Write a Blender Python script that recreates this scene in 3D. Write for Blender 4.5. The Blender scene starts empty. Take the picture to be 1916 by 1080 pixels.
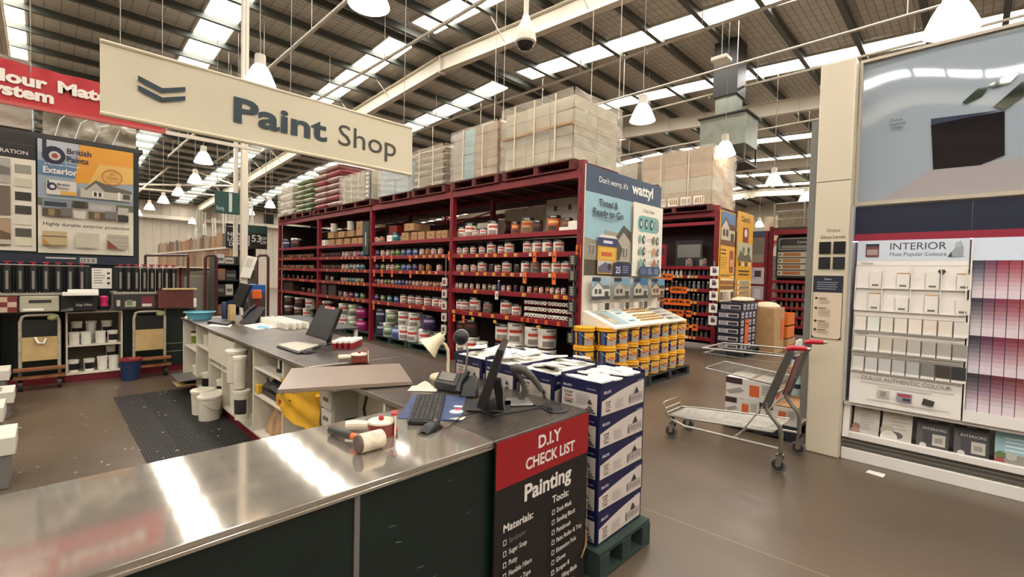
import bpy, math, random
from mathutils import Vector, Matrix
random.seed(7)
SC = bpy.context.scene
COL = SC.collection
PI = math.pi

# ------------------------------------------------------------------ camera
FPX, YAW, PIT, ROL, CAMZ = 863.0, math.radians(45.333), math.radians(1.729), math.radians(1.374), 1.6
_F = Vector((math.sin(YAW)*math.cos(PIT), math.cos(YAW)*math.cos(PIT), -math.sin(PIT)))
_R0 = Vector((math.cos(YAW), -math.sin(YAW), 0)); _U0 = _R0.cross(_F)
_R = math.cos(ROL)*_R0 + math.sin(ROL)*_U0
_U = -math.sin(ROL)*_R0 + math.cos(ROL)*_U0
CAMP = Vector((0, 0, CAMZ))
cd = bpy.data.cameras.new('camera'); cam = bpy.data.objects.new('camera', cd); COL.objects.link(cam)
cd.sensor_fit = 'HORIZONTAL'; cd.sensor_width = 36.0; cd.lens = FPX/1916*36.0
cd.clip_start = 0.05; cd.clip_end = 200
cam.matrix_world = Matrix(((_R.x, _U.x, -_F.x, 0), (_R.y, _U.y, -_F.y, 0), (_R.z, _U.z, -_F.z, CAMZ), (0, 0, 0, 1)))
SC.camera = cam
def at(px, py, x=None, y=None, z=None):
    """the point of the place seen at a pixel of the photograph, on the given plane"""
    r = _F*FPX + _R*(px-958) + _U*(540-py)
    if x is not None: t = x/r.x
    elif y is not None: t = y/r.y
    else: t = (z-CAMZ)/r.z
    return CAMP + r*t

# ------------------------------------------------------------------ world, light level
w = bpy.data.worlds.new('world'); SC.world = w; w.use_nodes = True
w.node_tree.nodes['Background'].inputs[0].default_value = (1.0, 0.96, 0.9, 1)
w.node_tree.nodes['Background'].inputs[1].default_value = 0.3
vs = SC.view_settings
vs.view_transform = 'Standard'; vs.look = 'None'; vs.gamma = 1; vs.use_curve_mapping = False
vs.exposure = 0.98
SKY_L = 9.0      # daylight through the roof lights
LAMP_L = 9.0     # high bay lamps

# ------------------------------------------------------------------ materials
def lin(h):
    h = h.lstrip('#'); c = [int(h[i:i+2], 16)/255 for i in (0, 2, 4)]
    return tuple((v/12.92 if v <= .04045 else ((v+.055)/1.055)**2.4) for v in c) + (1,)
_M = {}
def M(name, hexc='#888888', rough=.5, metal=0.0, emit=0.0, var=0.0, scale=6.0, bump=0.0, bscale=40.0, spec=.5, trans=0.0, alpha=1.0, stretch=None, coat=0.0):
    if name in _M: return _M[name]
    m = bpy.data.materials.new(name); m.use_nodes = True; nt = m.node_tree; b = nt.nodes['Principled BSDF']
    c = lin(hexc)
    b.inputs['Base Color'].default_value = c; b.inputs['Roughness'].default_value = rough
    b.inputs['Metallic'].default_value = metal; b.inputs['Specular IOR Level'].default_value = spec
    b.inputs['Transmission Weight'].default_value = trans; b.inputs['Alpha'].default_value = alpha
    b.inputs['Coat Weight'].default_value = coat
    if emit: b.inputs['Emission Color'].default_value = c; b.inputs['Emission Strength'].default_value = emit
    if var or bump:
        tc = nt.nodes.new('ShaderNodeTexCoord'); mp = nt.nodes.new('ShaderNodeMapping')
        nt.links.new(tc.outputs['Object'], mp.inputs['Vector'])
        if stretch: mp.inputs['Scale'].default_value = stretch
    if var:
        n = nt.nodes.new('ShaderNodeTexNoise'); n.inputs['Scale'].default_value = scale; n.inputs['Detail'].default_value = 5
        r = nt.nodes.new('ShaderNodeValToRGB'); r.color_ramp.elements[0].position = .3; r.color_ramp.elements[1].position = .7
        r.color_ramp.elements[0].color = tuple(v*(1-var) for v in c[:3])+(1,)
        r.color_ramp.elements[1].color = tuple(min(1, v*(1+var)) for v in c[:3])+(1,)
        nt.links.new(mp.outputs[0], n.inputs['Vector']); nt.links.new(n.outputs['Fac'], r.inputs['Fac']); nt.links.new(r.outputs['Color'], b.inputs['Base Color'])
    if bump:
        n2 = nt.nodes.new('ShaderNodeTexNoise'); n2.inputs['Scale'].default_value = bscale; n2.inputs['Detail'].default_value = 3
        bp = nt.nodes.new('ShaderNodeBump'); bp.inputs['Strength'].default_value = bump; bp.inputs['Distance'].default_value = .02
        nt.links.new(mp.outputs[0], n2.inputs['Vector']); nt.links.new(n2.outputs['Fac'], bp.inputs['Height']); nt.links.new(bp.outputs[0], b.inputs['Normal'])
    _M[name] = m; return m
def ink(h): return M('print_'+h.strip('#').lower(), h, .5)

# ------------------------------------------------------------------ mesh builder
class MB:
    def __init__(s): s.v = []; s.f = []; s.m = []; s.mats = []; s.T = None
    def mi(s, m):
        if isinstance(m, str): m = ink(m)
        if m not in s.mats: s.mats.append(m)
        return s.mats.index(m)
    def add(s, vs, fs, m):
        k = len(s.v)
        if s.T is not None: vs = [s.T @ Vector(p) for p in vs]
        s.v += [tuple(p) for p in vs]; s.f += [tuple(i+k for i in f) for f in fs]
        if isinstance(m, (list,)) : s.m += [s.mi(x) for x in m]
        else:
            i = s.mi(m); s.m += [i]*len(fs)
        return s
    def box(s, x0, y0, z0, x1, y1, z1, m):
        if x1 < x0: x0, x1 = x1, x0
        if y1 < y0: y0, y1 = y1, y0
        if z1 < z0: z0, z1 = z1, z0
        v = [(x, y, z) for z in (z0, z1) for y in (y0, y1) for x in (x0, x1)]
        return s.add(v, [(0, 2, 3, 1), (4, 5, 7, 6), (0, 1, 5, 4), (2, 6, 7, 3), (0, 4, 6, 2), (1, 3, 7, 5)], m)
    def cbox(s, c, d, m): return s.box(c[0]-d[0]/2, c[1]-d[1]/2, c[2]-d[2]/2, c[0]+d[0]/2, c[1]+d[1]/2, c[2]+d[2]/2, m)
    def hexa(s, b, t, m):     # 4 bottom points, 4 top points (ccw from above)
        return s.add(list(b)+list(t), [(3, 2, 1, 0), (4, 5, 6, 7), (0, 1, 5, 4), (1, 2, 6, 5), (2, 3, 7, 6), (3, 0, 4, 7)], m)
    def poly(s, pts, m): return s.add(pts, [tuple(range(len(pts)))], m)
    def extr(s, pts, vec, m):  # closed polygon extruded along vec
        n = len(pts); vec = Vector(vec); q = [Vector(p) for p in pts]
        fs = [tuple(range(n-1, -1, -1)), tuple(range(n, 2*n))] + [(i, (i+1) % n, n+(i+1) % n, n+i) for i in range(n)]
        return s.add(q+[p+vec for p in q], fs, m)
    def cyl(s, p0, p1, r, m, seg=14, r2=None, caps=True):
        p0 = Vector(p0); p1 = Vector(p1); r2 = r if r2 is None else r2
        d = (p1-p0).normalized(); a = d.orthogonal().normalized(); b = d.cross(a)
        v = []
        for p, rr in ((p0, r), (p1, r2)):
            for i in range(seg):
                t = 2*PI*i/seg; v.append(p+(a*math.cos(t)+b*math.sin(t))*rr)
        f = [(i, (i+1) % seg, seg+(i+1) % seg, seg+i) for i in range(seg)]
        if caps: f += [tuple(range(seg-1, -1, -1)), tuple(range(seg, 2*seg))]
        return s.add(v, f, m)
    def lathe(s, prof, m, c=(0, 0, 0), seg=18, cap=True):
        """prof [(r,z)]; m a material or function (band, angle in degrees)"""
        v = []; f = []; mm = []
        for r, z in prof:
            for i in range(seg):
                t = 2*PI*i/seg; v.append((c[0]+r*math.cos(t), c[1]+r*math.sin(t), c[2]+z))
        for k in range(len(prof)-1):
            for i in range(seg):
                f.append((k*seg+i, k*seg+(i+1) % seg, (k+1)*seg+(i+1) % seg, (k+1)*seg+i))
                mm.append(m(k, 360*(i+.5)/seg) if callable(m) else m)
        if cap:
            n = len(prof)-1
            if prof[0][0] > 1e-5: f.append(tuple(range(seg-1, -1, -1))); mm.append(m(0, -1) if callable(m) else m)
            if prof[-1][0] > 1e-5: f.append(tuple(n*seg+i for i in range(seg))); mm.append(m(n-1, -1) if callable(m) else m)
        return s.add(v, f, mm)
    def tube(s, pts, r, m, seg=8, closed=False):
        P = [Vector(p) for p in pts]; n = len(P); v = []; a = None
        for i in range(n):
            if closed: d = P[(i+1) % n]-P[i-1]
            else: d = P[min(i+1, n-1)]-P[max(i-1, 0)]
            d.normalize()
            if a is None: a = d.orthogonal().normalized()
            else:
                a = a-d*a.dot(d)
                a = a.normalized() if a.length > 1e-6 else d.orthogonal().normalized()
            b = d.cross(a); rr = r[i] if isinstance(r, (list, tuple)) else r
            for k in range(seg):
                t = 2*PI*k/seg; v.append(P[i]+(a*math.cos(t)+b*math.sin(t))*rr)
        f = []
        for i in range(n if closed else n-1):
            j = (i+1) % n
            for k in range(seg): f.append((i*seg+k, i*seg+(k+1) % seg, j*seg+(k+1) % seg, j*seg+k))
        if not closed: f += [tuple(range(seg-1, -1, -1)), tuple((n-1)*seg+k for k in range(seg))]
        return s.add(v, f, m)
    def ball(s, c, r, m, seg=14, rings=8, sc=(1, 1, 1)):
        v = []; f = []
        for k in range(rings+1):
            p = PI*k/rings
            for i in range(seg):
                t = 2*PI*i/seg; v.append((c[0]+sc[0]*r*math.sin(p)*math.cos(t), c[1]+sc[1]*r*math.sin(p)*math.sin(t), c[2]-sc[2]*r*math.cos(p)))
        for k in range(rings):
            for i in range(seg): f.append((k*seg+i, k*seg+(i+1) % seg, (k+1)*seg+(i+1) % seg, (k+1)*seg+i))
        return s.add(v, f, m)
    def grid(s, fn, nu, nv, m):
        v = [fn(i/nu, j/nv) for j in range(nv+1) for i in range(nu+1)]
        f = [(j*(nu+1)+i, j*(nu+1)+i+1, (j+1)*(nu+1)+i+1, (j+1)*(nu+1)+i) for j in range(nv) for i in range(nu)]
        return s.add(v, f, m)
    def mesh(s, name, smooth=True):
        me = bpy.data.meshes.new(name); me.from_pydata(s.v, [], s.f)
        for m in s.mats: me.materials.append(m)
        me.polygons.foreach_set('material_index', s.m)
        if smooth:
            me.polygons.foreach_set('use_smooth', [True]*len(s.f)); me.set_sharp_from_angle(angle=math.radians(35))
        me.update(); return me

def tag(o, label=None, cat=None, group=None, kind=None):
    if label: o['label'] = label
    if cat: o['category'] = cat
    if group: o['group'] = group
    if kind: o['kind'] = kind
    return o
def obj(name, mb, parent=None, label=None, cat=None, group=None, kind=None, loc=None, rz=0, bev=0, smooth=True):
    me = mb if isinstance(mb, bpy.types.Mesh) else mb.mesh(name, smooth)
    o = bpy.data.objects.new(name, me); COL.objects.link(o)
    if loc is not None: o.location = loc
    if rz: o.rotation_euler = (0, 0, rz)
    if parent is not None:
        o.parent = parent
        p = parent; mi = Matrix.Identity(4)
        ch = []
        while p is not None: ch.append(p); p = p.parent
        o.matrix_parent_inverse = local_world(parent).inverted()
    if bev:
        b = o.modifiers.new('soft edge', 'BEVEL'); b.width = bev; b.segments = 2; b.limit_method = 'ANGLE'
    return tag(o, label, cat, group, kind)
def local_world(o):
    m = Matrix.LocRotScale(o.location, o.rotation_euler, o.scale)
    if o.parent is not None: m = local_world(o.parent) @ o.matrix_parent_inverse @ m
    return m
def thing(name, label, cat, loc=(0, 0, 0), rz=0, group=None):
    o = bpy.data.objects.new(name, None); COL.objects.link(o); o.empty_display_size = .1
    o.location = loc; o.rotation_euler = (0, 0, rz)
    return tag(o, label, cat, group)
def struct(name, mb, bev=0): return obj(name, mb, kind='structure', bev=bev)
def dup(root, loc, rz=0, label=None, group=None):
    r = root.copy(); COL.objects.link(r); r.location = loc; r.rotation_euler = (0, 0, rz)
    if label: r['label'] = label
    if group: r['group'] = group
    for ch in list(root.children):
        c = ch.copy(); COL.objects.link(c); c.parent = r
        for g in list(ch.children):
            d = g.copy(); COL.objects.link(d); d.parent = c
    return r
class Stock:
    """first place() moves the prototype itself, later ones copy it with its parts"""
    def __init__(s, root): s.root = root; s.used = False
    def place(s, loc, rz=0, label=None, group=None):
        if s.used: return dup(s.root, loc, rz, label, group)
        s.used = True; s.root.location = loc; s.root.rotation_euler = (0, 0, rz)
        if label: s.root['label'] = label
        if group: s.root['group'] = group
        return s.root
ORD = ['zeroth', 'first', 'second', 'third', 'fourth', 'fifth', 'sixth', 'seventh', 'eighth', 'ninth', 'tenth', 'eleventh', 'twelfth', 'thirteenth', 'fourteenth', 'fifteenth', 'sixteenth', 'seventeenth', 'eighteenth', 'nineteenth', 'twentieth', 'twenty-first', 'twenty-second', 'twenty-third', 'twenty-fourth', 'twenty-fifth', 'twenty-sixth']

# ------------------------------------------------------------------ lettering and flat print
_T = {}
def textgeo(t, bold):
    k = (t, bold)
    if k not in _T:
        cu = bpy.data.curves.new('lettering', 'FONT'); cu.body = t; cu.offset = bold; cu.resolution_u = 3
        o = bpy.data.objects.new('lettering', cu); me = o.to_mesh()
        v = [(p.co.x, p.co.y) for p in me.vertices]; f = [tuple(p.vertices) for p in me.polygons]
        o.to_mesh_clear(); bpy.data.objects.remove(o); bpy.data.curves.remove(cu)
        _T[k] = (v, f)
    return _T[k]
class Panel:
    """flat print on a board: O lower left corner, U to the right, V up (seen from the front)"""
    def __init__(s, mb, O, U, V, off=.001, step=.0009):
        s.mb = mb; s.O = Vector(O); s.U = Vector(U).normalized(); s.V = Vector(V).normalized(); s.N = s.U.cross(s.V); s.k = off; s.st = step
    def p(s, u, v): return s.O+s.U*u+s.V*v+s.N*s.k
    def poly(s, pts, c):
        s.mb.poly([s.p(*q) for q in pts], c); s.k += s.st; return s
    def rect(s, u0, v0, u1, v1, c): return s.poly([(u0, v0), (u1, v0), (u1, v1), (u0, v1)], c)
    def circ(s, u, v, r, c, ry=None, n=18):
        ry = ry or r
        return s.poly([(u+r*math.cos(2*PI*i/n), v+ry*math.sin(2*PI*i/n)) for i in range(n)], c)
    def ring(s, u, v, r, w, c, n=20):
        vs = [s.p(u+q*math.cos(2*PI*i/n), v+q*math.sin(2*PI*i/n)) for q in (r-w, r) for i in range(n)]
        s.mb.add(vs, [(i, (i+1) % n, n+(i+1) % n, n+i) for i in range(n)][::1], c); s.k += s.st; return s
    def rrect(s, u0, v0, u1, v1, r, c, n=5):
        pts = []
        for cx, cy, a in ((u1-r, v1-r, 0), (u0+r, v1-r, 90), (u0+r, v0+r, 180), (u1-r, v0+r, 270)):
            for i in range(n+1):
                t = math.radians(a+90*i/n); pts.append((cx+r*math.cos(t), cy+r*math.sin(t)))
        return s.poly(pts, c)
    def text(s, t, u, v, h, c, bold=0.0, al='L', sx=1.0, width=None, rot=0.0):
        vv, f = textgeo(t, bold)
        if not vv: return s
        x0 = min(p[0] for p in vv); x1 = max(p[0] for p in vv); k = h/.72
        if width: sx = width/((x1-x0)*k)
        o = {'L': -x0, 'C': -(x0+x1)/2, 'R': -x1}[al]
        cr, sr = math.cos(rot), math.sin(rot)
        pts = []
        for a, b in vv:
            a = (a+o)*k*sx; b = b*k
            pts.append(s.p(u+a*cr-b*sr, v+a*sr+b*cr))
        s.mb.add(pts, f, c); s.k += s.st; return s
    def lines(s, u0, u1, v, n, dv, h, c, rag=.3, seed=1):
        rr = random.Random(seed)
        for i in range(n): s.rect(u0, v-i*dv, u1-(u1-u0)*rr.random()*rag, v-i*dv+h, c); s.k -= s.st
        s.k += s.st; return s
    def house(s, u, v, w, h, sky='#7fa3b8', wall='#cfc9bd', roof='#6b625c', grass='#5d5f48', dark='#3f3a36'):
        s.rect(u, v, u+w, v+h, sky)
        s.rect(u, v, u+w, v+h*.2, grass)
        s.poly([(u+.04*w, v+.16*h), (u+.62*w, v+.16*h), (u+.62*w, v+.55*h), (u+.33*w, v+.82*h), (u+.04*w, v+.55*h)], wall)
        s.poly([(u+.0*w, v+.52*h), (u+.33*w, v+.86*h), (u+.68*w, v+.52*h), (u+.62*w, v+.5*h), (u+.33*w, v+.77*h), (u+.04*w, v+.5*h)], roof)
        s.rect(u+.6*w, v+.16*h, u+.97*w, v+.48*h, wall)
        s.poly([(u+.58*w, v+.48*h), (u+w, v+.48*h), (u+.92*w, v+.66*h), (u+.6*w, v+.66*h)], roof)
        s.rect(u+.15*w, v+.28*h, u+.28*w, v+.48*h, dark); s.rect(u+.36*w, v+.28*h, u+.5*w, v+.48*h, dark); s.rect(u+.68*w, v+.16*h, u+.9*w, v+.38*h, dark)
        return s

# ------------------------------------------------------------------ shared materials
RED = M('rack_red_paint', '#7c121e', .42, var=.12, scale=3)
DRED = M('dark_red_paint', '#6b0f1e', .5, var=.15, scale=4)
CREAMW = M('cream_white_laminate', '#d9d0bd', .5, var=.05, scale=5)
WHITE = M('white_plastic', '#e6e1d6', .4)
BLACK = M('black_plastic', '#141313', .4)
DGREY = M('dark_grey_plastic', '#2b2a29', .45)
GREY = M('grey_metal', '#8b8882', .4, .6)
STEEL = M('stainless_steel', '#b5aca0', .075, .75, var=.06, scale=2.2, bump=.01, bscale=1.2, stretch=(1, 3, 1))
DSTEEL = M('scuffed_bench_steel', '#6d635b', .3, .85, var=.25, scale=9, bump=.06, bscale=80)
_nt = DSTEEL.node_tree; _b = _nt.nodes['Principled BSDF']; _src = _b.inputs['Base Color'].links[0].from_socket
_n = _nt.nodes.new('ShaderNodeTexNoise'); _n.inputs['Scale'].default_value = 55; _n.inputs['Detail'].default_value = 2
_r = _nt.nodes.new('ShaderNodeValToRGB'); _r.color_ramp.elements[0].position = .69; _r.color_ramp.elements[1].position = .73
_x = _nt.nodes.new('ShaderNodeMix'); _x.data_type = 'RGBA'; _x.inputs[7].default_value = lin('#b9afa2')
_tc = _nt.nodes.new('ShaderNodeTexCoord'); _nt.links.new(_tc.outputs['Object'], _n.inputs['Vector']); _nt.links.new(_n.outputs['Fac'], _r.inputs['Fac'])
_nt.links.new(_r.outputs['Color'], _x.inputs[0]); _nt.links.new(_src, _x.inputs[6]); _nt.links.new(_x.outputs[2], _b.inputs['Base Color'])
ZINC = M('zinc_plated_wire', '#b7b2a8', .28, .95)
GREEN = M('dark_green_panel', '#0b1b15', .45, var=.25, scale=5)
KRAFT = M('kraft_cardboard', '#a07a52', .8, var=.12, scale=8)
WOODP = M('pale_plywood', '#b69a68', .7, var=.15, scale=6)
PALW = M('pallet_timber', '#4a2a22', .8, var=.25, scale=7)
GPAL = M('green_pallet_timber', '#22332b', .8, var=.25, scale=9)
FILM = M('stretch_film', '#c9bfae', .22, bump=.6, bscale=9, var=.15, scale=5)
GALV = M('galvanised_sheet', '#8f9389', .45, .7, var=.12, scale=4)
BEAMW = M('off_white_beam_paint', '#cfc5b3', .5)
PURL = M('purlin_steel', '#4a4d47', .5, .2)
ROOFM = None
# ================================================================== the hall
YR, ZR, SL = 11.0, 8.1, .057
X0, X1, Y0, Y1 = -13.0, 42.0, -13.0, 41.5
def zroof(y): return ZR-SL*abs(y-YR)
# floor
fm = M('polished_concrete', '#56483a', .32, var=.16, scale=1.1, bump=.03, bscale=30)
_nt = fm.node_tree; _b = _nt.nodes['Principled BSDF']
_n = _nt.nodes.new('ShaderNodeTexNoise'); _n.inputs['Scale'].default_value = 3.5; _n.inputs['Detail'].default_value = 6
_r = _nt.nodes.new('ShaderNodeMapRange'); _r.inputs['To Min'].default_value = .2; _r.inputs['To Max'].default_value = .42
_nt.links.new(_n.outputs['Fac'], _r.inputs['Value']); _nt.links.new(_r.outputs['Result'], _b.inputs['Roughness'])
mb = MB(); mb.box(X0, Y0, -.2, X1, Y1, 0, fm)
JOINT = M('floor_joint_filler', '#8f7f6c', .6)
pa, pb = at(1195, 948, z=0), at(1545, 1078, z=0)
d = (pb-pa).normalized(); n = Vector((-d.y, d.x, 0))*.0035
for a, b in ((pa-d*.1, pb+d*2.5),):
    mb.poly([(a+n).to_3d()+Vector((0, 0, .0012)), (a-n)+Vector((0, 0, .0012)), (b-n)+Vector((0, 0, .0012)), (b+n)+Vector((0, 0, .0012))][::-1], JOINT)
struct('floor', mb)
# paint spots and chips on the floor behind the counter
sp = MB(); rr = random.Random(3); SPOT = M('dried_paint_spots', '#b8ab97', .6)
for i in range(170):
    x = rr.uniform(-.6, 1.2); y = rr.uniform(2.4, 8.3); r = rr.uniform(.004, .016)
    a = rr.uniform(0, 6); e = rr.uniform(.4, 1)
    z = .0135 if (.56 < x < 1.33 and 4.6 < y < 7.3) else .0012
    sp.poly([(x+r*math.cos(a)*math.cos(t)-r*e*math.sin(a)*math.sin(t), y+r*math.sin(a)*math.cos(t)+r*e*math.cos(a)*math.sin(t), z) for t in [k*PI/4 for k in range(8)]], SPOT)
obj('paint_spots', sp, label='dried pale paint spots scattered over the floor and mat behind the counter', cat='paint spots', kind='stuff')
# walls
WALLM = M('pale_sheet_wall', '#b3a897', .6, var=.05, scale=2)
def ribwall(name, p0, p1, h0, h1, inn):
    mb = MB(); p0 = Vector(p0); p1 = Vector(p1); L = (p1-p0).length; d = (p1-p0)/L; n = Vector(inn); k = int(L/.5)
    for i in range(k):
        for (u0, u1, o0, o1) in ((0, .36, 0, 0), (.36, .4, 0, .04), (.4, .46, .04, .04), (.46, .5, .04, 0)):
            s0 = (i*.5+u0)/.5/k*L; s1 = (i*.5+u1)/.5/k*L
            a = p0+d*s0+n*o0; b = p0+d*s1+n*o1; za = h0+(h1-h0)*s0/L; zb = h0+(h1-h0)*s1/L
            mb.poly([a, b, (b.x, b.y, zb), (a.x, a.y, za)], WALLM)
    c = p0-n*.15; e = p1-n*.15
    mb.poly([e, c, (c.x, c.y, h0), (e.x, e.y, h1)], WALLM)
    struct(name, mb)
ribwall('wall_back', (X0, Y1, 0), (X1, Y1, 0), zroof(Y1), zroof(Y1), (0, -1, 0))
ribwall('wall_front', (X1, Y0, 0), (X0, Y0, 0), zroof(Y0), zroof(Y0), (0, 1, 0))
for nm, x, s in (('wall_left', X0, 1), ('wall_right', X1, -1)):
    mb = MB()
    pts = [(x, Y0, 0), (x, Y1, 0), (x, Y1, zroof(Y1)), (x, YR, ZR), (x, Y0, zroof(Y0))]
    mb.extr(pts if s < 0 else pts, (-s*.15, 0, 0), WALLM); struct(nm, mb)
# roof sheeting with its silver insulation and wire mesh
rm = bpy.data.materials.new('roof_insulation_foil'); rm.use_nodes = True; nt = rm.node_tree; b = nt.nodes['Principled BSDF']
b.inputs['Base Color'].default_value = lin('#8c8375'); b.inputs['Roughness'].default_value = .45; b.inputs['Metallic'].default_value = .15
tc = nt.nodes.new('ShaderNodeTexCoord'); mp = nt.nodes.new('ShaderNodeMapping'); br = nt.nodes.new('ShaderNodeTexBrick')
mp.inputs['Scale'].default_value = (1, 1, 1)
br.inputs['Scale'].default_value = 1.0; br.inputs['Brick Width'].default_value = .3; br.inputs['Row Height'].default_value = .15; br.inputs['Mortar Size'].default_value = .012; br.offset = 0
br.inputs['Color1'].default_value = lin('#bdb7ab'); br.inputs['Color2'].default_value = lin('#b3ada1'); br.inputs['Mortar'].default_value = lin('#8a857b')
nz = nt.nodes.new('ShaderNodeTexNoise'); nz.inputs['Scale'].default_value = 7; bp = nt.nodes.new('ShaderNodeBump'); bp.inputs['Strength'].default_value = .5; bp.inputs['Distance'].default_value = .05
nt.links.new(tc.outputs['Object'], mp.inputs[0]); nt.links.new(mp.outputs[0], br.inputs['Vector']); nt.links.new(br.outputs['Color'], b.inputs['Base Color'])
nt.links.new(mp.outputs[0], nz.inputs['Vector']); nt.links.new(nz.outputs['Fac'], bp.inputs['Height']); nt.links.new(bp.outputs[0], b.inputs['Normal'])
mb = MB()
mb.hexa([(X0, Y0, zroof(Y0)), (X1, Y0, zroof(Y0)), (X1, YR, ZR), (X0, YR, ZR)], [(X0, Y0, zroof(Y0)+.1), (X1, Y0, zroof(Y0)+.1), (X1, YR, ZR+.1), (X0, YR, ZR+.1)], rm)
mb.hexa([(X0, YR, ZR), (X1, YR, ZR), (X1, Y1, zroof(Y1)), (X0, Y1, zroof(Y1))], [(X0, YR, ZR+.1), (X1, YR, ZR+.1), (X1, Y1, zroof(Y1)+.1), (X0, Y1, zroof(Y1)+.1)], rm)
struct('ceiling', mb)
# roof lights: translucent sheets glowing with daylight
SKYM = M('daylit_roof_light', '#fffbf3', .4, emit=SKY_L)
SKYF = M('roof_light_flashing', '#b9b09f', .5)
k = 0
for i in range(-4, 11):
    x = 3.15+3.86*i
    if x < X0+1 or x > X1-1: continue
    for (ya, yb) in ((Y0+.6, YR-.55), (YR+.55, Y1-.6)):
        k += 1; mb = MB(); h = .37
        mb.hexa([(x-h, ya, zroof(ya)-.03), (x+h, ya, zroof(ya)-.03), (x+h, yb, zroof(yb)-.03), (x-h, yb, zroof(yb)-.03)],
                [(x-h, ya, zroof(ya)-.005), (x+h, ya, zroof(ya)-.005), (x+h, yb, zroof(yb)-.005), (x-h, yb, zroof(yb)-.005)], SKYM)
        for s in (-1, 1):
            xa, xb = x+s*h, x+s*(h+.05)
            if xb < xa: xa, xb = xb, xa
            mb.hexa([(xa, ya, zroof(ya)-.06), (xb, ya, zroof(ya)-.06), (xb, yb, zroof(yb)-.06), (xa, yb, zroof(yb)-.06)],
                    [(xa, ya, zroof(ya)-.004), (xb, ya, zroof(ya)-.004), (xb, yb, zroof(yb)-.004), (xa, yb, zroof(yb)-.004)], SKYF)
        struct('window_%d' % k, mb)
# purlins
ys = [YR-.22, YR+.22]+[YR-.22-1.24*i for i in range(1, 20)]+[YR+.22+1.24*i for i in range(1, 25)]
pm = MB(); pm.box(X0+.1, -.03, -.16, X1-.1, .03, 0, PURL); pm.box(X0+.1, .03, -.16, X1-.1, .08, -.15, PURL)
pme = pm.mesh('purlin')
for y in ys:
    if Y0 < y < Y1: obj('roof_purlin', pme, kind='structure', loc=(0, y, zroof(y)-.03))
# rafters with flanges and fly braces
RX = [-9.5, -.75, 8.05, 16.85, 25.6, 34.4]
for x in RX:
    mb = MB(); D0 = .27; D1 = .72
    for (ya, yb) in ((Y0+.2, YR), (YR, Y1-.2)):
        za, zb = zroof(ya), zroof(yb)
        for (w0, a, bb) in ((.1, D1, D1-.02), (.1, D0+.02, D0), (.008, D1, D0)):
            mb.hexa([(x-w0, ya, za-a), (x+w0, ya, za-a), (x+w0, yb, zb-a), (x-w0, yb, zb-a)], [(x-w0, ya, za-bb), (x+w0, ya, za-bb), (x+w0, yb, zb-bb), (x-w0, yb, zb-bb)], BEAMW)
    mb.box(x-.1, YR-.02, ZR-D1-.05, x+.1, YR+.02, ZR-D0, BEAMW)
    struct('roof_rafter', mb)
    if 0 < x < 20:
        fb = MB()
        for y in ys[2:]:
            if (round(abs(y-YR)/1.24)) % 2 == 0 and 0 < y < 34:
                for s in (-1, 1): fb.cyl((x+s*.11, y, zroof(y)-D1+.06), (x+s*.62, y+.05, zroof(y)-.12), .018, BEAMW, 6)
        obj('rafter_brace', fb, kind='structure')
# steel columns
def post(x, y, w, top, name='steel_column'):
    mb = MB(); mb.box(x-w/2, y-w/2, 0, x+w/2, y+w/2, top, BEAMW); mb.box(x-w, y-w, 0, x+w, y+w, .015, BEAMW)
    return obj(name, mb, kind='structure', bev=.006)
pc = at(456, 480, y=8.9)
post(pc.x, 8.9, .1, zroof(8.9)-.25)
pd = at(441, 380, y=14.5); post(pd.x, 14.5, .1, at(441, 266, y=14.5).z)
for x in (8.05, 16.85, 25.6): post(x, Y1-.6, .25, zroof(Y1)-.5); 
# eaves girt along the far wall
mb = MB(); mb.box(X0+.2, Y1-.35, 5.0, X1-.2, Y1-.2, 5.25, BEAMW); struct('trim_1', mb)
# cross trusses of thin tube far down the hall
mb = MB()
ta = at(245, 345, y=30); tb2 = at(560, 350, y=30)
mb.tube([ta, tb2], .05, BEAMW, 8); 
tc1 = at(250, 352, y=30); mb.tube([tc1, at(470, 372, y=30)], .05, BEAMW, 8)
mb.tube([at(262, 285, y=30), at(435, 345, y=30), at(500, 372, y=30)], .045, BEAMW, 8); mb.tube([at(255, 362, y=30), at(350, 285, y=30)], .045, BEAMW, 8)
struct('roof_brace', mb)
# pipes under the roof
PIPEM = M('pale_pipe_paint', '#b5ab9b', .45)
for (xa, z, r, y0, y1) in ((3.95, 6.6, .04, -6, 26), (5.65, 6.6, .035, -6, 26), (9.3, 6.6, .035, -6, 28), (11.3, 6.6, .03, -6, 28), (12.7, 6.6, .03, -6, 28), (16.7, 6.6, .03, -6, 28)):
    mb = MB(); mb.tube([(xa, y0, z), (xa, y1, z)], r, PIPEM, 8)
    for y in range(int(y0)+1, int(y1), 3):
        mb.cyl((xa, y, z), (xa, y, zroof(y)-.1), .008, PIPEM, 5); mb.cyl((xa, y+1.2, z-.01), (xa, y+1.2, z-.09), .012, GREY, 6)
    obj('sprinkler_pipe', mb, kind='structure')
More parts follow.
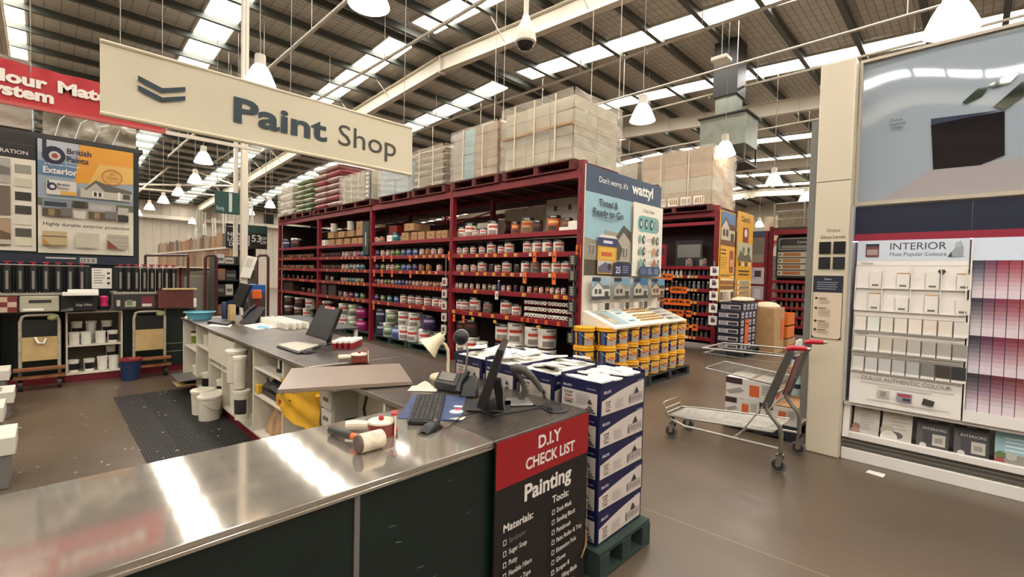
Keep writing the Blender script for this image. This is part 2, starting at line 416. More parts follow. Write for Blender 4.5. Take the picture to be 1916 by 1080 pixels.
# ================================================================== service counter
CT = .9          # counter top height
nc = thing('service_counter', 'stainless topped service counter with dark green front panels in the foreground', 'counter', (.4, 1.7, 0))
mb = MB(); mb.box(-2.4, 1.385, CT-.02, 1.312, 2.045, CT, STEEL); mb.box(-2.4, 1.385, CT-.034, 1.312, 1.40, CT-.02, STEEL)
obj('countertop', mb, nc, bev=.003)
mb = MB(); mb.box(1.3135, 1.385, CT-.02, 2.0, 2.045, CT-.0005, DSTEEL); mb.box(1.3135, 1.385, CT-.034, 2.0, 1.40, CT-.02, DSTEEL)
obj('corner_top', mb, nc, 'scuffed darker steel corner', bev=.003)
mb = MB(); mb.poly([(1.3095, 1.386, CT+.0006), (1.3165, 1.386, CT+.0006), (1.3165, 2.044, CT+.0006), (1.3095, 2.044, CT+.0006)], ZINC); obj('joint_strip', mb, nc, 'bright metal joint strip')
for (a, b) in ((-2.4, -.52), (-.5, .707), (.727, 1.30)):
    mb = MB(); mb.box(a, 1.405, .1, b, 1.42, CT-.035, GREEN)
    rr = random.Random(int(b*100))
    for i in range(7):
        x = rr.uniform(a+.1, b-.1); z = rr.uniform(.3, .8); l = rr.uniform(.005, .03); e = rr.uniform(-.01, .01)
        mb.poly([(x, 1.4043, z), (x+l, 1.4043, z+e), (x+l, 1.4043, z+e+.0025), (x, 1.4043, z+.0025)], '#7d8a84')
    obj('front_panel', mb, nc)
for x in (-.51, .717): obj('seam_trim', MB().box(x-.009, 1.398, .1, x+.009, 1.412, CT-.035, GREY), nc)
obj('kick_board', MB().box(-2.4, 1.44, 0, 1.98, 1.455, .1, DRED), nc)
mb = MB(); mb.box(-2.4, 1.422, .1, 1.30, 1.44, CT-.04, CREAMW); mb.box(1.30, 1.405, .02, 1.99, 1.42, CT-.035, GREEN); mb.box(1.975, 1.42, .02, 1.99, 2.04, CT-.025, GREEN)
for x in (-2.39, -1.2, 0, 1.28): mb.box(x, 1.44, .02, x+.018, 2.02, CT-.022, CREAMW)
mb.box(-2.4, 1.44, .1, 1.3, 2.0, .118, CREAMW)
obj('carcass', mb, nc)

lc = thing('workbench_counter', 'long steel topped counter with open cream shelving along its working side', 'counter', (1.65, 4.8, 0))
# tops
def slab(name, pts, m, z0=CT-.022, z1=CT): return obj(name, MB().extr([(x, y, z0) for x, y in pts], (0, 0, z1-z0), m), lc, bev=.003)
slab('countertop', [(1.312, 4.62), (2.22, 4.62), (2.25, 7.7), (1.30, 7.7)], DSTEEL)
slab('countertop', [(1.312, 3.32), (2.2, 3.32), (2.218, 4.615), (1.312, 4.615)], DSTEEL)
slab('countertop', [(1.312, 2.05), (2.0, 2.05), (2.19, 2.7), (2.2, 3.315), (1.72, 3.315), (1.72, 2.7), (1.312, 2.7)], DSTEEL)
obj('joint_strip', MB().box(1.312, 4.61, CT, 2.21, 4.625, CT+.0012, ZINC), lc)
mb = MB()   # bright edging on the working side
for (a, b) in ((2.05, 2.7), (3.32, 4.61), (4.62, 7.7)): mb.box(1.306, a, CT-.024, 1.312, b, CT+.001, ZINC)
obj('edge_strip', mb, lc)
# carcass
XF, XB = 1.325, 1.93
for i, y in enumerate((7.62, 6.86, 6.22, 5.66, 5.2, 4.6, 3.86, 3.14)):
    obj('divider', MB().box(XF, y-.012, .1, XB, y+.012, CT-.024, CREAMW), lc, bev=.002)
obj('back_board', MB().box(XB, 2.1, .1, XB+.016, 7.64, CT-.024, CREAMW), lc)
obj('floor_shelf', MB().box(XF, 3.14, .1, XB, 7.62, .118, CREAMW), lc)
for (ya, yb, zs) in ((6.87, 7.6, (.53,)), (6.23, 6.85, (.62, )), (5.67, 6.2, (.5,)), (5.21, 5.65, (.5,)), (3.87, 4.59, (.7, .46)), (3.15, 3.85, (.5,))):
    for z in zs: obj('shelf', MB().box(XF+.005, ya+.004, z-.009, XB, yb-.004, z+.009, CREAMW), lc, bev=.002)
obj('drawer_front', MB().box(XF-.008, 5.21, .56, XF+.012, 6.21, .85, CREAMW), lc, 'wide cream fascia board', bev=.003)
obj('end_panel', MB().box(XF, 7.64, .1, XB, 7.655, CT-.024, CREAMW), lc)
for (a, b) in ((3.14, 7.64),): obj('kick_board', MB().box(1.36, a, 0, 1.375, b, .1, DRED), lc, 'dark red kick board')
mb = MB(); mb.box(1.5, 2.1, .02, 1.516, 3.12, CT-.024, CREAMW); mb.box(1.325, 2.28, .02, 1.5, 2.3, CT-.03, CREAMW); obj('service_panel', mb, lc, 'cream panel below the steel top')
obj('back_cladding', MB().box(1.95, 2.06, 0, 1.966, 7.64, CT-.024, GREEN), lc)
cb = MB()
cb.tube([at(712+i*0, 0, x=1.49) if 0 else p for p in (Vector((1.48, 2.75, .86)), Vector((1.46, 2.78, .7)), Vector((1.47, 2.74, .55)), Vector((1.48, 2.76, .3)))], .009, BLACK, 7)
cb.tube([(1.48, 2.96, .84), (1.47, 2.97, .7), (1.48, 2.96, .5)], .006, BLACK, 6)
cb.tube([(1.47, 2.66, .58), (1.45, 2.6, .66), (1.46, 2.5, .68), (1.47, 2.42, .63), (1.46, 2.36, .68)], .005, BLACK, 6)
obj('power_cord', cb, lc)
# loose worktop flap lying askew across the counter
FL = M('flap_board_laminate', '#8d7c6e', .28, var=.06, scale=4)
fz = .93
c4 = [at(519, 729, z=fz), at(771, 713, z=fz), at(748, 680, z=fz+.004), at(545, 689, z=fz+.004)]
mb = MB(); mb.hexa([p-Vector((0, 0, .026)) for p in c4], c4, FL)
fl = obj('counter_flap', mb, label='grey brown flap board lying askew across the long counter', cat='counter flap', bev=.003)
fb = MB(); hp = [at(566, 687, z=fz+.006), at(567, 682, z=fz+.006), at(618, 680, z=fz+.006), at(618, 686, z=fz+.006)]
hp2 = [Vector((1.315, 3.36, CT+.004)), Vector((1.315, 3.30, CT+.004)), Vector((1.56, 3.36, CT+.004)), Vector((1.6, 3.3, CT+.004))]
fb.tube([Vector(p) for p in ((1.32, 3.33, CT+.003), (1.62, 3.33, CT+.003))], .004, ZINC, 6)
obj('edge_bar', fb, lc)

# ------------------------------------------------ things on the shelves of the long counter
WTUB = M('cream_tub_plastic', '#d8cfbd', .45, var=.06, scale=7)
def pail_mb(r, h, body, lid, handle=False, taper=.88):
    mb = MB(); mb.lathe([(r*taper, 0), (r*.97, h*.88), (r*1.04, h*.885), (r*1.04, h*.97), (r, h), (.001, h)], lambda k, a: body if k < 1 else lid, seg=20)
    return mb
def pail(loc, r, h, label, body=WTUB, lid=WTUB, handle=True, name='paint_pail', rot=0, group=None, cat='pail', lab=None):
    t = thing(name, label, cat, loc, rot, group)
    mb = MB(); mb.lathe([(r*.86, 0), (r*.95, h*.86), (r*.99, h*.87), (r*.99, h*.9)], body, seg=20)
    if lab: mb.lathe([(r*.885, h*.2), (r*.945, h*.7)], lambda k, a: lab if 150 < a < 290 else body, seg=20, cap=False)
    bd = obj('body', mb, t)
    bd.matrix_parent_inverse = Matrix.Identity(4)
    mb = MB(); mb.lathe([(r*1.03, h*.9), (r*1.03, h*.98), (r*.97, h), (.001, h*.985)], lid, seg=20)
    o = obj('lid', mb, t); o.matrix_parent_inverse = Matrix.Identity(4)
    if handle:
        mb = MB(); mb.tube([(-r*1.0*math.cos(q), -r*1.0-.01-.06*0*math.sin(q), h*.8-h*.35*math.sin(q)) if 0 else (-r*math.cos(q), -r*.98*math.sin(q)*.98-.004, h*.82-h*.42*math.sin(q)) for q in [PI*i/10 for i in range(11)]], .004, ZINC, 6)
        o = obj('bail_handle', mb, bd); o.matrix_parent_inverse = Matrix.Identity(4)
    return t
p = at(397, 782, z=0); pail((p.x+.02, p.y+.08, 0.013), .115, .25, 'white lidded pail standing closest on the rubber mat by the shelving', rot=.8)
pail((1.2, 5.6, .013), .11, .25, 'middle white pail of three on the rubber mat', rot=.6)
pail((1.2, 5.88, .013), .115, .26, 'farthest white pail of three on the rubber mat', rot=.4)
# tall white dispensers hanging on the divider
for (y, x, z0, r, h, lab) in ((5.02, 1.30, .5, .095, .31, 'fat white tub with flat lid fixed high on the cream divider'), (4.80, 1.27, .48, .06, .3, 'slim white canister beside the fat white tub on the divider'), (5.0, 1.31, .25, .075, .24, 'white tub below the fat tub on the divider'), (4.76, 1.28, .2, .07, .27, 'white jug with round hole label below the slim canister')):
    pail((x, y, z0), r, h, lab, handle=False, name='white_tub', cat='tub', lab=(DGREY if 'hole' in lab else None))
def smalltub(x, y, z, r, h, label, lid=WTUB, body=WTUB, lab=None): return pail((x, y, z), r, h, label, body, lid, False, 'white_tub', cat='tub', lab=lab)
smalltub(1.45, 6.0, .629-.12, .07, .13, 'black capped white tub on the upper shelf below the fascia', BLACK)
smalltub(1.45, 5.42, .51, .07, .12, 'small dark lidded tub under the near end of the fascia', BLACK, BLACK)
smalltub(1.42, 5.95, .12, .08, .22, 'white tub with black label on the bottom shelf near the pails', lab=BLACK)
smalltub(1.40, 6.55, .12, .085, .2, 'white tub with black side on the bottom shelf, fourth compartment', lab=BLACK)
smalltub(1.42, 6.66, .631, .06, .14, 'white tub on the upper shelf beside the far end compartment')
smalltub(1.4, 7.05, .12, .08, .22, 'cream tub among clutter on the bottom shelf at the far end')
smalltub(1.42, 7.35, .54, .06, .2, 'green banded bottle tub on the far end upper shelf', BLACK, WTUB, M('lime_label', '#6c7d2b', .5))
# black tins
t = thing('black_tin', 'black and cream tin standing on a black lid on the upper shelf', 'tin', (1.48, 4.2, .71))
mb = MB(); mb.lathe([(.085, 0), (.085, .03), (.08, .032)], BLACK, (1.48, 4.2, .709)); obj('black_lid', mb, t)
mb = MB(); mb.lathe([(.075, .03), (.075, .15)], lambda k, a: BLACK if not 130 < a < 200 else WTUB, (1.48, 4.2, .709)); obj('tin_body', mb, t)
# black tool bag
t = thing('tool_bag', 'open black tool bag with bits in it on the middle shelf', 'bag', (1.5, 4.2, .47))
mb = MB(); mb.grid(lambda u, v: (1.36+.42*(v)+.02*math.sin(9*u), 3.98+.52*u, .472+.2*math.sin(PI*min(1, v*1.4+.15))*(.75+.25*math.sin(PI*u))+.012*math.sin(17*u+9*v)), 14, 8, DGREY)
mb.box(1.37, 3.98, .47, 1.75, 4.5, .52, DGREY); obj('bag_body', mb, t)
mb = MB(); mb.tube([(1.42, 4.05, .58), (1.36, 4.18, .63), (1.36, 4.32, .63), (1.42, 4.45, .58)], .012, BLACK); obj('carry_handle', mb, t)
t = obj('hand_tool', MB().cyl((1.36, 4.22, .67), (1.48, 4.24, .64), .035, GREY, 14), label='round grey tool lying on top of the black bag', cat='tool')
obj('yellow_red_packet', MB().box(1.345, 3.93, .47, 1.37, 4.06, .56, M('packet_yellow', '#c79a1f', .4)).box(1.343, 3.95, .49, 1.372, 4.0, .53, M('packet_red', '#a51f2b', .4)), label='small yellow and red packet in front of the black bag', cat='packet')
obj('yellow_sponge', MB().box(1.335, 4.5, .47, 1.39, 4.57, .55, M('sponge_yellow', '#c9a227', .8)), label='yellow sponge at the shelf edge beside the black bag', cat='sponge', bev=.008)
# yellow bag hanging over divider
YEL = M('yellow_plastic_bag', '#d6a21c', .35, var=.1, scale=9)
mb = MB(); mb.grid(lambda u, v: (1.302-.03*math.sin(PI*u)*v+.012*math.sin(14*v+5*u), 3.2+.62*u-.16*v*(1-u), .84-.36*v-.1*(1-v)*u+.006*math.sin(22*u)), 12, 10, YEL)
mb.box(1.33, 3.3, .509, 1.5, 3.72, .7, YEL)
obj('plastic_bag', mb, label='yellow plastic bag drooping from the shelf under the flap', cat='bag', bev=.02)
# drawer crate
t = thing('drawer_organiser', 'pale grey organiser of small drawers on the shelf under the flap', 'organiser', (1.5, 3.0, .51))
CG = M('pale_grey_plastic', '#b9b6a9', .4)
obj('frame', MB().box(1.33, 2.93, .4, 1.6, 3.11, .8, CG), t, bev=.004)
for z in (.415, .545, .675):
    dr = obj('drawer', MB().box(1.315, 2.945, z, 1.34, 3.1, z+.115, WHITE), t, bev=.004); obj('drawer_pull', MB().box(1.308, 2.99, z+.05, 1.315, 3.055, z+.075, GREY), dr)
obj('cardboard_sheet', MB().hexa([(1.4, 3.95, .12), (1.42, 3.95, .12), (1.42, 4.5, .12), (1.4, 4.5, .12)], [(1.5, 3.95, .42), (1.52, 3.95, .42), (1.52, 4.5, .42), (1.5, 4.5, .42)], M('stained_board', '#a8825f', .7, var=.4, scale=10)), label='orange stained board leaning in the bottom compartment', cat='board')
obj('green_bottle', MB().lathe([(.05, 0), (.05, .12), (.02, .17), (.02, .2), (.001, .2)], M('bottle_green', '#22352c', .3), (1.42, 3.94, .119)), label='dark green bottle beside the stained leaning board', cat='bottle')
obj('black_case', MB().box(1.38, 2.84, .02, 1.46, 2.9, .62, BLACK), label='narrow black case standing beside the drawer organiser', cat='case', bev=.01)
obj('power_board', MB().box(1.47, 2.55, .5, 1.498, 2.62, .64, BLACK).box(1.465, 2.56, .61, 1.472, 2.61, .63, GREY), label='black charger block hanging on the cream service panel', cat='charger', bev=.004)
obj('crumpled_rag', MB().ball((1.42, 2.78, .08), .13, M('dusty_rag', '#a89a83', .9, bump=.6, bscale=20), 16, 10, (1, 1.5, .6)), label='crumpled dusty rag on the bottom under the service panel', cat='rag')
# clutter at far end bottom
for i, (x, y, z, dx, dy, dz, c, lab) in enumerate(((1.38, 7.1, .13, .3, .35, .03, DGREY, 'dark grill tray sticking out of the far end compartment'), (1.25, 7.0, .2, .25, .5, .015, GREY, 'grey paint tray lying over the far end clutter'), (1.22, 6.95, .13, .2, .3, .012, WOODP, 'pale stirring stick jutting from the far bottom shelf'))):
    obj(('oven_tray', 'paint_tray', 'stirring_stick')[i], MB().box(x-dx/2, y-dy/2, z, x+dx/2, y+dy/2, z+dz, c), label=lab, cat=('tray', 'tray', 'stick')[i], bev=.004)
# rubber mat
mb = MB(); RUB = M('black_rubber', '#26231f', .7, var=.25, scale=14); mb.box(.57, 4.62, 0, 1.345, 7.26, .008, RUB)
for i in range(34):
    x = .585+i*.0224; mb.box(x, 4.63, .008, x+.011, 7.25, .0125, RUB)
for i in range(60):
    y = 4.64+i*.0436; mb.box(.82, y, .008, 1.34, y+.02, .013, RUB)
obj('rubber_mat', mb, label='worn black ribbed rubber mat beside the counter shelving', cat='mat')
# ================================================================== things on the counter
def dep(px, py, d):
    r = _F*FPX + _R*(px-958) + _U*(540-py)
    return CAMP + r*(d/FPX)
def depth(p): return (Vector(p)-CAMP).dot(_F)
VH = Vector((_F.x, _F.y, 0)).normalized(); VR = Vector((_F.y, -_F.x, 0)).normalized(); UP = Vector((0, 0, 1))
def C(px, py, z=CT): return at(px, py, z=z)
def quadslab(mb, pxs, z, th, m):
    t = [C(*p, z=z) for p in pxs]; b = [Vector((p.x, p.y, z-th)) for p in t]
    return mb.hexa(b, t, m)
# mallet
hz = CT+.037
a = C(667, 838, hz-.012); a.z = hz; b = C(716, 824, hz-.01); b.z = hz
t = thing('rubber_mallet', 'scuffed white headed mallet with black and orange handle on the steel counter', 'mallet', (a.x, a.y, CT))
mb = MB(); d = (b-a).normalized(); MAL = M('scuffed_white_rubber', '#cdbda6', .7, var=.3, scale=30)
mb.cyl(a, a+d*.012, .033, M('worn_dark_rubber', '#5b4a45', .8, var=.3, scale=40), 20, .036); mb.cyl(a+d*.012, b-d*.006, .0365, MAL, 20); mb.cyl(b-d*.006, b, .0365, MAL, 20, .031)
obj('head', mb, t, bev=.002)
mid = (a+b)/2; e = C(618, 805, CT+.018); e.z = CT+.02
m1 = mid+(e-mid)*.12; m2 = mid+(e-mid)*.42
obj('shaft', MB().cyl(mid, m2, .011, M('orange_fibreglass', '#c8641f', .4), 12, .014), t, 'orange shaft')
mb = MB(); mb.tube([m2, m2+(e-m2)*.2, m2+(e-m2)*.6, m2+(e-m2)*.95, e], [.015, .0175, .016, .019, .014], DGREY, 12); obj('grip', mb, t, 'black grip')
# tape guns
TRED = M('tape_gun_red', '#a3202c', .4); TWH = M('tape_gun_cream', '#dccdb8', .4); TAPE = M('packing_tape', '#7a3a30', .3)
def tapegun(px, py, ang, s, label):
    c = C(px, py); t = thing('tape_dispenser', label, 'tape gun', (c.x, c.y, CT), ang)
    def P(name, mb, lab=None):
        o = obj(name, mb, t, lab); o.matrix_parent_inverse = Matrix.Identity(4)
    P('tape_roll', MB().lathe([(.025, .004), (.055*s, .004), (.055*s, .05), (.025, .05)], lambda k, a: TAPE if k == 1 else TWH, seg=22))
    P('side_disc', MB().lathe([(.058*s, .0), (.06*s, .004)], TRED, seg=22).lathe([(.057*s, .052), (.055*s, .06), (.001, .062)], TWH, seg=22), 'cream disc')
    P('knob', MB().ball((0, 0, .07), .012, TRED, 12, 8), 'round red knob')
    P('grip', MB().tube([(-.04, .03, .03), (-.1, .055, .028), (-.15, .06, .026)], [.016, .02, .019], TWH, 10))
    mb = MB(); mb.box(.055*s, -.03, .0, .062*s, .03, .085, TWH); mb.box(.04, -.028, .085, .066, .028, .092, TRED); mb.box(.03, -.027, .012, .07, .027, .018, TRED)
    P('blade_guard', mb)
    return t
tapegun(713, 812, -.55, 1.0, 'cream and red tape gun with red knob beside the mallet')
tapegun(672, 676, -.4, 1.1, 'cream and red tape gun behind the askew flap board')
# keyboard on mouse pad
PADB = M('mouse_pad_blue', '#2f3f66', .5, var=.25, scale=14)
mb = MB(); pad = [(744, 781), (862, 787), (872, 741), (800, 737)]
quadslab(mb, [(744, 782), (862, 787), (872, 741), (773, 738)], CT+.004, .004, PADB)
t = obj('mouse_pad', mb, label='blue picture mouse pad under the black keyboard', cat='mouse pad')
o_ = C(828, 783, CT+.004); u_ = (C(862, 786, CT+.004)-o_).normalized(); v_ = Vector((-u_.y, u_.x, 0))
mb = MB(); pn = Panel(mb, o_, u_, v_, .0006, .0004)
pn.poly([(.03, 0), (.1, 0), (.1, .06)], '#cfc6a9').circ(.03, .12, .035, '#c8ccd6').circ(.025, .16, .02, '#a93039').rect(-.01, .19, .035, .22, '#d8d6d2')
obj('printed_picture', mb, t)
kq = [C(762, 788, CT+.02), C(821, 789, CT+.02), C(834, 737, CT+.026), C(781, 738, CT+.026)]
t = thing('computer_keyboard', 'dusty black keyboard lying on the blue mouse pad', 'keyboard', (kq[0].x, kq[0].y, CT+.005))
mb = MB(); mb.hexa([Vector((p.x, p.y, CT+.0052)) for p in kq], kq, BLACK); obj('case', mb, t, bev=.003)
mb = MB(); KEYM = M('dusty_black_keys', '#2a2623', .6, var=.5, scale=60)
def kb(u, v, h):
    p = (kq[0]*(1-u)+kq[1]*u)*(1-v)+(kq[3]*(1-u)+kq[2]*u)*v; return p+UP*h
for i in range(6):
    for j in range(15):
        u0 = .05+i*.152; v0 = .03+j*.0635; du, dv = .128, .053
        mb.hexa([kb(u0, v0, 0), kb(u0+du, v0, 0), kb(u0+du, v0+dv, 0), kb(u0, v0+dv, 0)], [kb(u0+.012, v0+.006, .006), kb(u0+du-.012, v0+.006, .006), kb(u0+du-.012, v0+dv-.006, .006), kb(u0+.012, v0+dv-.006, .006)], KEYM)
obj('keys', mb, t)
# mouse
def mouse(px, py, ang, label, s=1.0):
    c = C(px, py); t = thing('computer_mouse', label, 'mouse', (c.x, c.y, CT), ang)
    mb = MB(); mb.grid(lambda u, v: ((u-.5)*.115*s, (.032-.01*abs(u-.45))*s*math.cos(PI*v), .004+.036*s*math.sin(PI*v)*math.sin(PI*min(.98, max(.03, u)))**.55), 14, 10, BLACK)
    o = obj('shell', mb, t); o.matrix_parent_inverse = Matrix.Identity(4)
    o = obj('scroll_wheel', MB().cyl((.03*s, -.004, .036*s), (.03*s, .004, .036*s), .008, GREY, 10), t); o.matrix_parent_inverse = Matrix.Identity(4)
    return t
mouse(806, 806, .25, 'dusty black mouse in front of the keyboard on the steel counter')
mb = MB(); mb.tube([C(828, 803, CT+.01), C(838, 800, CT+.006), C(850, 790, CT+.006), C(862, 780, CT+.008), C(900, 770, CT+.006), C(930, 776, CT+.006), C(1000, 764, CT+.006), C(1025, 762, CT+.006)], .0025, BLACK, 6)
obj('mouse_cable', mb, label='thin black cable curling from the near mouse across the counter', cat='cable')
# near monitor, seen edge on
nb = C(891, 762, CT+.05); nb = Vector((nb.x, nb.y, CT+.05))
hh = Vector((.748, .664, 0)); nn = Vector((-hh.y, hh.x, 0))      # screen looks along nn
top = dep(931, 652, depth(nb)-.0)
vv = (top-nb); vv = vv.normalized()
HM = (top-nb).length; nrm = hh.cross(vv)*-1
t = thing('computer_monitor', 'black monitor seen edge on beside the keyboard, leaning back', 'monitor', (nb.x+.15, nb.y+.13, CT))
def MP(u, v, w): return nb+hh*u+vv*v+nrm*w
W = .37
if nrm.dot(nn) < 0: nrm = -nrm
BEZ = M('monitor_bezel', '#1b1918', .35)
mb = MB(); mb.hexa([MP(0, 0, -.045), MP(W, 0, -.045), MP(W, 0, 0), MP(0, 0, 0)], [MP(0, HM, -.035), MP(W, HM, -.035), MP(W, HM, 0), MP(0, HM, 0)], BEZ); obj('casing', mb, t, bev=.004)
mb = MB(); mb.poly([MP(.015, .03, .0012), MP(.015, HM-.015, .0012), MP(W-.015, HM-.015, .0012), MP(W-.015, .03, .0012)], M('screen_grey_reflection', '#3a3430', .25)); obj('screen', mb, t)  # screen colour greyed to stand in for its reflection
bc = nb+hh*.18-nn*.02
mb = MB(); mb.hexa([bc+(-.09)*hh+nn*.1+UP*(-.049), bc+.09*hh+nn*.1-UP*.049, bc+.09*hh-nn*.16-UP*.049, bc-.09*hh-nn*.16-UP*.049][::-1] if 0 else [Vector((q.x, q.y, CT+.0005)) for q in (bc-hh*.1-nn*.14, bc+hh*.1-nn*.14, bc+hh*.1+nn*.08, bc-hh*.1+nn*.08)],
    [Vector((q.x, q.y, CT+.012)) for q in (bc-hh*.1-nn*.14, bc+hh*.1-nn*.14, bc+hh*.1+nn*.08, bc-hh*.1+nn*.08)], BLACK); obj('foot', mb, t, bev=.004)
mb = MB(); q = MP(W/2, .12, -.045); f2 = Vector((bc.x, bc.y, CT+.012))-nn*.09
mb.hexa([f2-hh*.03-nn*.02, f2+hh*.03-nn*.02, f2+hh*.03+nn*.02, f2-hh*.03+nn*.02], [q-hh*.03-nn*.02, q+hh*.03-nn*.02, q+hh*.03+nn*.02, q-hh*.03+nn*.02], BLACK); obj('stand', mb, t)
mb = MB(); mb.hexa([MP(.0, .02, -.047), MP(.012, .02, -.047), MP(.012, .02, -.1), MP(0, .02, -.1)] if 0 else [C(944, 772, CT+.001)+Vector(k) for k in ((0, 0, 0), (.002, .001, 0), (.04, .05, 0), (.038, .05, 0))], [C(944, 772, CT+.001)+Vector(k) for k in ((-.005, .01, .13), (-.003, .011, .13), (.035, .06, .13), (.033, .06, .13))], WHITE)
obj('paper_note', mb, label='white paper note standing on the counter behind the near monitor', cat='note')
# scanner on its stand
t0 = C(975, 750); d0 = depth(t0+UP*.06)
t = thing('barcode_scanner', 'grey hand scanner hung over its curved stand near the cartons', 'scanner', (t0.x, t0.y, CT))
SG = M('scanner_grey', '#4c4843', .45)
mb = MB(); mb.hexa([C(940, 762), C(1003, 760), C(985, 743), C(945, 745)], [C(942, 758, CT+.012), C(998, 756, CT+.012), C(983, 743, CT+.012), C(947, 745, CT+.012)], GREY); obj('base', mb, t, bev=.004)
mb = MB(); pts = [dep(974, 747, d0), dep(980, 738, d0), dep(981, 725, d0), dep(975, 710, d0), dep(966, 698, d0)]; mb.tube(pts, [.02, .016, .014, .014, .016], SG, 10); obj('stand', mb, t)
mb = MB(); pts = [dep(955, 691, d0), dep(966, 689, d0), dep(980, 692, d0), dep(994, 704, d0), dep(1006, 719, d0), dep(1013, 731, d0)]; mb.tube(pts, [.024, .027, .026, .019, .017, .013], SG, 12); obj('scanner_body', mb, t)
mb = MB(); mb.tube([dep(1013, 731, d0), dep(1022, 748, d0), C(1030, 763, CT+.03), C(1033, 768, CT+.004)], .004, BLACK, 7); obj('cord', mb, t)
mb = MB(); mb.lathe([(.062, 0), (.062, .005), (.05, .006), (.046, .002), (.001, .0018)], lambda k, a: BLACK if k > 1 else DGREY, C(1040, 767, CT+.0005), 24); obj('cable_grommet', mb, label='round black cable grommet in the steel counter corner', cat='grommet')
mb = MB(); mb.tube([C(1028, 766, CT+.006), C(1015, 759, CT+.008), C(990, 765, CT+.007), C(955, 770, CT+.007), C(925, 778, CT+.006), C(905, 772, CT+.006)], .004, BLACK, 7); mb.tube([C(1025, 768, CT+.006), C(1000, 758, CT+.007), C(965, 752, CT+.007), C(930, 745, CT+.007), C(910, 752, CT+.007)], .003, BLACK, 6)
obj('cable_bundle', mb, label='loose black cables running from the grommet behind the near monitor', cat='cable')
# cream desk lamp
LC = M('cream_enamel', '#d9c9a8', .35); b0 = C(828, 707); d0 = depth(b0)
t = thing('desk_lamp', 'cream bell shaded desk lamp bent over the long counter', 'desk lamp', (b0.x, b0.y, CT))
obj('base', MB().lathe([(.085, 0), (.085, .012), (.075, .022), (.03, .028), (.001, .028)], LC, b0, 24), t)
pts = [dep(x, y, d0) for x, y in ((838, 704), (838, 690), (839, 670), (838, 655), (833, 645), (824, 640), (816, 643))]; pts[0].z = CT+.02
obj('arm', MB().tube(pts, .0105, LC, 10), t)
a = dep(829, 628, d0); bq = dep(799, 653, d0-.03); ax = (bq-a).normalized(); e1 = ax.orthogonal().normalized(); e2 = ax.cross(e1)
mb = MB(); L = (bq-a).length; pr = [(0, .012), (.0, .03), (.18, .034), (.42, .04), (.6, .052), (.82, .068), (1, .082)]
vs_ = []; seg = 20
for k, (q, r) in enumerate(pr+[(1, .078), (.8, .062), (.55, .045)]):
    for i in range(seg):
        an = 2*PI*i/seg; vs_.append(a+ax*q*L+(e1*math.cos(an)+e2*math.sin(an))*r)
n_ = len(pr)+3; mb.add(vs_, [(k*seg+i, k*seg+(i+1) % seg, (k+1)*seg+(i+1) % seg, (k+1)*seg+i) for k in range(n_-1) for i in range(seg)]+[tuple(range(seg-1, -1, -1))], LC)
lsh = obj('lamp_shade', mb, t)
obj('switch', MB().cyl(a, a-ax*.02, .008, LC, 10), t)
obj('bulb', MB().ball(a+ax*L*.6, .03, WHITE, 12, 8), lsh)
# round black webcam on gooseneck
b1 = C(869, 712); d1 = depth(b1)
t = thing('webcam', 'black ball shaped camera on a silver gooseneck beside the desk lamp', 'camera', (b1.x, b1.y, CT))
cc = dep(863, 631, d1); obj('housing', MB().ball(cc, .047, BLACK, 18, 12), t)
mb = MB(); 
for q in (-.35, 0, .35): mb.tube([cc+Vector((.049*math.cos(q)*math.cos(i*PI/12)*VR.x, .049*math.cos(q)*math.cos(i*PI/12)*VR.y, .049*math.sin(i*PI/12)))-VH*(.049*math.sin(q)) for i in range(25)], .0025, GREY, 5)
obj('trim_ring', mb, t, 'thin pale ring')
mb = MB(); mb.tube([dep(x, y, d1) for x, y in ((866, 643), (872, 645), (875, 655), (873, 680), (871, 700), (869, 712))], .006, ZINC, 8); obj('gooseneck', mb, t)
obj('foot', MB().lathe([(.045, 0), (.04, .014), (.001, .016)], BLACK, b1, 18), t)
# black receipt printer and phone cradle
t = thing('receipt_printer', 'black desk printer at the foot of the cream lamp', 'printer', tuple(C(836, 722)))
pq = [C(812, 729), C(853, 737), C(862, 716), C(822, 708)]
mb = MB(); mb.hexa(pq, [p+UP*.055 for p in pq], DGREY); obj('case', mb, t, bev=.01)
q0 = pq[0]*.85+pq[2]*.15; mb = MB(); tp = [(pq[0]*w_[0]+pq[1]*w_[1]+pq[2]*w_[2]+pq[3]*w_[3])+UP*.0565 for w_ in ((.75, .1, .05, .1), (.1, .75, .1, .05), (.05, .1, .75, .1), (.1, .05, .1, .75))]
mb.hexa([p-UP*.002 for p in tp], [p+UP*.006 for p in tp], GREY); obj('lid', mb, t, bev=.003)
t = thing('desk_phone', 'black phone cradle leaning behind the near monitor', 'phone', tuple(C(874, 735)))
mb = MB(); q = C(872, 742); mb.hexa([q+k for k in (VR*-.04-VH*.03, VR*.07-VH*.03, VR*.07+VH*.07, VR*-.04+VH*.07)], [q+UP*.03+k for k in (VR*-.03-VH*.02, VR*.06-VH*.02, VR*.06+VH*.07+UP*.08, VR*-.03+VH*.07+UP*.08)], BLACK); obj('body', mb, t, bev=.008)
mb = MB(); mb.tube([q+UP*.03-VR*.045-VH*.03, q+UP*.075-VR*.035+VH*.01, q+UP*.13-VR*.0+VH*.06], [.018, .012, .018], BLACK, 10); obj('handset', mb, t)
RAG = M('white_rag', '#cfc3b0', .9, bump=.8, bscale=14, var=.1, scale=20)
q = C(793, 728); mb = MB(); mb.grid(lambda u, v: tuple(q+VR*((u-.5)*.17)+VH*((v-.5)*.13)+UP*(.003+.032*math.sin(PI*u)*math.sin(PI*v)*(1+.4*math.sin(9*u+5*v)))), 14, 10, RAG); obj('crumpled_cloth', mb, label='crumpled white cloth beside the desk printer', cat='cloth')
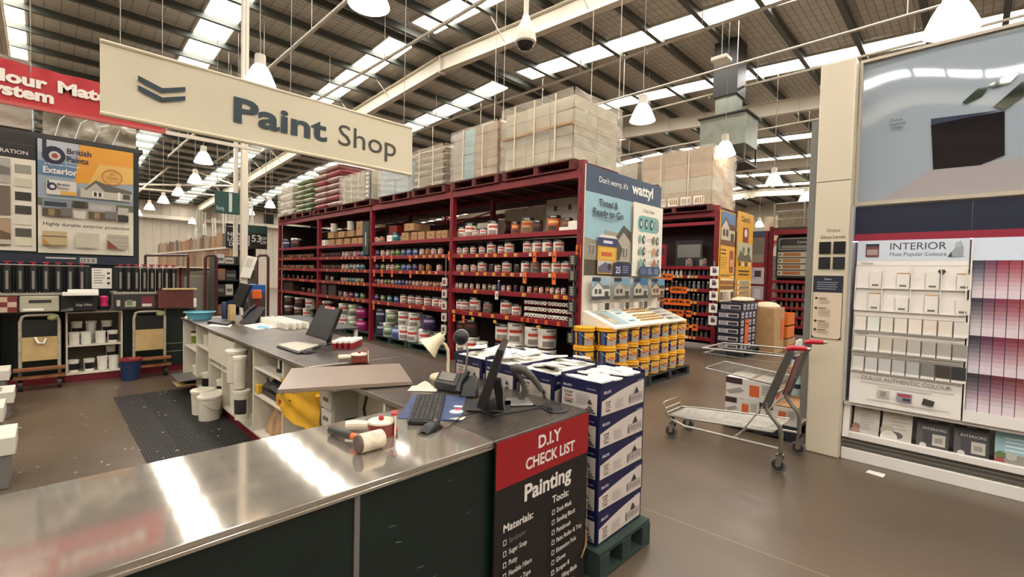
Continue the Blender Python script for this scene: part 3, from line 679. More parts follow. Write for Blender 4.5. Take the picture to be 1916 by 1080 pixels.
# mid monitor
mc = C(604, 646); dm = depth(mc)-.02
t = thing('computer_monitor', 'black monitor with a red sticker on its top edge, midway along the counter', 'monitor', (mc.x, mc.y, CT))
qd = [dep(571, 626, dm), dep(613, 638, dm-.06), dep(637, 577, dm+.02), dep(598, 571, dm+.08)]
n3 = (qd[1]-qd[0]).cross(qd[3]-qd[0]).normalized()
if n3.dot(_F) > 0: n3 = -n3
mb = MB(); mb.hexa([p-n3*.05 for p in qd], qd, BEZ); obj('casing', mb, t, bev=.004)
def QP(u, v, w): return (qd[0]*(1-u)+qd[1]*u)*(1-v)+(qd[3]*(1-u)+qd[2]*u)*v+n3*w
mb = MB(); mb.poly([QP(.05, .06, .001), QP(.95, .06, .001), QP(.95, .94, .001), QP(.05, .94, .001)], M('grey_screen_dark', '#2c2826', .35, var=.15, scale=8)); obj('screen', mb, t)
mb = MB(); mb.poly([QP(.3, .93, .002), QP(.75, .93, .002), QP(.75, 1.0, .002), QP(.3, 1.0, .002)], ink('#d9939a')); mb.poly([QP(.38, .95, .003), QP(.68, .95, .003), QP(.68, .985, .003), QP(.38, .985, .003)], ink('#a8303c')); obj('sticker', mb, t, 'pink and red sticker')
mb = MB(); f0 = Vector((qd[1].x, qd[1].y, CT))+VH*.05; mb.hexa([f0+k for k in (VR*-.13-VH*.1, VR*.09-VH*.1, VR*.09+VH*.1, VR*-.13+VH*.1)], [f0+UP*.014+k for k in (VR*-.12-VH*.09, VR*.08-VH*.09, VR*.08+VH*.09, VR*-.12+VH*.09)], BLACK); obj('foot', mb, t, bev=.004)
q = QP(.6, .3, -.05); mb = MB(); mb.cyl(f0+UP*.01, q, .022, BLACK, 10); obj('stand', mb, t)
# pale keyboard board and mouse in the middle
mb = MB(); quadslab(mb, [(518, 648), (558, 661), (600, 648), (552, 641)], CT+.012, .012, BLACK); quadslab(mb, [(520, 645), (558, 657), (597, 645), (551, 639)], CT+.02, .007, M('worn_pale_board', '#b3a999', .6, var=.15, scale=12))
obj('clipboard', mb, label='worn pale board on a black folder below the mid monitor', cat='board')
mouse(577, 661, .2, 'black mouse beside the worn pale board')
mb = MB(); quadslab(mb, [(583, 651), (622, 656), (640, 648), (600, 643)], CT+.003, .003, DGREY); obj('desk_mat', mb, label='dark grey mat at the foot of the mid monitor', cat='mat')
# little jars with white caps
JR = M('jar_red', '#8c1f2a', .4); CAPW = M('cap_white', '#e8e0d2', .4)
mb = MB(); mb.lathe([(.019, 0), (.02, .045), (.016, .05)], JR, seg=12); mb.lathe([(.021, .05), (.021, .068), (.018, .072), (.001, .072)], CAPW, seg=12); jme = mb.mesh('sample_jar')
mb = MB(); mb.lathe([(.019, 0), (.02, .045), (.016, .05)], CAPW, seg=12); mb.lathe([(.021, .05), (.021, .068), (.018, .072), (.001, .072)], CAPW, seg=12); jmw = mb.mesh('sample_pot')
o0 = C(641, 653); n = 0
for i in range(4):
    for j in range(6):
        p = o0+VR*((i-1.6)*.047)+VH*(j*.047+.012*i)
        obj('sample_jar', jme, loc=(p.x, p.y, CT), label='red sample jar with white cap in the block beside the mid monitor', cat='sample jar', group='red sample jars beside the mid monitor')
st = thing('sample_stand', 'low pale stand along the counter back edge holding white sample pots', 'stand', (2.6, 6.0, 0))
obj('top_board', MB().box(2.262, 5.35, CT-.02, 2.75, 7.3, CT-.0005, DGREY), st)
for x in (2.3, 2.69):
    for y in (5.38, 7.23): obj('leg', MB().box(x, y, 0, x+.04, y+.04, CT-.02, CREAMW), st)
pc_ = 0
for i in range(18):
    for j in range(4):
        a_ = C(486, 603); b_ = C(578, 628); ax_ = (b_-a_).normalized(); p = a_+ax_*(i*.056+.025*(j % 2)); p = p+Vector((-ax_.y, ax_.x, 0))*(j*.075)
        if (p-a_).dot(ax_) > (b_-a_).length: continue
        if 2.2 < p.x < 2.285: p.x += .06 if p.x > 2.24 else -.04
        obj('sample_pot', jmw, loc=(p.x, p.y, CT), rz=random.uniform(0, 3), label='small white capped sample pot in the spread along the counter back edge', cat='sample pot', group='white sample pots spread along the counter')
# far end of the counter
mf = C(445, 600); df = depth(mf)
t = thing('computer_monitor', 'black monitor on a timber block at the far end of the counter', 'monitor', (mf.x, mf.y, CT))
qd = [dep(431, 571, df), dep(449, 575, df-.05), dep(468, 533, df), dep(449, 529, df+.05)]
mb = MB(); n3 = (qd[1]-qd[0]).cross(qd[3]-qd[0]).normalized(); n3 = n3 if n3.dot(_F) < 0 else -n3
mb.hexa([p-n3*.05 for p in qd], qd, BEZ); obj('casing', mb, t, bev=.004)
mb = MB(); mb.cyl(dep(462, 600, df+.03), dep(457, 558, df+.03), .03, BLACK, 10); obj('stand', mb, t)
p = C(434, 604); obj('timber_block', MB().box(p.x-.035, p.y-.035, CT, p.x+.035, p.y+.05, CT+.23, WOODP), label='upright pale timber block under the far monitor', cat='block', bev=.003)
p = C(424, 600); obj('blue_canister', MB().lathe([(.035, 0), (.035, .23), (.03, .24), (.001, .24)], M('navy_canister', '#1b2a4a', .4), (p.x, p.y+.1, CT), 16), label='navy blue canister beside the timber block', cat='canister')
p = C(470, 604); t = thing('desk_phone', 'black desk phone tilted up at the far end of the counter', 'phone', (p.x, p.y, CT))
mb = MB(); mb.hexa([p+k for k in (VR*-.12-VH*.08, VR*.1-VH*.08, VR*.1+VH*.1, VR*-.12+VH*.1)], [p+k+UP*.03 for k in (VR*-.1-VH*.06, VR*.08-VH*.06)]+[p+k+UP*.2 for k in (VR*.13+VH*.1, VR*-.03+VH*.1)], BLACK); obj('body', mb, t, bev=.008)
mb = MB(); mb.tube([p+UP*.07-VR*.09-VH*.03, p+UP*.15-VR*.06+VH*.03, p+UP*.22-VR*.0+VH*.1], [.022, .016, .022], DGREY, 10); obj('handset', mb, t)
mb = MB(); quadslab(mb, [(388, 601), (425, 606), (440, 600), (402, 594)], CT+.03, .03, DGREY); obj('computer_keyboard', mb, label='dark keyboard lying at the far end of the counter', cat='keyboard', bev=.006)
mouse(420, 606, .3, 'black mouse in front of the far dark keyboard', 1.1)
p = C(374, 597); t = thing('plastic_basin', 'light blue plastic basin on the far corner of the counter', 'basin', (p.x, p.y, CT))
BL = M('light_blue_plastic', '#5fa9bd', .35); obj('bowl', MB().lathe([(.13, 0), (.165, .09), (.17, .09), (.16, .085), (.125, .01), (.001, .01)], BL, p, 26, False), t)
obj('rim', MB().lathe([(.165, .09), (.185, .092), (.185, .1), (.165, .1)], BL, p, 26, False), t)
mb = MB(); quadslab(mb, [(345, 594), (360, 598), (372, 592), (352, 588)], CT+.012, .012, WHITE); obj('paper_stack', mb, label='stack of white paper beside the blue basin', cat='paper')
for i, (q, c, lab) in enumerate((([(455, 609), (480, 617), (525, 612), (490, 604)], WHITE, 'white sheets spread in front of the far phone'), ([(480, 613), (500, 615), (505, 611), (485, 609)], M('cyan_paper', '#58a0b8', .5), 'cyan leaflet lying on the white sheets'), ([(388, 610), (430, 612), (435, 607), (400, 604)], WHITE, 'white sheet under the far mouse'))):
    mb = MB(); quadslab(mb, q, CT+.003+.003*(i == 1), .002, c); obj('paper_sheet', mb, label=lab, cat='paper')
# ================================================================== carton stacks and the chalkboard sign
NAVY = M('carton_navy', '#15163f', .5); CWHITE = M('carton_white', '#c9bdb2', .55)
def carton_proto(w, dpt, h):
    """printed carton, origin at base centre, fronts on -y and -x"""
    t = thing('wipes_carton', '', 'carton')
    mb = MB(); mb.box(-w/2, -dpt/2, 0, w/2, dpt/2, h, NAVY)
    def face(O, U, L):
        pn = Panel(mb, O, U, UP, .0008, .0005)
        n = 10; pts = [(.012, .012), (L-.012, .012), (L-.012, h*.86)]+[(L-.012-(L-.024)*i/n, h*(.86-.34*(i/n)**1.6)) for i in range(1, n+1)]
        pn.poly(pts, CWHITE)
        pn.text('SELLEYS', .03, h*.74, h*.085, '#d7d4dc', .02)
        pn.text('SUGAR', L*.15, h*.42, h*.07, '#2a2228', .02, 'C').text('SOAP', L*.15, h*.32, h*.07, '#2a2228', .02, 'C').text('WIPES', L*.15, h*.15, h*.07, '#2a2228', .02, 'C').rect(L*.08, h*.265, L*.22, h*.285, '#b44a4a')
        pn.lines(L*.3, L*.5, h*.45, 7, h*.045, h*.012, '#8f8590', .3, 3)
        bx = L*.62; pn.rect(bx, h*.2, bx+L*.32, h*.46, '#2c2730').rect(bx+.004, h*.215, bx+L*.32-.004, h*.445, CWHITE)
        for i in range(7): pn.rect(bx+L*(.02+.042*i), h*.24, bx+L*(.038+.042*i), h*.42, '#3b343e'); pn.k -= pn.st
        pn.poly([(bx+L*.1, h*.48), (bx+L*.22, h*.48), (bx+L*.16, h*.7)], '#3a3338').text('BLUE WIPES', L*.94, h*.87, h*.05, '#b9b6cc', .01, 'R')
    face((-w/2, -dpt/2, 0), (1, 0, 0), w)
    O = (-w/2, dpt/2, 0); pn = Panel(mb, O, (0, -1, 0), UP, .0008, .0005); L = dpt
    pn.rect(.01, .012, L-.02, h*.74, CWHITE).text('SELLEYS', .02, h*.82, h*.07, '#d7d4dc', .02).text('BLUE WIPES', L-.03, h*.84, h*.045, '#b9b6cc', .01, 'R')
    pn.text('SUGAR', L*.22, h*.6, h*.08, '#2a2228', .02, 'C').text('SOAP', L*.22, h*.48, h*.08, '#2a2228', .02, 'C').text('WIPES', L*.22, h*.28, h*.08, '#2a2228', .02, 'C').rect(L*.1, h*.4, L*.34, h*.425, '#b44a4a').lines(L*.42, L*.75, h*.66, 8, h*.045, h*.012, '#8f8590', .3, 4)
    for k in range(4): pn.rect(L*.62+.012*k, h*.12+h*.07*k, L*.9-.012*k, h*.12+h*.07*k+h*.045, '#3a3338')
    pn.poly([(L*.7, h*.4), (L*.82, h*.4), (L*.76, h*.56)], '#3a3338')
    o = obj('box_body', mb, t, bev=.0)
    mb = MB(); mb.box(-w/2-.0006, -dpt/2+.02*0-.0006+dpt*.48, h-.0004, w/2+.0006, dpt*.04, h+.0008, M('packing_tape_clear', '#4a4660', .25)); obj('tape_strip', mb, t)
    return t
CH, CW, CD = .172, .47, .27
cs = Stock(carton_proto(CW, CD, CH))
base = .15
WIPE = M('white_wipe_packets', '#e9e4da', .45)
k = 0
stacks = [(2.305, 1.50, .0, 'foremost'), (2.28, 1.81, .02, 'second'), (2.27, 2.11, .03, 'third'), (2.27, 2.42, .02, 'fourth')]
lv = ['lowest', 'second from the floor', 'middle', 'second from top', 'topmost']
for (x, y, a, nm) in stacks:
    for i in range(5):
        if i < 4:
            cs.place((x+random.uniform(-.005, .005), y, base+CH*i+.001*i), a+random.uniform(-.015, .015), '%s navy and white printed carton in the %s stack beside the counter' % (lv[i], nm), 'wipes cartons stacked beside the counter')
        else:    # cut open top carton with loose packets in it
            top_ = cs.place((x, y, base+CH*i+.001*i), a, 'topmost navy and white carton, cut open, in the %s stack beside the counter' % nm, 'wipes cartons stacked beside the counter')
            z = base+CH*5+.006
            rim = MB(); hx, hy = CW/2, CD/2
            for q0, q1, hh_ in (((-hx, hy-.004), (hx, hy), .035), ((hx-.004, -hy), (hx, hy), .03), ((-hx, -hy), (-hx+.004, hy), .016), ((-hx, -hy), (hx, -hy+.004), .012)): rim.box(x+q0[0], y+q0[1], z-.004, x+q1[0], y+q1[1], z+hh_, NAVY)
            obj('cut_rim', rim, top_)
            rr = random.Random(int(y*100))
            for j in range(12 if nm == 'foremost' else 17):
                lo = j < 12; u = -.165+.11*(j % 4)+rr.uniform(-.015, .015) if lo else rr.uniform(-.16, .16); v = -.085+.085*((j//4) % 3)+rr.uniform(-.012, .012) if lo else rr.uniform(-.08, .08)
                t_ = rr.uniform(-.2, .2)+(PI/2 if lo else rr.uniform(-.6, 1.6)); ti = rr.uniform(-.06, .06) if lo else rr.uniform(-.25, .25); zz = z+.004+.003*(j % 4) if lo else z+.024+.009*(j-12)
                ww, dd = (.044, .05) if lo else (.07, .046)
                c_ = Vector((x+u, y+v, zz)); e1 = Vector((math.cos(t_), math.sin(t_), ti)).normalized(); e2 = Vector((-math.sin(t_), math.cos(t_), rr.uniform(-.15, .15))).normalized(); e3 = e1.cross(e2)
                q = [c_+e1*sx*ww+e2*sy*dd for sx, sy in ((-1, -1), (1, -1), (1, 1), (-1, 1))]
                mb = MB(); mb.hexa(q, [p+e3*.012 for p in q], WIPE); pn = Panel(mb, q[0]+e3*.0122, e1, e2, .0004, .0003); pn.rect(.03, .03, .1, .05, '#b9b2aa')
                obj('wipe_packet', mb, label='loose white wipe packet lying in the open carton of the %s stack' % nm, cat='wipe packet', group='loose white wipe packets on the cartons, %s stack' % nm, bev=.003)
# green pallets under the cartons
def pallet(x0, y0, x1, y1, z, m, label, along='y', group=None, nb=7):
    t = thing('pallet', label, 'pallet', ((x0+x1)/2, (y0+y1)/2, z), 0, group)
    H_ = .145
    mb = MB()
    for i in range(nb):
        if along == 'y': a = x0+(x1-x0)*i/nb; mb.box(a+.006, y0, z+H_-.02, a+(x1-x0)/nb-.006, y1, z+H_, m)
        else: a = y0+(y1-y0)*i/nb; mb.box(x0, a+.006, z+H_-.02, x1, a+(y1-y0)/nb-.006, z+H_, m)
    obj('deck_boards', mb, t)
    for q in (0, .5, 1):
        mb = MB()
        if along == 'y': a = y0+(y1-y0-.09)*q; mb.box(x0, a, z+.02, x1, a+.09, z+H_-.02, m)
        else: a = x0+(x1-x0-.09)*q; mb.box(a, y0, z+.02, a+.09, y1, z+H_-.02, m)
        obj('bearer', mb, t)
    for q in (0, .5, 1):
        mb = MB()
        if along == 'y': a = x0+(x1-x0-.1)*q; mb.box(a, y0, z, a+.1, y1, z+.02, m)
        else: a = y0+(y1-y0-.1)*q; mb.box(x0, a, z, x1, a+.1, z+.02, m)
        obj('bottom_board', mb, t)
    return t
pallet(2.03, 1.31, 2.56, 2.6, 0, GPAL, 'dark green timber pallet under the carton stacks beside the counter', 'x', nb=8)
# chalkboard check list sign leaning on the counter end
CHK = M('chalkboard', '#17110f', .55, var=.25, scale=10); SRED = M('sign_red', '#93141b', .45)
t = thing('checklist_sign', 'black chalkboard D.I.Y check list sign with red header on the counter end', 'sign', (1.64, 1.36, 0))
x0, x1, z0, z1, yy = 1.318, 1.975, .03, .895, 1.372
mb = MB(); mb.box(x0, yy, z0, x1, yy+.012, z1, CHK); obj('board', mb, t, bev=.002)
mb = MB(); pn = Panel(mb, (x0, yy, z0), (1, 0, 0), UP, .0012, .0004); Wd, Hd = x1-x0, z1-z0
pn.rrect(0, Hd-.205, Wd, Hd+.003, .012, SRED)
obj('red_header', mb, t, 'red header panel')
mb = MB(); pn = Panel(mb, (x0, yy, z0), (1, 0, 0), UP, .0022, .0003); CK = M('chalk_white', '#d8cfc6', .8)
pn.text('D.I.Y', Wd*.53, Hd-.085, .058, CK, .028, 'C', rot=.02).text('CHECK LIST', Wd*.55, Hd-.165, .052, CK, .028, 'C', width=.36)
pn.text('Painting', Wd*.53, Hd-.305, .075, CK, .03, 'C', width=.34)
def col(u, v, head, items, w_):
    pn.text(head, u, v, .036, CK, .022)
    v -= .055
    for it in items:
        hd = not it.startswith(' ')
        if hd: pn.rect(u, v-.002, u+.02, v+.022, CK).rect(u+.0035, v+.0015, u+.0165, v+.0185, CHK)
        pn.text(it.strip(), u+(.035 if hd else .08), v, .0235, CK if it != 'Sandpaper' else ink('#6d645e'), .012, width=None, sx=.8, rot=random.uniform(-.01, .02)); v -= .0485
col(.05, .465, 'Materials:', ['Sandpaper', 'Sugar Soap', 'Putty', 'Flexible Fillers', 'Masking Tape', 'Drop Sheets', 'Rags', 'Turpentine &', '  thinners'], .3)
col(.365, .49, 'Tools:', ['Dusk Mask', 'Sanding Block', 'Paintbrush', 'Paint Roller & Tray', 'Extension Pole', 'Gloves', 'Scraper &', '  Filling Blade', 'Caulking Gun', 'Stirring Stick', 'Can Opener'], .3)
obj('chalk_lettering', mb, t, 'white hand lettering')
mb = MB(); mb.tube([(x1+.004, yy+.002, .62), (x1+.006, yy-.002, .4), (x1+.002, yy-.004, .27)], .002, M('string', '#8a7d6a', .8), 5); mb.tube([(x1+.002, yy-.004, .27), (x1-.0, yy-.006, .2), (x1-.04, yy-.008, .15)], [.004, .006, .003], KRAFT, 6); obj('hanging_string', mb, t)
# ================================================================== paint racks
RXF, RXB = 5.25, 7.45         # front and back of the first rack run
SH = [2.26, 1.95, 1.635, 1.325, .935]     # shelf tops, from the top
DECK = 3.1
BAYS = [(3.89, 6.80, 'first'), (6.80, 9.79, 'second'), (9.79, 12.72, 'third'), (12.72, 15.75, 'fourth')]
TKY = M('price_ticket_yellow', '#d9a63c', .5); TKW = M('price_ticket_white', '#dcd3c2', .5); TKO = M('sale_ticket_orange', '#d9641e', .5)
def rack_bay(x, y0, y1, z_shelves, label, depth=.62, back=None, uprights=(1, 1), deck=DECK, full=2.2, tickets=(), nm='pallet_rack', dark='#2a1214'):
    t = thing(nm, label, 'rack', (x+.3, (y0+y1)/2, 0))
    def upright(y):
        mb = MB(); mb.box(x, y-.045, 0, x+.09, y+.045, deck+.12, RED); mb.box(x-.004, y-.02, .1, x, y+.02, deck, DRED)
        for i in range(int(deck/.28)): mb.box(x-.006, y-.008, .25+.28*i, x-.003, y+.008, .31+.28*i, BLACK)
        mb.box(x-.03, y-.06, 0, x+.12, y+.06, .012, DRED)
        obj('upright', mb, t)
        mb = MB(); xb = x+full/2-.1
        mb.box(xb, y-.04, 0, xb+.08, y+.04, deck+.05, DRED)
        for i in range(4): mb.cyl((x+.05, y, .4+.7*i), (xb+.04, y, .75+.7*i), .016, DRED, 6)
        obj('frame_brace', mb, t)
    if uprights[0]: upright(y0)
    if uprights[1]: upright(y1)
    a, b = y0+.046, y1-.046
    beams = []
    for z in z_shelves:
        beams.append((z, obj('shelf_beam', MB().box(x+.005, a, z-.075, x+.06, b, z-.001, RED), t, bev=.004)))
        obj('shelf_board', MB().box(x+.06, a, z-.03, x+depth, b, z-.002, M('shelf_board_red', '#4d1a1c', .6, var=.2, scale=5)), t)
    obj('deck_beam', MB().box(x+.0, a, deck-.12, x+.06, b, deck, RED), t, bev=.004)
    obj('deck_beam', MB().box(x+full/2-.06, a, deck-.12, x+full/2, b, deck, DRED), t)
    mb = MB()
    for i in range(5): yy = a+(b-a)*(i+.5)/5; mb.box(x+.06, yy-.05, deck-.06, x+full/2-.06, yy+.05, deck-.03, DRED)
    obj('deck_support', mb, t)
    obj('deck_board', MB().box(x+.06, a, deck-.03, x+full/2-.06, b, deck-.012, M('light_stop_dark', '#3a1a18', .8, var=.2, scale=5)), t)  # solid dark deck added to stop roof light coming through
    if back: obj('back_panel', MB().box(x+depth, a, back[0], x+depth+.02, b, back[1], M('rack_shade_panel', dark, .7)), t)  # dark sheet added, its colour stands for the shade behind the stock
    for (y, z, kind, w_, h_) in tickets:
        if y0 < y < y1 or True:
            m = {'y': TKY, 'w': TKW, 'o': TKO}[kind]
            mb = MB(); mb.box(x-.0035, y-w_/2, z-h_, x+.004, y+w_/2, z, m)
            pn = Panel(mb, (x-.0035, y+w_/2, z-h_), (0, -1, 0), UP, .0006, .0003)
            if kind == 'o': pn.rect(w_*.2, h_*.4, w_*.8, h_*.6, '#5a2410')
            else: pn.rect(w_*.45, h_*.3, w_*.9, h_*.7, '#7a6a4a')
            obj('price_ticket', mb, min(beams, key=lambda q: abs(q[0]-z))[1])
    return t
def py_y(xs, py, sx, x0, x=RXF): return [at(x0+v/sx, py, x=x).y for v in xs]
tk = [[] for _ in range(4)]
S1 = 6.75
def addt(b, lst, z, k, w_=.068, h_=.05, s=S1, x0=820, py=500):
    tk[b] += [(y, z, k, w_, h_) for y in py_y(lst, py, s, x0)]
addt(0, [295, 490, 605, 715, 845, 975], SH[1]-.012, 'y'); addt(0, [1160, 1410], SH[1]-.01, 'w', .05); addt(0, [1213, 1463], SH[1]+.005, 'o', .07, .16)
addt(0, [305, 495, 595, 705, 825, 935], SH[2]-.012, 'y'); addt(0, [1050, 1412], SH[2]-.01, 'w', .05); addt(0, [1095, 1465], SH[2]+.002, 'o', .07, .17)
addt(0, [475, 1090, 1500, 1615], SH[3]-.012, 'y', .08); addt(0, [745], SH[3]-.005, 'w', .07, .14)
addt(0, [205, 425, 540, 700, 880], SH[4]-.012, 'y'); addt(0, [1075, 1148, 1255, 1380, 1535], SH[4]-.012, 'o', .05, .055); addt(0, [212, 330], SH[4]-.09, 'o', .06, .13); addt(0, [450, 730, 1283], SH[4]-.1, 'y')
tk[0].append((3.9, SH[1]+.09, 'o', .085, .17))
S2 = 4.79
addt(1, [1060, 1135, 1208, 1375], SH[1]+.0, 'o', .065, .13, S2, 480); addt(1, [1430, 1500, 1555, 1612, 1670], SH[1]-.012, 'y', .07, .05, S2, 480)
addt(1, [1055, 1125, 1215, 1380], SH[2]+.0, 'o', .065, .15, S2, 480); addt(1, [1290, 1440, 1495, 1552, 1612], SH[2]-.012, 'y', .07, .05, S2, 480)
addt(1, [1060+33*i for i in range(19)], SH[3]-.012, 'o', .04, .045, S2, 480); addt(1, [1055, 1100, 1185, 1380, 1505], SH[4]-.012, 'y', .06, .06, S2, 480); addt(1, [1055], SH[4]-.09, 'o', .07, .12, S2, 480)
tk[1].append((6.83, SH[1]+.05, 'o', .08, .16))
for z in (SH[1], SH[2]): addt(2, [630, 760, 795, 830, 862, 905, 975], z-.012, 'y', .05, .05, S2, 480); addt(3, [210, 235, 255, 280, 300, 425], z-.012, 'y', .04, .05, S2, 480)
addt(2, [600, 740, 775, 810, 840, 875, 910, 965], SH[3]-.012, 'y', .055, .06, S2, 480); addt(2, [640, 770, 815, 865, 910, 960], SH[4]-.012, 'y', .055, .06, S2, 480)
addt(3, [240, 300, 395, 420, 500], SH[3]-.012, 'y', .05, .06, S2, 480); addt(3, [205, 235, 270, 300, 345, 410, 475], SH[4]-.012, 'o', .045, .06, S2, 480)
for i, (a, b, nm) in enumerate(BAYS):
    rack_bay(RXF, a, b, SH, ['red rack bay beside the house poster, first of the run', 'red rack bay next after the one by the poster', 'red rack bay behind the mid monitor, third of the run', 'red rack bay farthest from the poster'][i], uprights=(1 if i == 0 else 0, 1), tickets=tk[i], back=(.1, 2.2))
# far side frame of the run and its plain boards
t = thing('pallet_rack', 'plain back of the long red rack run, seen through its open top', 'rack', (7.2, 9.8, 0))
for y in (3.89, 6.8, 9.79, 12.72, 15.75): obj('upright', MB().box(RXB-.09, y-.045, 0, RXB, y+.045, 3.2, DRED), t)
for z in (2.26, 2.98): obj('shelf_beam', MB().box(RXB-.06, 3.94, z-.1, RXB-.01, 15.7, z, DRED), t)
obj('back_panel', MB().box(RXB-.12, 3.94, .1, RXB-.1, 15.7, 2.2, DRED), t); obj('end_panel', MB().box(RXF+.1, 15.66, .1, RXB-.13, 15.7, 3.0, M('rack_shade_panel'), ), t, 'added dark board shutting out the bright view at the far end')  # dark end board added to hide the pale lit wall beyond

for i, (y0_, y1_, h_, c_) in enumerate(((5.3, 6.6, .62, FILM), (7.1, 8.2, .5, M('dark_film_bundle', '#4a3a34', .35, bump=.5, bscale=8, var=.3)), (8.4, 9.6, .45, PALW), (10.0, 11.2, .6, M('dark_film_bundle')), (11.5, 12.5, .5, PALW), (13.0, 15.3, .6, M('dark_film_bundle')))):
    obj('added_bundle', MB().box(6.42, y0_, 2.262, 7.2, y1_, 2.262+h_, c_), label='%s added bundle darkening the back of the top rack shelf, %s from the poster' % ('dim' if i else 'pale wrapped', ORD[i+1]), cat='bundle', bev=.02)  # bundles added to darken the bright opening at the rack top
t = thing('light_stop_deck', 'added dark decking stopping light over the rear half of the long red rack run', 'deck', (6.9, 9.8, 2.2)); obj('boards', MB().box(6.36, 3.95, 2.235, 7.33, 15.7, 2.26, M('light_stop_dark')).box(6.36, 3.95, 3.07, 7.33, 15.7, 3.09, M('light_stop_dark')), t)  # decking added over the rear half to block light
# ------------------------------------------------ tins
DULW = M('tin_label_white', '#cfc6bd', .4); LIDB = M('tin_lid_black', '#1a1616', .35); LIDW = M('pail_lid_white', '#e8e1d6', .4)
def tin_mesh(r, h, body, patch, pic, lid, stripe, seg=16, white_base=False):
    mb = MB()
    def f(k, a):
        front = 165 < a < 285
        if k == 0: return stripe
        if k == 1: return pic if 180 < a < 260 else body
        if k == 2: return body
        if k == 3: return patch if 175 < a < 262 else body
        return body
    mb.lathe([(r*.97, 0), (r, .08*h), (r, .36*h), (r, .5*h), (r, .66*h), (r, .8*h)], f, seg=seg, cap=True)
    ml = MB(); ml.lathe([(r*1.02, .8*h), (r*1.03, .95*h), (r*.97, h), (r*.93, h), (r*.9, .98*h), (.001, .98*h)], lid, seg=seg, cap=False)
    pn_ = []
    for a0 in (205, 220, 235):
        q = [(r*1.036*math.cos(math.radians(a_)), r*1.036*math.sin(math.radians(a_)), z_) for a_, z_ in ((a0, .85*h), (a0+13, .85*h), (a0+13, .91*h), (a0, .91*h))]
        ml.poly(q, DULW if lid is LIDB else LIDB)
    return mb.mesh('tin_body'), ml.mesh('lid')
_tc = {}
SCH = {  # body, patch, picture, lid, stripe, word
 'white': ('#e3dbd1', '#c2402c', '#8f867f', LIDB, '#cc5a2f', 'white'),
 'orange': ('#b9552a', '#d9b26a', '#4a3a36', LIDB, '#8c3320', 'orange'),
 'brown': ('#6b4a35', '#9a5b3a', '#3c2a24', LIDB, '#4a3024', 'brown'),
 'tan': ('#b98e5e', '#b5362c', '#6a5a4a', LIDB, '#a5532c', 'tan'),
 'purple': ('#4a3566', '#b9a9cf', '#2a2038', LIDB, '#3a2a55', 'purple'),
 'blue': ('#5c78b0', '#c9cfe0', '#3a4a70', LIDB, '#3d5a9a', 'blue'),
 'green': ('#7a8f4f', '#d0d6b8', '#4f5f38', LIDB, '#5c7038', 'green'),
 'teal': ('#3f8a94', '#c2dcdc', '#2a5a60', LIDB, '#2f6f78', 'teal'),
 'pink': ('#b01f6a', '#e0a3c2', '#70143f', LIDB, '#8c1852', 'pink'),
 'dark': ('#3a2626', '#6a3a34', '#241a1a', LIDB, '#2a1a1a', 'dark'),
 'grey': ('#8a827a', '#9a3a34', '#55504c', LIDB, '#6a625c', 'grey'),
 'whitelid': ('#ddd5cb', '#bd3c2c', '#857c75', LIDW, '#d8cfc5', 'white lidded'),
 'navy': ('#22284a', '#b9b6c2', '#3a3550', LIDB, '#1a1d38', 'navy'),
 'darklid': ('#4a3028', '#8a5a3a', '#2a1c18', LIDW, '#2a1c18', 'dark'),
 'greenlid': ('#8aa07a', '#e0e0d0', '#4f5f48', LIDW, '#d0ccc0', 'green labelled'),
}
def tin(kind, sch, loc, label, group, name='paint_tin', cat='paint tin'):
    r, h = {'L': (.105, .25), 'M': (.083, .19), 'S': (.058, .135), 'P': (.036, .105), 'X': (.15, .33), 'W': (.07, .2), 'N': (.148, .3)}[kind]
    k = (kind, sch)
    if k not in _tc:
        b, p, pc_, l, s_, _ = SCH[sch]; _tc[k] = tin_mesh(r, h, ink(b), ink(p), ink(pc_), l, ink(s_), 20 if kind in 'LXNM' else 12)
    a, b = _tc[k]
    o = obj(name, a, loc=loc, rz=random.uniform(-.25, .25), label=label, cat=cat, group=group)
    if kind in 'LMXNW' or loc[1] < 7: 
        c = obj('lid', b, o, ('black lid' if SCH[sch][3] is LIDB else 'white lid')); c.matrix_parent_inverse = Matrix.Identity(4)
    else:
        c = obj('lid', b, o); c.matrix_parent_inverse = Matrix.Identity(4)
    return o
SHN = ['top', 'second', 'third', 'fourth', 'fifth']
def row(bay, shelf, spec, xoff=.0, sc=S1, x0=820, tier=0, zadd=0, kindword='paint tin', name='paint_tin', deep=1):
    """spec [(zoom px, kind, scheme)]"""
    z = (SH[shelf] if shelf < 5 else .15)+.001+zadd
    nmb = BAYS[bay][2]; n = len(spec)
    for i, (px, kind, sch) in enumerate(spec):
        r = {'L': .105, 'M': .083, 'S': .058, 'P': .036, 'X': .15, 'W': .07, 'N': .148}[kind]
        x = RXF+.07+r+xoff; y = at(x0+px/sc, 500, x=x).y
        y = min(max(y, BAYS[bay][0]+.05+r), BAYS[bay][1]-.05-r)
        sh = ('on the %s shelf' % SHN[shelf]) if shelf < 5 else ('on the floor' if not tier else 'upper tier')
        sw = {'L': 'large', 'M': 'mid size', 'S': 'small', 'P': 'tiny', 'X': 'big', 'W': 'slim', 'N': 'squat'}[kind]
        lab = '%s %s %s, %s from poster end %s, %s bay' % (sw, SCH[sch][5], kindword, ORD[n-i] if n-i < len(ORD) else 'twenty-sixth', sh, nmb)
        tin(kind, sch, (x, y, z), lab, '%ss %s, %s bay' % (kindword, sh, nmb), name, kindword)
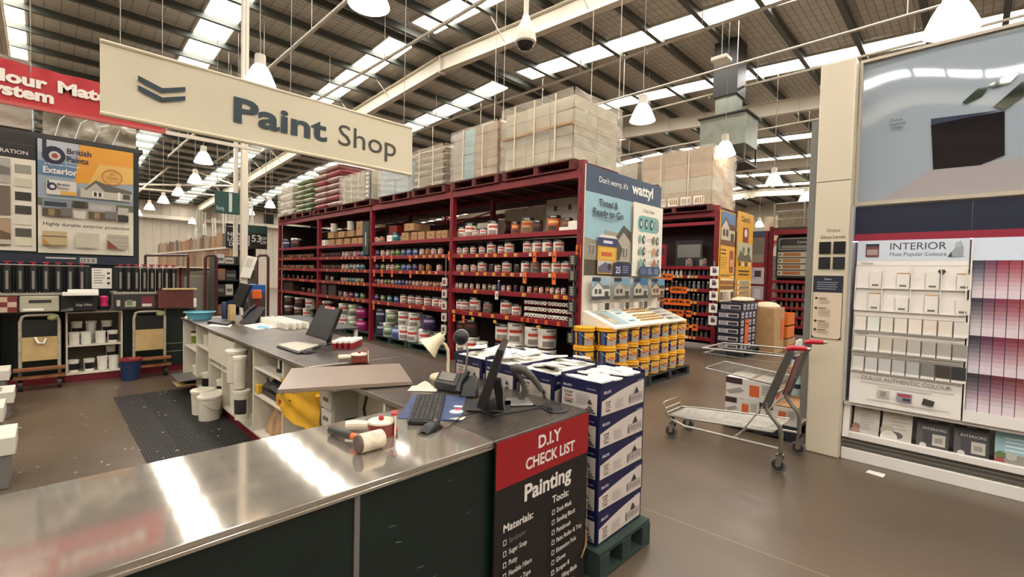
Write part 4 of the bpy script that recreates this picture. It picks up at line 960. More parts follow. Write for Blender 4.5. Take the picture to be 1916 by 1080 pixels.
# first bay (by the poster)
row(0, 0, [(300, 'M', 'white'), (405, 'L', 'white'), (470, 'S', 'white'), (560, 'S', 'white'), (690, 'L', 'white'), (965, 'W', 'orange'), (1120, 'L', 'tan'), (1245, 'M', 'dark'), (1445, 'L', 'orange'), (1610, 'M', 'brown')])
row(0, 1, [(v, k, s) for v, k, s in ((260, 'S', 'white'), (345, 'S', 'white'), (440, 'S', 'white'), (550, 'S', 'white'), (670, 'M', 'white'), (790, 'S', 'white'), (895, 'M', 'white'), (1130, 'M', 'white'), (1250, 'M', 'white'), (1375, 'M', 'white'), (1515, 'M', 'white'))])
row(0, 2, [(v, k, s) for v, k, s in ((255, 'S', 'white'), (350, 'S', 'white'), (450, 'S', 'white'), (560, 'M', 'white'), (680, 'S', 'dark'), (755, 'S', 'white'), (870, 'M', 'white'), (1000, 'S', 'dark'), (1110, 'M', 'white'), (1235, 'M', 'grey'), (1370, 'M', 'white'), (1500, 'M', 'white'), (1625, 'M', 'white'))])
row(0, 3, [(v, 'P', s) for v, s in ((220, 'white'), (295, 'white'), (360, 'white'), (430, 'white'), (510, 'white'), (590, 'white'), (660, 'green'), (715, 'white'), (830, 'white'), (900, 'white'), (985, 'dark'), (1070, 'grey'), (1160, 'white'), (1240, 'orange'), (1310, 'white'), (1390, 'orange'), (1450, 'white'), (1520, 'white'), (1590, 'white'))], kindword='sample tin', name='sample_tin')
row(0, 4, [(240, 'M', 'white'), (350, 'M', 'white'), (480, 'L', 'white'), (640, 'M', 'grey'), (875, 'L', 'white'), (1005, 'M', 'white')])
row(0, 5, [(240, 'L', 'whitelid'), (440, 'N', 'whitelid'), (575, 'L', 'whitelid'), (850, 'N', 'white'), (1010, 'X', 'whitelid'), (1230, 'N', 'whitelid'), (1400, 'N', 'whitelid')], kindword='paint pail', name='paint_pail')
row(0, 5, [(240, 'L', 'dark'), (440, 'N', 'dark'), (850, 'N', 'white'), (1010, 'X', 'whitelid'), (1230, 'N', 'whitelid'), (1400, 'N', 'whitelid')], zadd=.334, tier=1, kindword='paint pail', name='paint_pail')
# roller sleeves stacked end on
mb = MB(); n_ = 14; rr_, ri = .029, .014
vs_ = [(x, r*math.cos(2*PI*i/n_), rr_+r*math.sin(2*PI*i/n_)) for x, r in ((0, ri), (0, rr_), (.24, rr_), (.1, ri)) for i in range(n_)]
mb.add(vs_, [(k*n_+i, k*n_+(i+1) % n_, (k+1)*n_+(i+1) % n_, (k+1)*n_+i) for k in range(3) for i in range(n_)], M('roller_nap_white', '#ddd6ca', .9)); mb.poly([(.1, ri*math.cos(2*PI*i/n_), rr_+ri*math.sin(2*PI*i/n_)) for i in range(n_)], DGREY)
rol = mb.mesh('roller_sleeve')
t = thing('roller_rack', 'small red shelf insert holding three rows of white roller sleeves', 'rack insert', (5.4, 4.5, SH[4]))
for k in range(3):
    obj('tray', MB().box(RXF+.07, 3.96, SH[4]+.002+.1*k, RXF+.3, 5.0, SH[4]+.012+.1*k, RED), t)
for y in (3.965, 4.49, 4.985): obj('side_plate', MB().box(RXF+.1, y-.005, SH[4]+.002, RXF+.3, y+.005, SH[4]+.29, RED), t)
for k in range(3):
    for i in range(14):
        y = 4.945-i*.0685-(.05 if i > 6 else 0)+.0
        o = obj('roller_sleeve', rol, loc=(RXF+.06, 4.94-i*.066-(.03 if i > 6 else 0), SH[4]+.0125+.1*k), label='white roller sleeve end, %s from the poster on the %s row of the red insert' % (ORD[14-i], ['bottom', 'middle', 'top'][k]), cat='roller sleeve', group='white roller sleeves on the red insert')
# odd things in the first bay
y = at(820+830/S1, 430, x=5.5).y
obj('brown_drum', MB().cyl((5.42, y, SH[0]+.13), (5.7, y, SH[0]+.13), .13, M('brown_shell', '#3a2418', .4), 20), label='dark brown round drum lying among the tins on the first bay top shelf', cat='drum')
y = at(820+1610/S1, 430, x=5.3).y
obj('white_packet', MB().box(5.30, 3.96, SH[0]+.001, 5.36, 4.3, SH[0]+.05, WHITE), label='flat white packet before the tins at the poster end of the top shelf', cat='packet', bev=.004)
obj('white_packet', MB().box(5.31, 3.97, SH[0]+.0515, 5.36, 4.14, SH[0]+.13, WHITE), label='white packet on the flat packet at the poster end of the top shelf', cat='packet', bev=.004)
t = thing('timber_board', 'tall pale door panels standing behind tins at the poster end', 'panel', (6.3, 4.6, SH[0]))
PALE = M('pale_panel', '#b9ada0', .6, var=.08, scale=4)
obj('panel', MB().box(6.0, 4.0, SH[0]-.02, 6.08, 5.15, SH[0]+.62, PALE), t)
for y in (4.3, 4.65, 4.95): obj('slot', MB().box(5.99, y-.03, SH[0]+.42, 6.0, y+.03, SH[0]+.5, M('slot_brown', '#4a3f38', .6)), t)
t = obj('wrapped_bundle', MB().box(5.65, 5.9, SH[0], 6.1, 6.55, SH[0]+.28, FILM), label='film wrapped pale bundle behind the tins of the first bay top shelf', cat='bundle', bev=.02)
y = at(820+765/S1, 535, x=5.3).y
t = thing('spray_bottle', 'purple spray bottle standing out among the sample tins', 'bottle', (5.3, y, SH[3]))
obj('bottle_body', MB().lathe([(.03, .001), (.03, .1), (.014, .13), (.014, .15)], M('bottle_purple', '#2d2a52', .4), (5.3, y, SH[3]), 14), t)
obj('spray_cap', MB().lathe([(.016, .15), (.016, .175), (.001, .178)], WHITE, (5.3, y, SH[3]), 12), t)
# second bay
row(1, 1, [(v, 'S', s) for v, s in zip((1080, 1135, 1185, 1225, 1270, 1320, 1370, 1425, 1485, 1540, 1590, 1650), ('purple', 'white', 'white', 'green', 'green', 'blue', 'blue', 'blue', 'white', 'tan', 'white', 'white'))], sc=S2, x0=480)
row(1, 2, [(v, 'S', s) for v, s in zip((1080, 1135, 1185, 1225, 1270, 1320, 1370, 1425, 1480, 1545, 1640), ('purple', 'green', 'white', 'white', 'green', 'blue', 'blue', 'purple', 'tan', 'tan', 'white'))], sc=S2, x0=480)
row(1, 3, [(1068+31.5*i, 'P', s) for i, s in enumerate(('purple', 'white', 'white', 'green', 'green', 'white', 'blue', 'blue', 'purple', 'blue', 'orange', 'white', 'white', 'orange', 'white', 'white', 'orange', 'white', 'orange', 'white'))], sc=S2, x0=480, kindword='sample tin', name='sample_tin')
row(1, 4, [(v, 'M' if i > 3 else 'S', s) for i, (v, s) in enumerate(zip((1085, 1140, 1200, 1262, 1328, 1398, 1467, 1543, 1618, 1680), ('purple', 'green', 'teal', 'blue', 'white', 'white', 'white', 'white', 'white', 'white')))], sc=S2, x0=480)
row(1, 5, [(v, 'N', s) for v, s in zip((1105, 1205, 1280, 1345, 1425, 1530, 1640), ('navy', 'greenlid', 'blue', 'whitelid', 'whitelid', 'whitelid', 'grey'))], sc=S2, x0=480, kindword='paint pail', name='paint_pail')
row(1, 5, [(v, 'N', s) for v, s in zip((1105, 1225, 1340, 1435, 1560), ('navy', 'greenlid', 'whitelid', 'whitelid', 'purple'))], sc=S2, x0=480, zadd=.304, tier=1, kindword='paint pail', name='paint_pail')
# third and fourth bays: browns
row(2, 1, [(590+22.5*i, 'P' if i < 8 else 'S', ('brown' if i < 2 else ('dark' if i < 8 else ('white' if i % 3 else 'teal')))) for i in range(8)]+[(785+34*i, 'S', s) for i, s in enumerate(('white', 'white', 'grey', 'white', 'pink', 'teal'))], sc=S2, x0=480)
row(2, 2, [(590+22.5*i, 'P', 'brown' if i % 3 else 'dark') for i in range(8)]+[(785+34*i, 'S', s) for i, s in enumerate(('white', 'white', 'teal', 'white', 'teal', 'teal'))], sc=S2, x0=480)
row(2, 3, [(640, 'S', 'grey'), (680, 'P', 'whitelid')]+[(770+26*i, 'P', s) for i, s in enumerate(('white', 'white', 'green', 'teal', 'teal', 'white', 'green', 'white'))], sc=S2, x0=480)
row(2, 4, [(760, 'S', 'grey'), (805, 'S', 'white'), (855, 'S', 'pink'), (905, 'S', 'teal'), (958, 'S', 'green')], sc=S2, x0=480)
row(2, 5, [(600, 'N', 'darklid'), (690, 'N', 'darklid'), (795, 'N', 'whitelid'), (880, 'N', 'greenlid'), (955, 'N', 'pink')], sc=S2, x0=480, kindword='paint pail', name='paint_pail')
row(2, 5, [(620, 'N', 'darklid'), (795, 'N', 'whitelid'), (885, 'N', 'greenlid'), (955, 'N', 'pink')], sc=S2, x0=480, zadd=.304, tier=1, kindword='paint pail', name='paint_pail')
row(3, 0, [(250, 'N', 'navy'), (355, 'N', 'darklid')], sc=S2, x0=480, kindword='paint pail', name='paint_pail')
row(3, 1, [(228+20*i, 'P', 'brown' if i % 4 else 'tan') for i in range(15)], sc=S2, x0=480)
row(3, 2, [(228+20*i, 'P', 'tan' if i % 3 else 'brown') for i in range(15)], sc=S2, x0=480)
row(3, 3, [(250+42*i, 'P', s) for i, s in enumerate(('brown', 'brown', 'dark', 'grey', 'pink', 'brown', 'brown'))], sc=S2, x0=480)
row(3, 4, [(430, 'S', 'dark'), (480, 'S', 'brown'), (520, 'S', 'grey')], sc=S2, x0=480)
row(3, 5, [(300, 'N', 'darklid'), (390, 'N', 'darklid'), (470, 'N', 'whitelid')], sc=S2, x0=480, kindword='paint pail', name='paint_pail')
row(3, 5, [(300, 'N', 'darklid'), (395, 'N', 'darklid'), (490, 'N', 'whitelid')], sc=S2, x0=480, zadd=.304, tier=1, kindword='paint pail', name='paint_pail')
# cardboard boxes
def kbox(px, py0, py1, w_, bay, label, d_=.28, m=KRAFT, zb=None, name='cardboard_box', x=RXF+.08):
    y = at(px, 430, x=x).y; h_ = abs(at(px, py0, x=x).z-at(px, py1, x=x).z); z = SH[0]+.001 if zb is None else zb
    t = thing(name, label, 'box', (x+d_/2, y, z), 0, 'boxes on the top rack shelf')
    mb = MB(); mb.box(x, y-w_/2, z, x+d_, y+w_/2, z+h_, m); obj('box_body', mb, t, bev=.003)
    mb = MB(); mb.box(x-.0012, y-.02, z+h_*.45, x, y+.02, z+h_*.6, DGREY); mb.box(x-.001, y-w_/2, z+h_-.004, x+d_, y+w_/2, z+h_+.001, M('box_tape', '#8a6a48', .5)); obj('tape', mb, t)
    return t, z+h_
q = lambda v: 480+v/S2
for i, v in enumerate((1330, 1412, 1475, 1560, 1632, 1685)): kbox(q(v), 434, 449, (.26, .2, .21, .26, .14, .18)[i], 1, '%s low brown carton from the poster end, second bay top shelf' % ORD[6-i])
kbox(q(1365), 420, 434, .36, 1, 'long brown carton on top of the low cartons, second bay', .4, zb=SH[0]+.2)
t_, _z = kbox(q(1190), 437, 449, .2, 1, 'white carton with dark corner on the second bay top shelf', m=WHITE)
for i, (v, k, s) in enumerate(((1085, 'S', 'white'), (1130, 'S', 'tan'))): tin(k, s, (RXF+.14, at(q(v), 430, x=RXF+.14).y, SH[0]+.001), '%s tin by the far upright on the second bay top shelf' % ('white' if i == 0 else 'tan'), 'tins on the second bay top shelf')
tin('W', 'teal', (RXF+.14, at(q(1250), 430, x=RXF+.14).y, SH[0]+.001), 'slim teal tin beside the white carton, second bay top shelf', None)
obj('printed_box', MB().box(5.62, at(q(1215), 430, x=5.6).y-.17, SH[0], 5.8, at(q(1215), 430, x=5.6).y+.17, SH[0]+.4, M('red_orange_box', '#8c2a22', .5)), label='red and orange box behind the white carton on the second bay top shelf', cat='box', bev=.003)
for i, v in enumerate((600, 670, 740, 810, 880, 932)): kbox(q(v), 445, 456, (.2, .3, .3, .28, .28, .22)[i], 2, '%s carton from the poster end in the bottom layer, third bay top shelf' % ORD[6-i], m=(WHITE if i == 0 else KRAFT))
for i, v in enumerate((665, 760, 840)): kbox(q(v), 432, 443, .34, 2, '%s carton from the poster end in the upper layer, third bay' % ORD[4-i], zb=SH[0]+.19)
kbox(q(920), 416, 443, .3, 2, 'tall brown carton stacked by the dark sign, third bay', zb=SH[0]+.19)
for i, v in enumerate((690, 838)): 
    y = at(q(v), 430, x=RXF+.2).y; obj('white_pot', MB().lathe([(.085, 0), (.09, .2), (.095, .2), (.095, .22), (.001, .22)], WHITE, (RXF+.22, y, SH[0]+.375), 16), label='white pot on top of the third bay cartons, %s' % ('by the far end' if i == 0 else 'by the tall carton'), cat='pot')
# dark trays on lower shelves of third and fourth bays
for i, (v, b, w_) in enumerate(((600, 2, .45), (680, 2, .45), (285, 3, .8))):
    y = at(q(v), 560, x=RXF+.1).y; obj('display_box', MB().box(RXF+.08, y-w_/2, SH[4]+.001, RXF+.45, y+w_/2, SH[4]+.28, M('dark_brown_box', '#3a2a24', .6, var=.3, scale=8)), label=['dark brown display box on the fifth shelf near the far end of the third bay', 'second dark brown display box on the fifth shelf, third bay', 'wide dark display box on the fifth shelf of the fourth bay'][i], cat='box', bev=.004)
# dark hanging side signs on the uprights, and clip strips of samples
t = thing('aisle_blade_sign', 'narrow dark green vertical sign on the upright between the second and third bay', 'sign', (5.1, 9.79, 2.3))
y = 9.98; mb = MB(); mb.box(RXF-.02, y-.13, 1.98, RXF-.008, y+.13, 2.75, M('sign_dark_green', '#16302c', .5)); pn = Panel(mb, (RXF-.02, y+.13, 1.98), (0, -1, 0), UP); pn.rect(.1, .2, .14, .52, '#b9c2b8'); obj('panel', mb, t)
for i, (y, zz, nb_) in enumerate(((3.96, .62, 6), (6.92, .45, 5))):
    t = thing('clip_strip', ['hanging strip of striped colour cards on the upright by the poster', 'hanging strip of white packets on the upright between the first and second bay'][i], 'clip strip', (RXF-.05, y, zz))
    obj('strip', MB().box(RXF-.012, y-.012, zz, RXF-.008, y+.012, 1.9, GREY), t)
    for k in range(nb_):
        z = zz+.03+k*.22; mb = MB(); mb.box(RXF-.05, y-.06, z, RXF-.014, y+.06, z+.15, (DGREY if i == 0 else DULW))
        pn = Panel(mb, (RXF-.05, y+.06, z), (0, -1, 0), UP)
        if i == 0: 
            for j in range(5): pn.rect(.03, .02+.025*j, .09, .032+.025*j, '#b9b29a')
        else: pn.rect(.03, .03, .1, .11, '#8c3a30').rect(.04, .05, .09, .08, '#3a3432')
        obj('packet', mb, t)
# green pallets on the floor under the pails
k = 0
for b, (a, c, nm) in enumerate(BAYS):
    for h in range(2):
        y0 = a+.07+h*(c-a-.1)/2; pallet(RXF+.06, y0, RXF+1.0, y0+(c-a-.2)/2, .001, GPAL, '%s dark green pallet under the pails of the %s rack bay' % (['nearer', 'farther'][h], nm), 'y', 'green pallets under the rack', 6)
# ================================================================== loads stored on top of the racks
RPAL = M('red_pallet_timber', '#5a1f1c', .75, var=.25, scale=7)
def load(y0, y1, zt, style, label, x0=5.2, x1=6.35, z0=DECK+.001, cat='pallet load', plab=None, pm=None, seed=0):
    rr = random.Random(seed)
    pallet(x0, y0, x1, y1, z0, pm or RPAL, plab, 'y', 'pallets on top of the racks', 6)
    zb = z0+.146
    t = thing('pallet_load', label, cat, ((x0+x1)/2, (y0+y1)/2, zb))
    def bag_layers(cols, dz, part):
        n = max(1, int((zt-zb)/dz)); dz = (zt-zb)/n
        for i in range(n):
            for j in range(2):
                c = cols[(i+j) % len(cols)] if len(cols) < 6 else cols[i % len(cols)]
                ya = y0+.03+(y1-y0-.06)*j/2; yb = ya+(y1-y0-.06)/2
                e = rr.uniform(-.02, .02)
                mb = MB()
                def sac(u, v):
                    a = 2*PI*v; s = abs(math.cos(a))**.5*(1 if math.cos(a) > 0 else -1); q = abs(math.sin(a))**.7*(1 if math.sin(a) > 0 else -1)
                    w_ = (1-(2*u-1)**8)**.5 if 0 < u < 1 else .15
                    return (x0+.02+e+(x1-x0-.04)*(.5+.5*s)*1.0, ya+(yb-ya)*u, zb+dz*(i+.5)+dz*.52*q*w_)
                mb.grid(sac, 10, 16, c); obj(part, mb, t)
    def boxes(nx, ny, nz, cols, part, gap=.006, jit=.01):
        for k in range(nz):
            for j in range(ny):
                for i in range(nx):
                    if 0 < i < nx-1 and k < nz-1 and 0 < j < ny-1: continue
                    c = cols[(i*7+j*3+k*(5 if len(cols) > 2 else 1)) % len(cols)]
                    jx = rr.uniform(-jit, jit); ya = y0+.02+(y1-y0-.04)*j/ny; yb = y0+.02+(y1-y0-.04)*(j+1)/ny; xa = x0+.02+jx+(x1-x0-.04)*i/nx; xb = x0+.02+jx+(x1-x0-.04)*(i+1)/nx
                    obj(part, MB().box(xa+gap, ya+gap, zb+(zt-zb)*k/nz+gap/3, xb-gap, yb-gap, zb+(zt-zb)*(k+1)/nz-gap/3, c), t, bev=.006)
    style(bag_layers, boxes, t, zb, rr)
    # straps
    return t
def straps(t, y0, y1, x0, zb, zt, n=3):
    for k in range(n):
        y = y0+(y1-y0)*(k+.7)/(n+.4); mb = MB(); mb.box(x0-.012, y-.012, zb, x0-.006, y+.012, zt, M('strap_cream', '#cfc3a8', .5)); obj('strap', mb, t, 'cream strap')
def wrinkle_film(t, x0, x1, y0, y1, zb, zt, part='film_wrap', m=None):
    mb = MB(); m = m or M('clear_stretch_film', '#d8cdb9', .12, bump=.9, bscale=6, alpha=.36)
    def sd(P0, P1, nz):
        mb.grid(lambda u, v: (P0[0]+(P1[0]-P0[0])*u+nz[0]*(.012+.012*math.sin(31*v+9*u)), P0[1]+(P1[1]-P0[1])*u+nz[1]*(.012+.012*math.sin(27*v+11*u)), zb+(zt-zb)*v), 14, 14, m)
    sd((x0, y1), (x0, y0), (-1, 0)); sd((x0, y0), (x1, y0), (0, -1)); obj(part, mb, t, 'clear stretch film')
PB = M('pale_carton', '#b0a48e', .7, var=.12, scale=4); PB2 = M('pale_carton_grey', '#9c927f', .7, var=.15, scale=5); TANB = M('tan_carton', '#a38563', .75, var=.15, scale=5)
AQ = M('aqua_print_carton', '#6fa3a8', .5, var=.12, scale=5); BLU = M('dusty_blue_carton', '#3d6a80', .5); DPR = M('dark_print', '#3f463f', .6)
BAGW = M('white_sack', '#b9b2a2', .6, var=.1, scale=6, bump=.4, bscale=14); BAGG = M('green_sack', '#8f9c78', .55, var=.2, scale=7, bump=.4, bscale=14); BAGP = M('pale_pink_sack', '#b59a90', .55, var=.15, scale=6, bump=.4, bscale=14); BAGR = M('pink_red_sack', '#a8545c', .55, var=.2, scale=7, bump=.4, bscale=14)
def st_big(bl, bx, t, zb, rr):
    bx(2, 3, 5, [PB, PB2, M('pale_carton_warm', '#a8977c', .7, var=.2, scale=5), PB], 'carton', .007, .016)
    obj('timber_batten', MB().box(5.14, 3.99, 3.72, 6.42, 5.4, 3.76, TANB), t)
    straps(t, 4.0, 5.38, 5.14, zb, 4.2, 3); wrinkle_film(t, 5.16, 6.4, 3.98, 5.42, zb, 4.22)
z1 = at(1060, 208, x=5.2).z
load(3.98, 5.42, 4.15, st_big, 'big pale strapped carton load above the house poster', plab='red pallet under the pale strapped load above the poster')
def st_aqua(bl, bx, t, zb, rr):
    bx(2, 4, 5, [TANB, AQ, TANB, TANB, AQ], 'carton', .005, .008) if 0 else None
    y0, y1 = 5.52, 6.75
    cols = [TANB, AQ, M('mauve_carton', '#8f7f80', .6), TANB]
    for j in range(4):
        for k in range(6):
            c = [M('brown_film_carton', '#8f6c4e', .6, var=.2, scale=6), M('brown_film_carton', '#8f6c4e'), AQ, M('mauve_carton', '#8f7f80', .6, var=.1)][j]
            ya = y0+.02+(y1-y0-.04)*j/4; obj('carton', MB().box(5.2+rr.uniform(0, .02), ya+.004, zb+.145*k, 6.3, ya+(y1-y0-.04)/4-.004, zb+.145*k+.142, c), t, bev=.006)
    obj('blue_bale', MB().box(6.0, y0-.03, zb, 6.5, y0+.3, zb+.9, BLU), t, 'dusty blue side', bev=.02)
    obj('top_bag', MB().ball((5.75, 6.1, zb+.9), .32, M('clear_bag', '#a9a396', .25, bump=.6, bscale=8), 16, 10, (1.2, 1.6, .5)), t, 'loose clear bag on top')
    straps(t, y0, y1, 5.17, zb, zb+.86, 2); wrinkle_film(t, 5.18, 6.3, y0, y1, zb, zb+.88)
load(5.52, 6.75, 4.1, st_aqua, 'film wrapped load with an aqua carton column on the first bay', plab='red pallet under the load with the aqua column')
def st_bag(bl, bx, t, zb, rr):
    bl([M('tan_sack', '#9a8468', .6, var=.2, scale=6, bump=.5, bscale=12)], .11, 'sack'); straps(t, 6.95, 8.05, 5.16, zb, 3.98, 2); wrinkle_film(t, 5.17, 6.35, 6.95, 8.05, zb, 4.0)
load(6.95, 8.05, 4.0, st_bag, 'load of tan sacks strapped down, just past the white hanging sign', plab='red pallet under the strapped tan sacks')
def st_lb(bl, bx, t, zb, rr):
    bx(2, 2, 2, [M('light_blue_carton', '#9db2b8', .5, var=.1, scale=4)], 'carton'); obj('blue_side', MB().box(5.25, 8.1, zb, 6.2, 8.13, 3.85, BLU), t, 'blue end'); wrinkle_film(t, 5.18, 6.3, 8.13, 9.35, zb, 3.86)
load(8.13, 9.35, 3.85, st_lb, 'load of light blue cartons on the second bay', plab='red pallet under the light blue cartons')
def st_grey(bl, bx, t, zb, rr):
    bx(1, 1, 2, [PB2], 'carton'); mb = MB(); mb.box(5.195, 9.75, zb, 5.2, 10.0, zb+.66, M('dark_slate', '#2c3538', .5))
    for k in range(6): mb.box(5.19, 9.82, zb+.06+.1*k, 5.196, 9.94, zb+.12+.1*k, WHITE)
    obj('printed_side', mb, t, 'dark side with pale squares'); straps(t, 10.0, 11.2, 5.18, zb, 3.9, 3); wrinkle_film(t, 5.18, 6.3, 9.7, 11.25, zb, 3.92)
load(9.7, 11.25, 3.9, st_grey, 'grey film wrapped carton load with a dark squared side', plab='red pallet under the dark squared load')
def st_pk(bl, bx, t, zb, rr): bl([BAGP, BAGR, BAGP, BAGP], .14, 'sack')
load(11.35, 12.95, 4.35, st_pk, 'tall load of pale and pink sacks on the third bay', plab='red pallet under the pink sacks')
def st_gr(bl, bx, t, zb, rr): bl([BAGG, BAGG, BAGW], .12, 'sack')
load(13.1, 14.3, 4.2, st_gr, 'load of green and white sacks on the fourth bay', plab='red pallet under the green sacks')
def st_wh(bl, bx, t, zb, rr):
    bl([BAGW], .2, 'sack'); wrinkle_film(t, 5.18, 6.3, 14.4, 15.6, zb, 4.2)
load(14.4, 15.6, 4.2, st_wh, 'film wrapped white sack load at the far end of the run', plab='red pallet at the far end of the run')
# second run: loads over rack two
def st_r2(bl, bx, t, zb, rr):
    bx(2, 3, 4, [TANB, M('peach_carton', '#b08a6a', .7, var=.15, scale=4), PB], 'carton', .007, .016); bx
    mb = MB()
    for k in range(5):
        mb.box(10.19, 4.2+.3*k, zb+.02, 10.196, 4.44+.3*k, zb+.2, WHITE)
        for j in range(4): mb.box(10.184, 4.22+.3*k+.05*j, zb+.05, 10.19, 4.245+.3*k+.05*j, zb+.17, KRAFT)
    obj('white_print', mb, t, 'white barcode labels'); straps(t, 4.1, 5.7, 10.18, zb, 4.5, 2); wrinkle_film(t, 10.2, 11.6, 4.05, 5.75, zb, 4.55)
load(4.05, 5.75, 4.52, st_r2, 'tall tan carton load in film over the second rack run end', 10.2, 11.6, plab='red pallet under the tall tan load on the second rack run')
def st_r3(bl, bx, t, zb, rr): bx(2, 2, 3, [TANB, PB2, TANB], 'carton'); wrinkle_film(t, 10.2, 11.6, 5.85, 7.4, zb, 4.42)
load(5.85, 7.4, 4.4, st_r3, 'brown carton load behind the tall tan load', 10.2, 11.6, plab='red pallet under the brown load on the second rack run')
# ================================================================== poster end of the first run, buckets
YE = 3.83       # the plane of the poster
t = thing('poster_board', 'tall navy topped house paint poster board on the end of the rack run', 'poster', (6.36, YE, .9))
Lw, z0, z1 = 2.19, 1.02, 3.16
mb = MB(); mb.box(5.27, YE-.012, z0-.12, 7.46, YE+.012, z1, M('poster_board_white', '#d6cdbd', .45)); obj('board', mb, t, bev=.002)
mb = MB(); pn = Panel(mb, (5.27, YE-.012, 0), (1, 0, 0), UP, .0015, .0012)
DBL = '#2f4058'
pn.rect(0, 2.79, Lw, z1, DBL)
pn.text("Don't worry, it's", .32, 2.96, .085, '#d8d3c8', .01, width=.78).text('wattyl', 1.22, 2.93, .17, '#e2ddd2', .03, width=.68)
pn.rect(0, 1.62, 1.22, 2.79, '#8fb0ba')
# picture: house and tin
pn.poly([(0, 1.620), (1.22, 1.620), (1.22, 1.877), (0, 1.877)], '#4a4232').poly([(0, 1.838), (.35, 1.838), (.35, 2.111), (0, 2.150)], '#8d8470').poly([(.3, 1.838), (.62, 1.838), (.62, 2.244), (.3, 2.150)], '#b3a694').poly([(.5, 1.838), (.85, 1.838), (.85, 2.267), (.5, 2.291)], '#9a8f82')
pn.poly([(.72, 1.838), (1.22, 1.838), (1.22, 2.150), (1.0, 2.322), (.72, 2.072)], '#a59b8c').poly([(.78, 2.088), (1.0, 2.291), (1.22, 2.150), (1.22, 2.306), (1.0, 2.400), (.72, 2.150)], '#4a443e').poly([(.74, 1.854), (.9, 1.854), (.98, 2.033), (.8, 2.189), (.74, 2.072)], '#4c433a')
for u in (.1, .18, .98, 1.06): pn.rect(u, 1.9, u+.05, 2.06, '#d9d2c2').rect(u+.008, 1.91, u+.042, 2.05, '#544a3e')
pn.text('Tinted &', .55, 2.62, .1, '#20262e', .02, 'C', width=.5).text('Ready to Go', .56, 2.48, .1, '#20262e', .02, 'C', width=.8).rect(.14, 2.455, .86, 2.463, '#3a4048').rect(.26, 2.42, .76, 2.426, '#50626a')
pn.rrect(.29, 1.64, .79, 2.12, .03, '#c99a3c').rect(.31, 1.66, .66, 1.83, '#b9b4b8').rect(.34, 1.85, .72, 2.02, '#d8a83a').rect(.38, 1.9, .66, 1.96, '#b8552a').poly([(.31, 1.66), (.66, 1.66), (.66, 1.74), (.5, 1.82), (.31, 1.74)], '#5c5a6c').circ(.6, 1.75, .055, '#2a2c2c').rrect(.28, 2.05, .8, 2.17, .03, '#26365e').rect(.42, 2.09, .66, 2.13, '#cfcad0')
pn.poly([(.28, 2.17), (.8, 2.17), (.72, 2.21), (.36, 2.21)], '#d8d0bf').rrect(.68, 1.625, 1.2, 1.82, .05, '#1c2340').text('25', .76, 1.66, .1, '#c9c6d0', .02).lines(.95, 1.15, 1.76, 4, .03, .01, '#8f92b0', .3, 3)
pn.rect(1.22, 1.62, Lw, 2.79, '#ddd5c4').text('3 Easy Steps', 1.7, 2.66, .055, '#4a4640', .008, 'C')
pn.rrect(1.36, 2.34, 2.06, 2.6, .1, '#6fa29c')
for u in (1.46, 1.63, 1.8): pn.circ(u, 2.47, .052, '#23303a', .085).circ(u+.004, 2.47, .028, '#b9c4c0', .05)
pn.lines(1.9, 2.03, 2.54, 5, .03, .01, '#b08a86', .3, 5)
for v, c2 in ((2.22, '#7a6a5a'), (2.03, '#b58a5a'), (1.84, '#a0654a')):
    pn.circ(1.43, v, .042, '#6fa08e', .068).circ(1.55, v, .042, '#23303a', .07).circ(1.554, v, .02, '#c9c4ba', .04).rect(1.64, v+.012, 1.78, v+.02, '#8a8478').rect(1.64, v-.02, 1.78, v-.012, '#8a8478').circ(1.87, v, .048, c2, .07).circ(2.0, v, .042, '#2e3038', .068).circ(2.0, v, .022, '#b9b4ba', .042)
    if v < 2.2: pn.rect(1.38, v+.09, 2.06, v+.094, '#b5ae9f')
pn.rrect(1.36, 1.63, 2.08, 1.78, .07, '#27375a').rrect(1.4, 1.65, 1.6, 1.76, .05, '#4a5a7a').lines(1.64, 1.82, 1.74, 4, .026, .009, '#a9b0c0', .3, 6).lines(1.86, 2.03, 1.74, 4, .026, .009, '#a9b0c0', .3, 7)
# four small pictures and colour chips
for i in range(4):
    u = .08+.535*i
    pn.house(u, 1.27, .46, .32, ['#8fa8b8', '#6f93ad', '#2f6488', '#5f86a0'][i], ['#c9c4ba', '#a89f90', '#b3a99a', '#b39a80'][i], ['#6a6a66', '#8a857a', '#8a8378', '#3f3832'][i], ['#3a3a38', '#4a4438', '#3a362e', '#6a5a44'][i]).rect(u, 1.54, u+.2, 1.59, '#1c2230')
    for j, c in enumerate([('#d3cabb', '#b9b2a6', '#2e2a26'), ('#c2b8a9', '#8d8477', '#3a342d'), ('#cfc6b8', '#6f675d', '#46403a'), ('#c9b8a2', '#b5a591', '#5a2a24')][i]): pn.rect(u+.02+.15*j, 1.12, u+.13+.15*j, 1.22, c)
obj('printed_poster', mb, t)
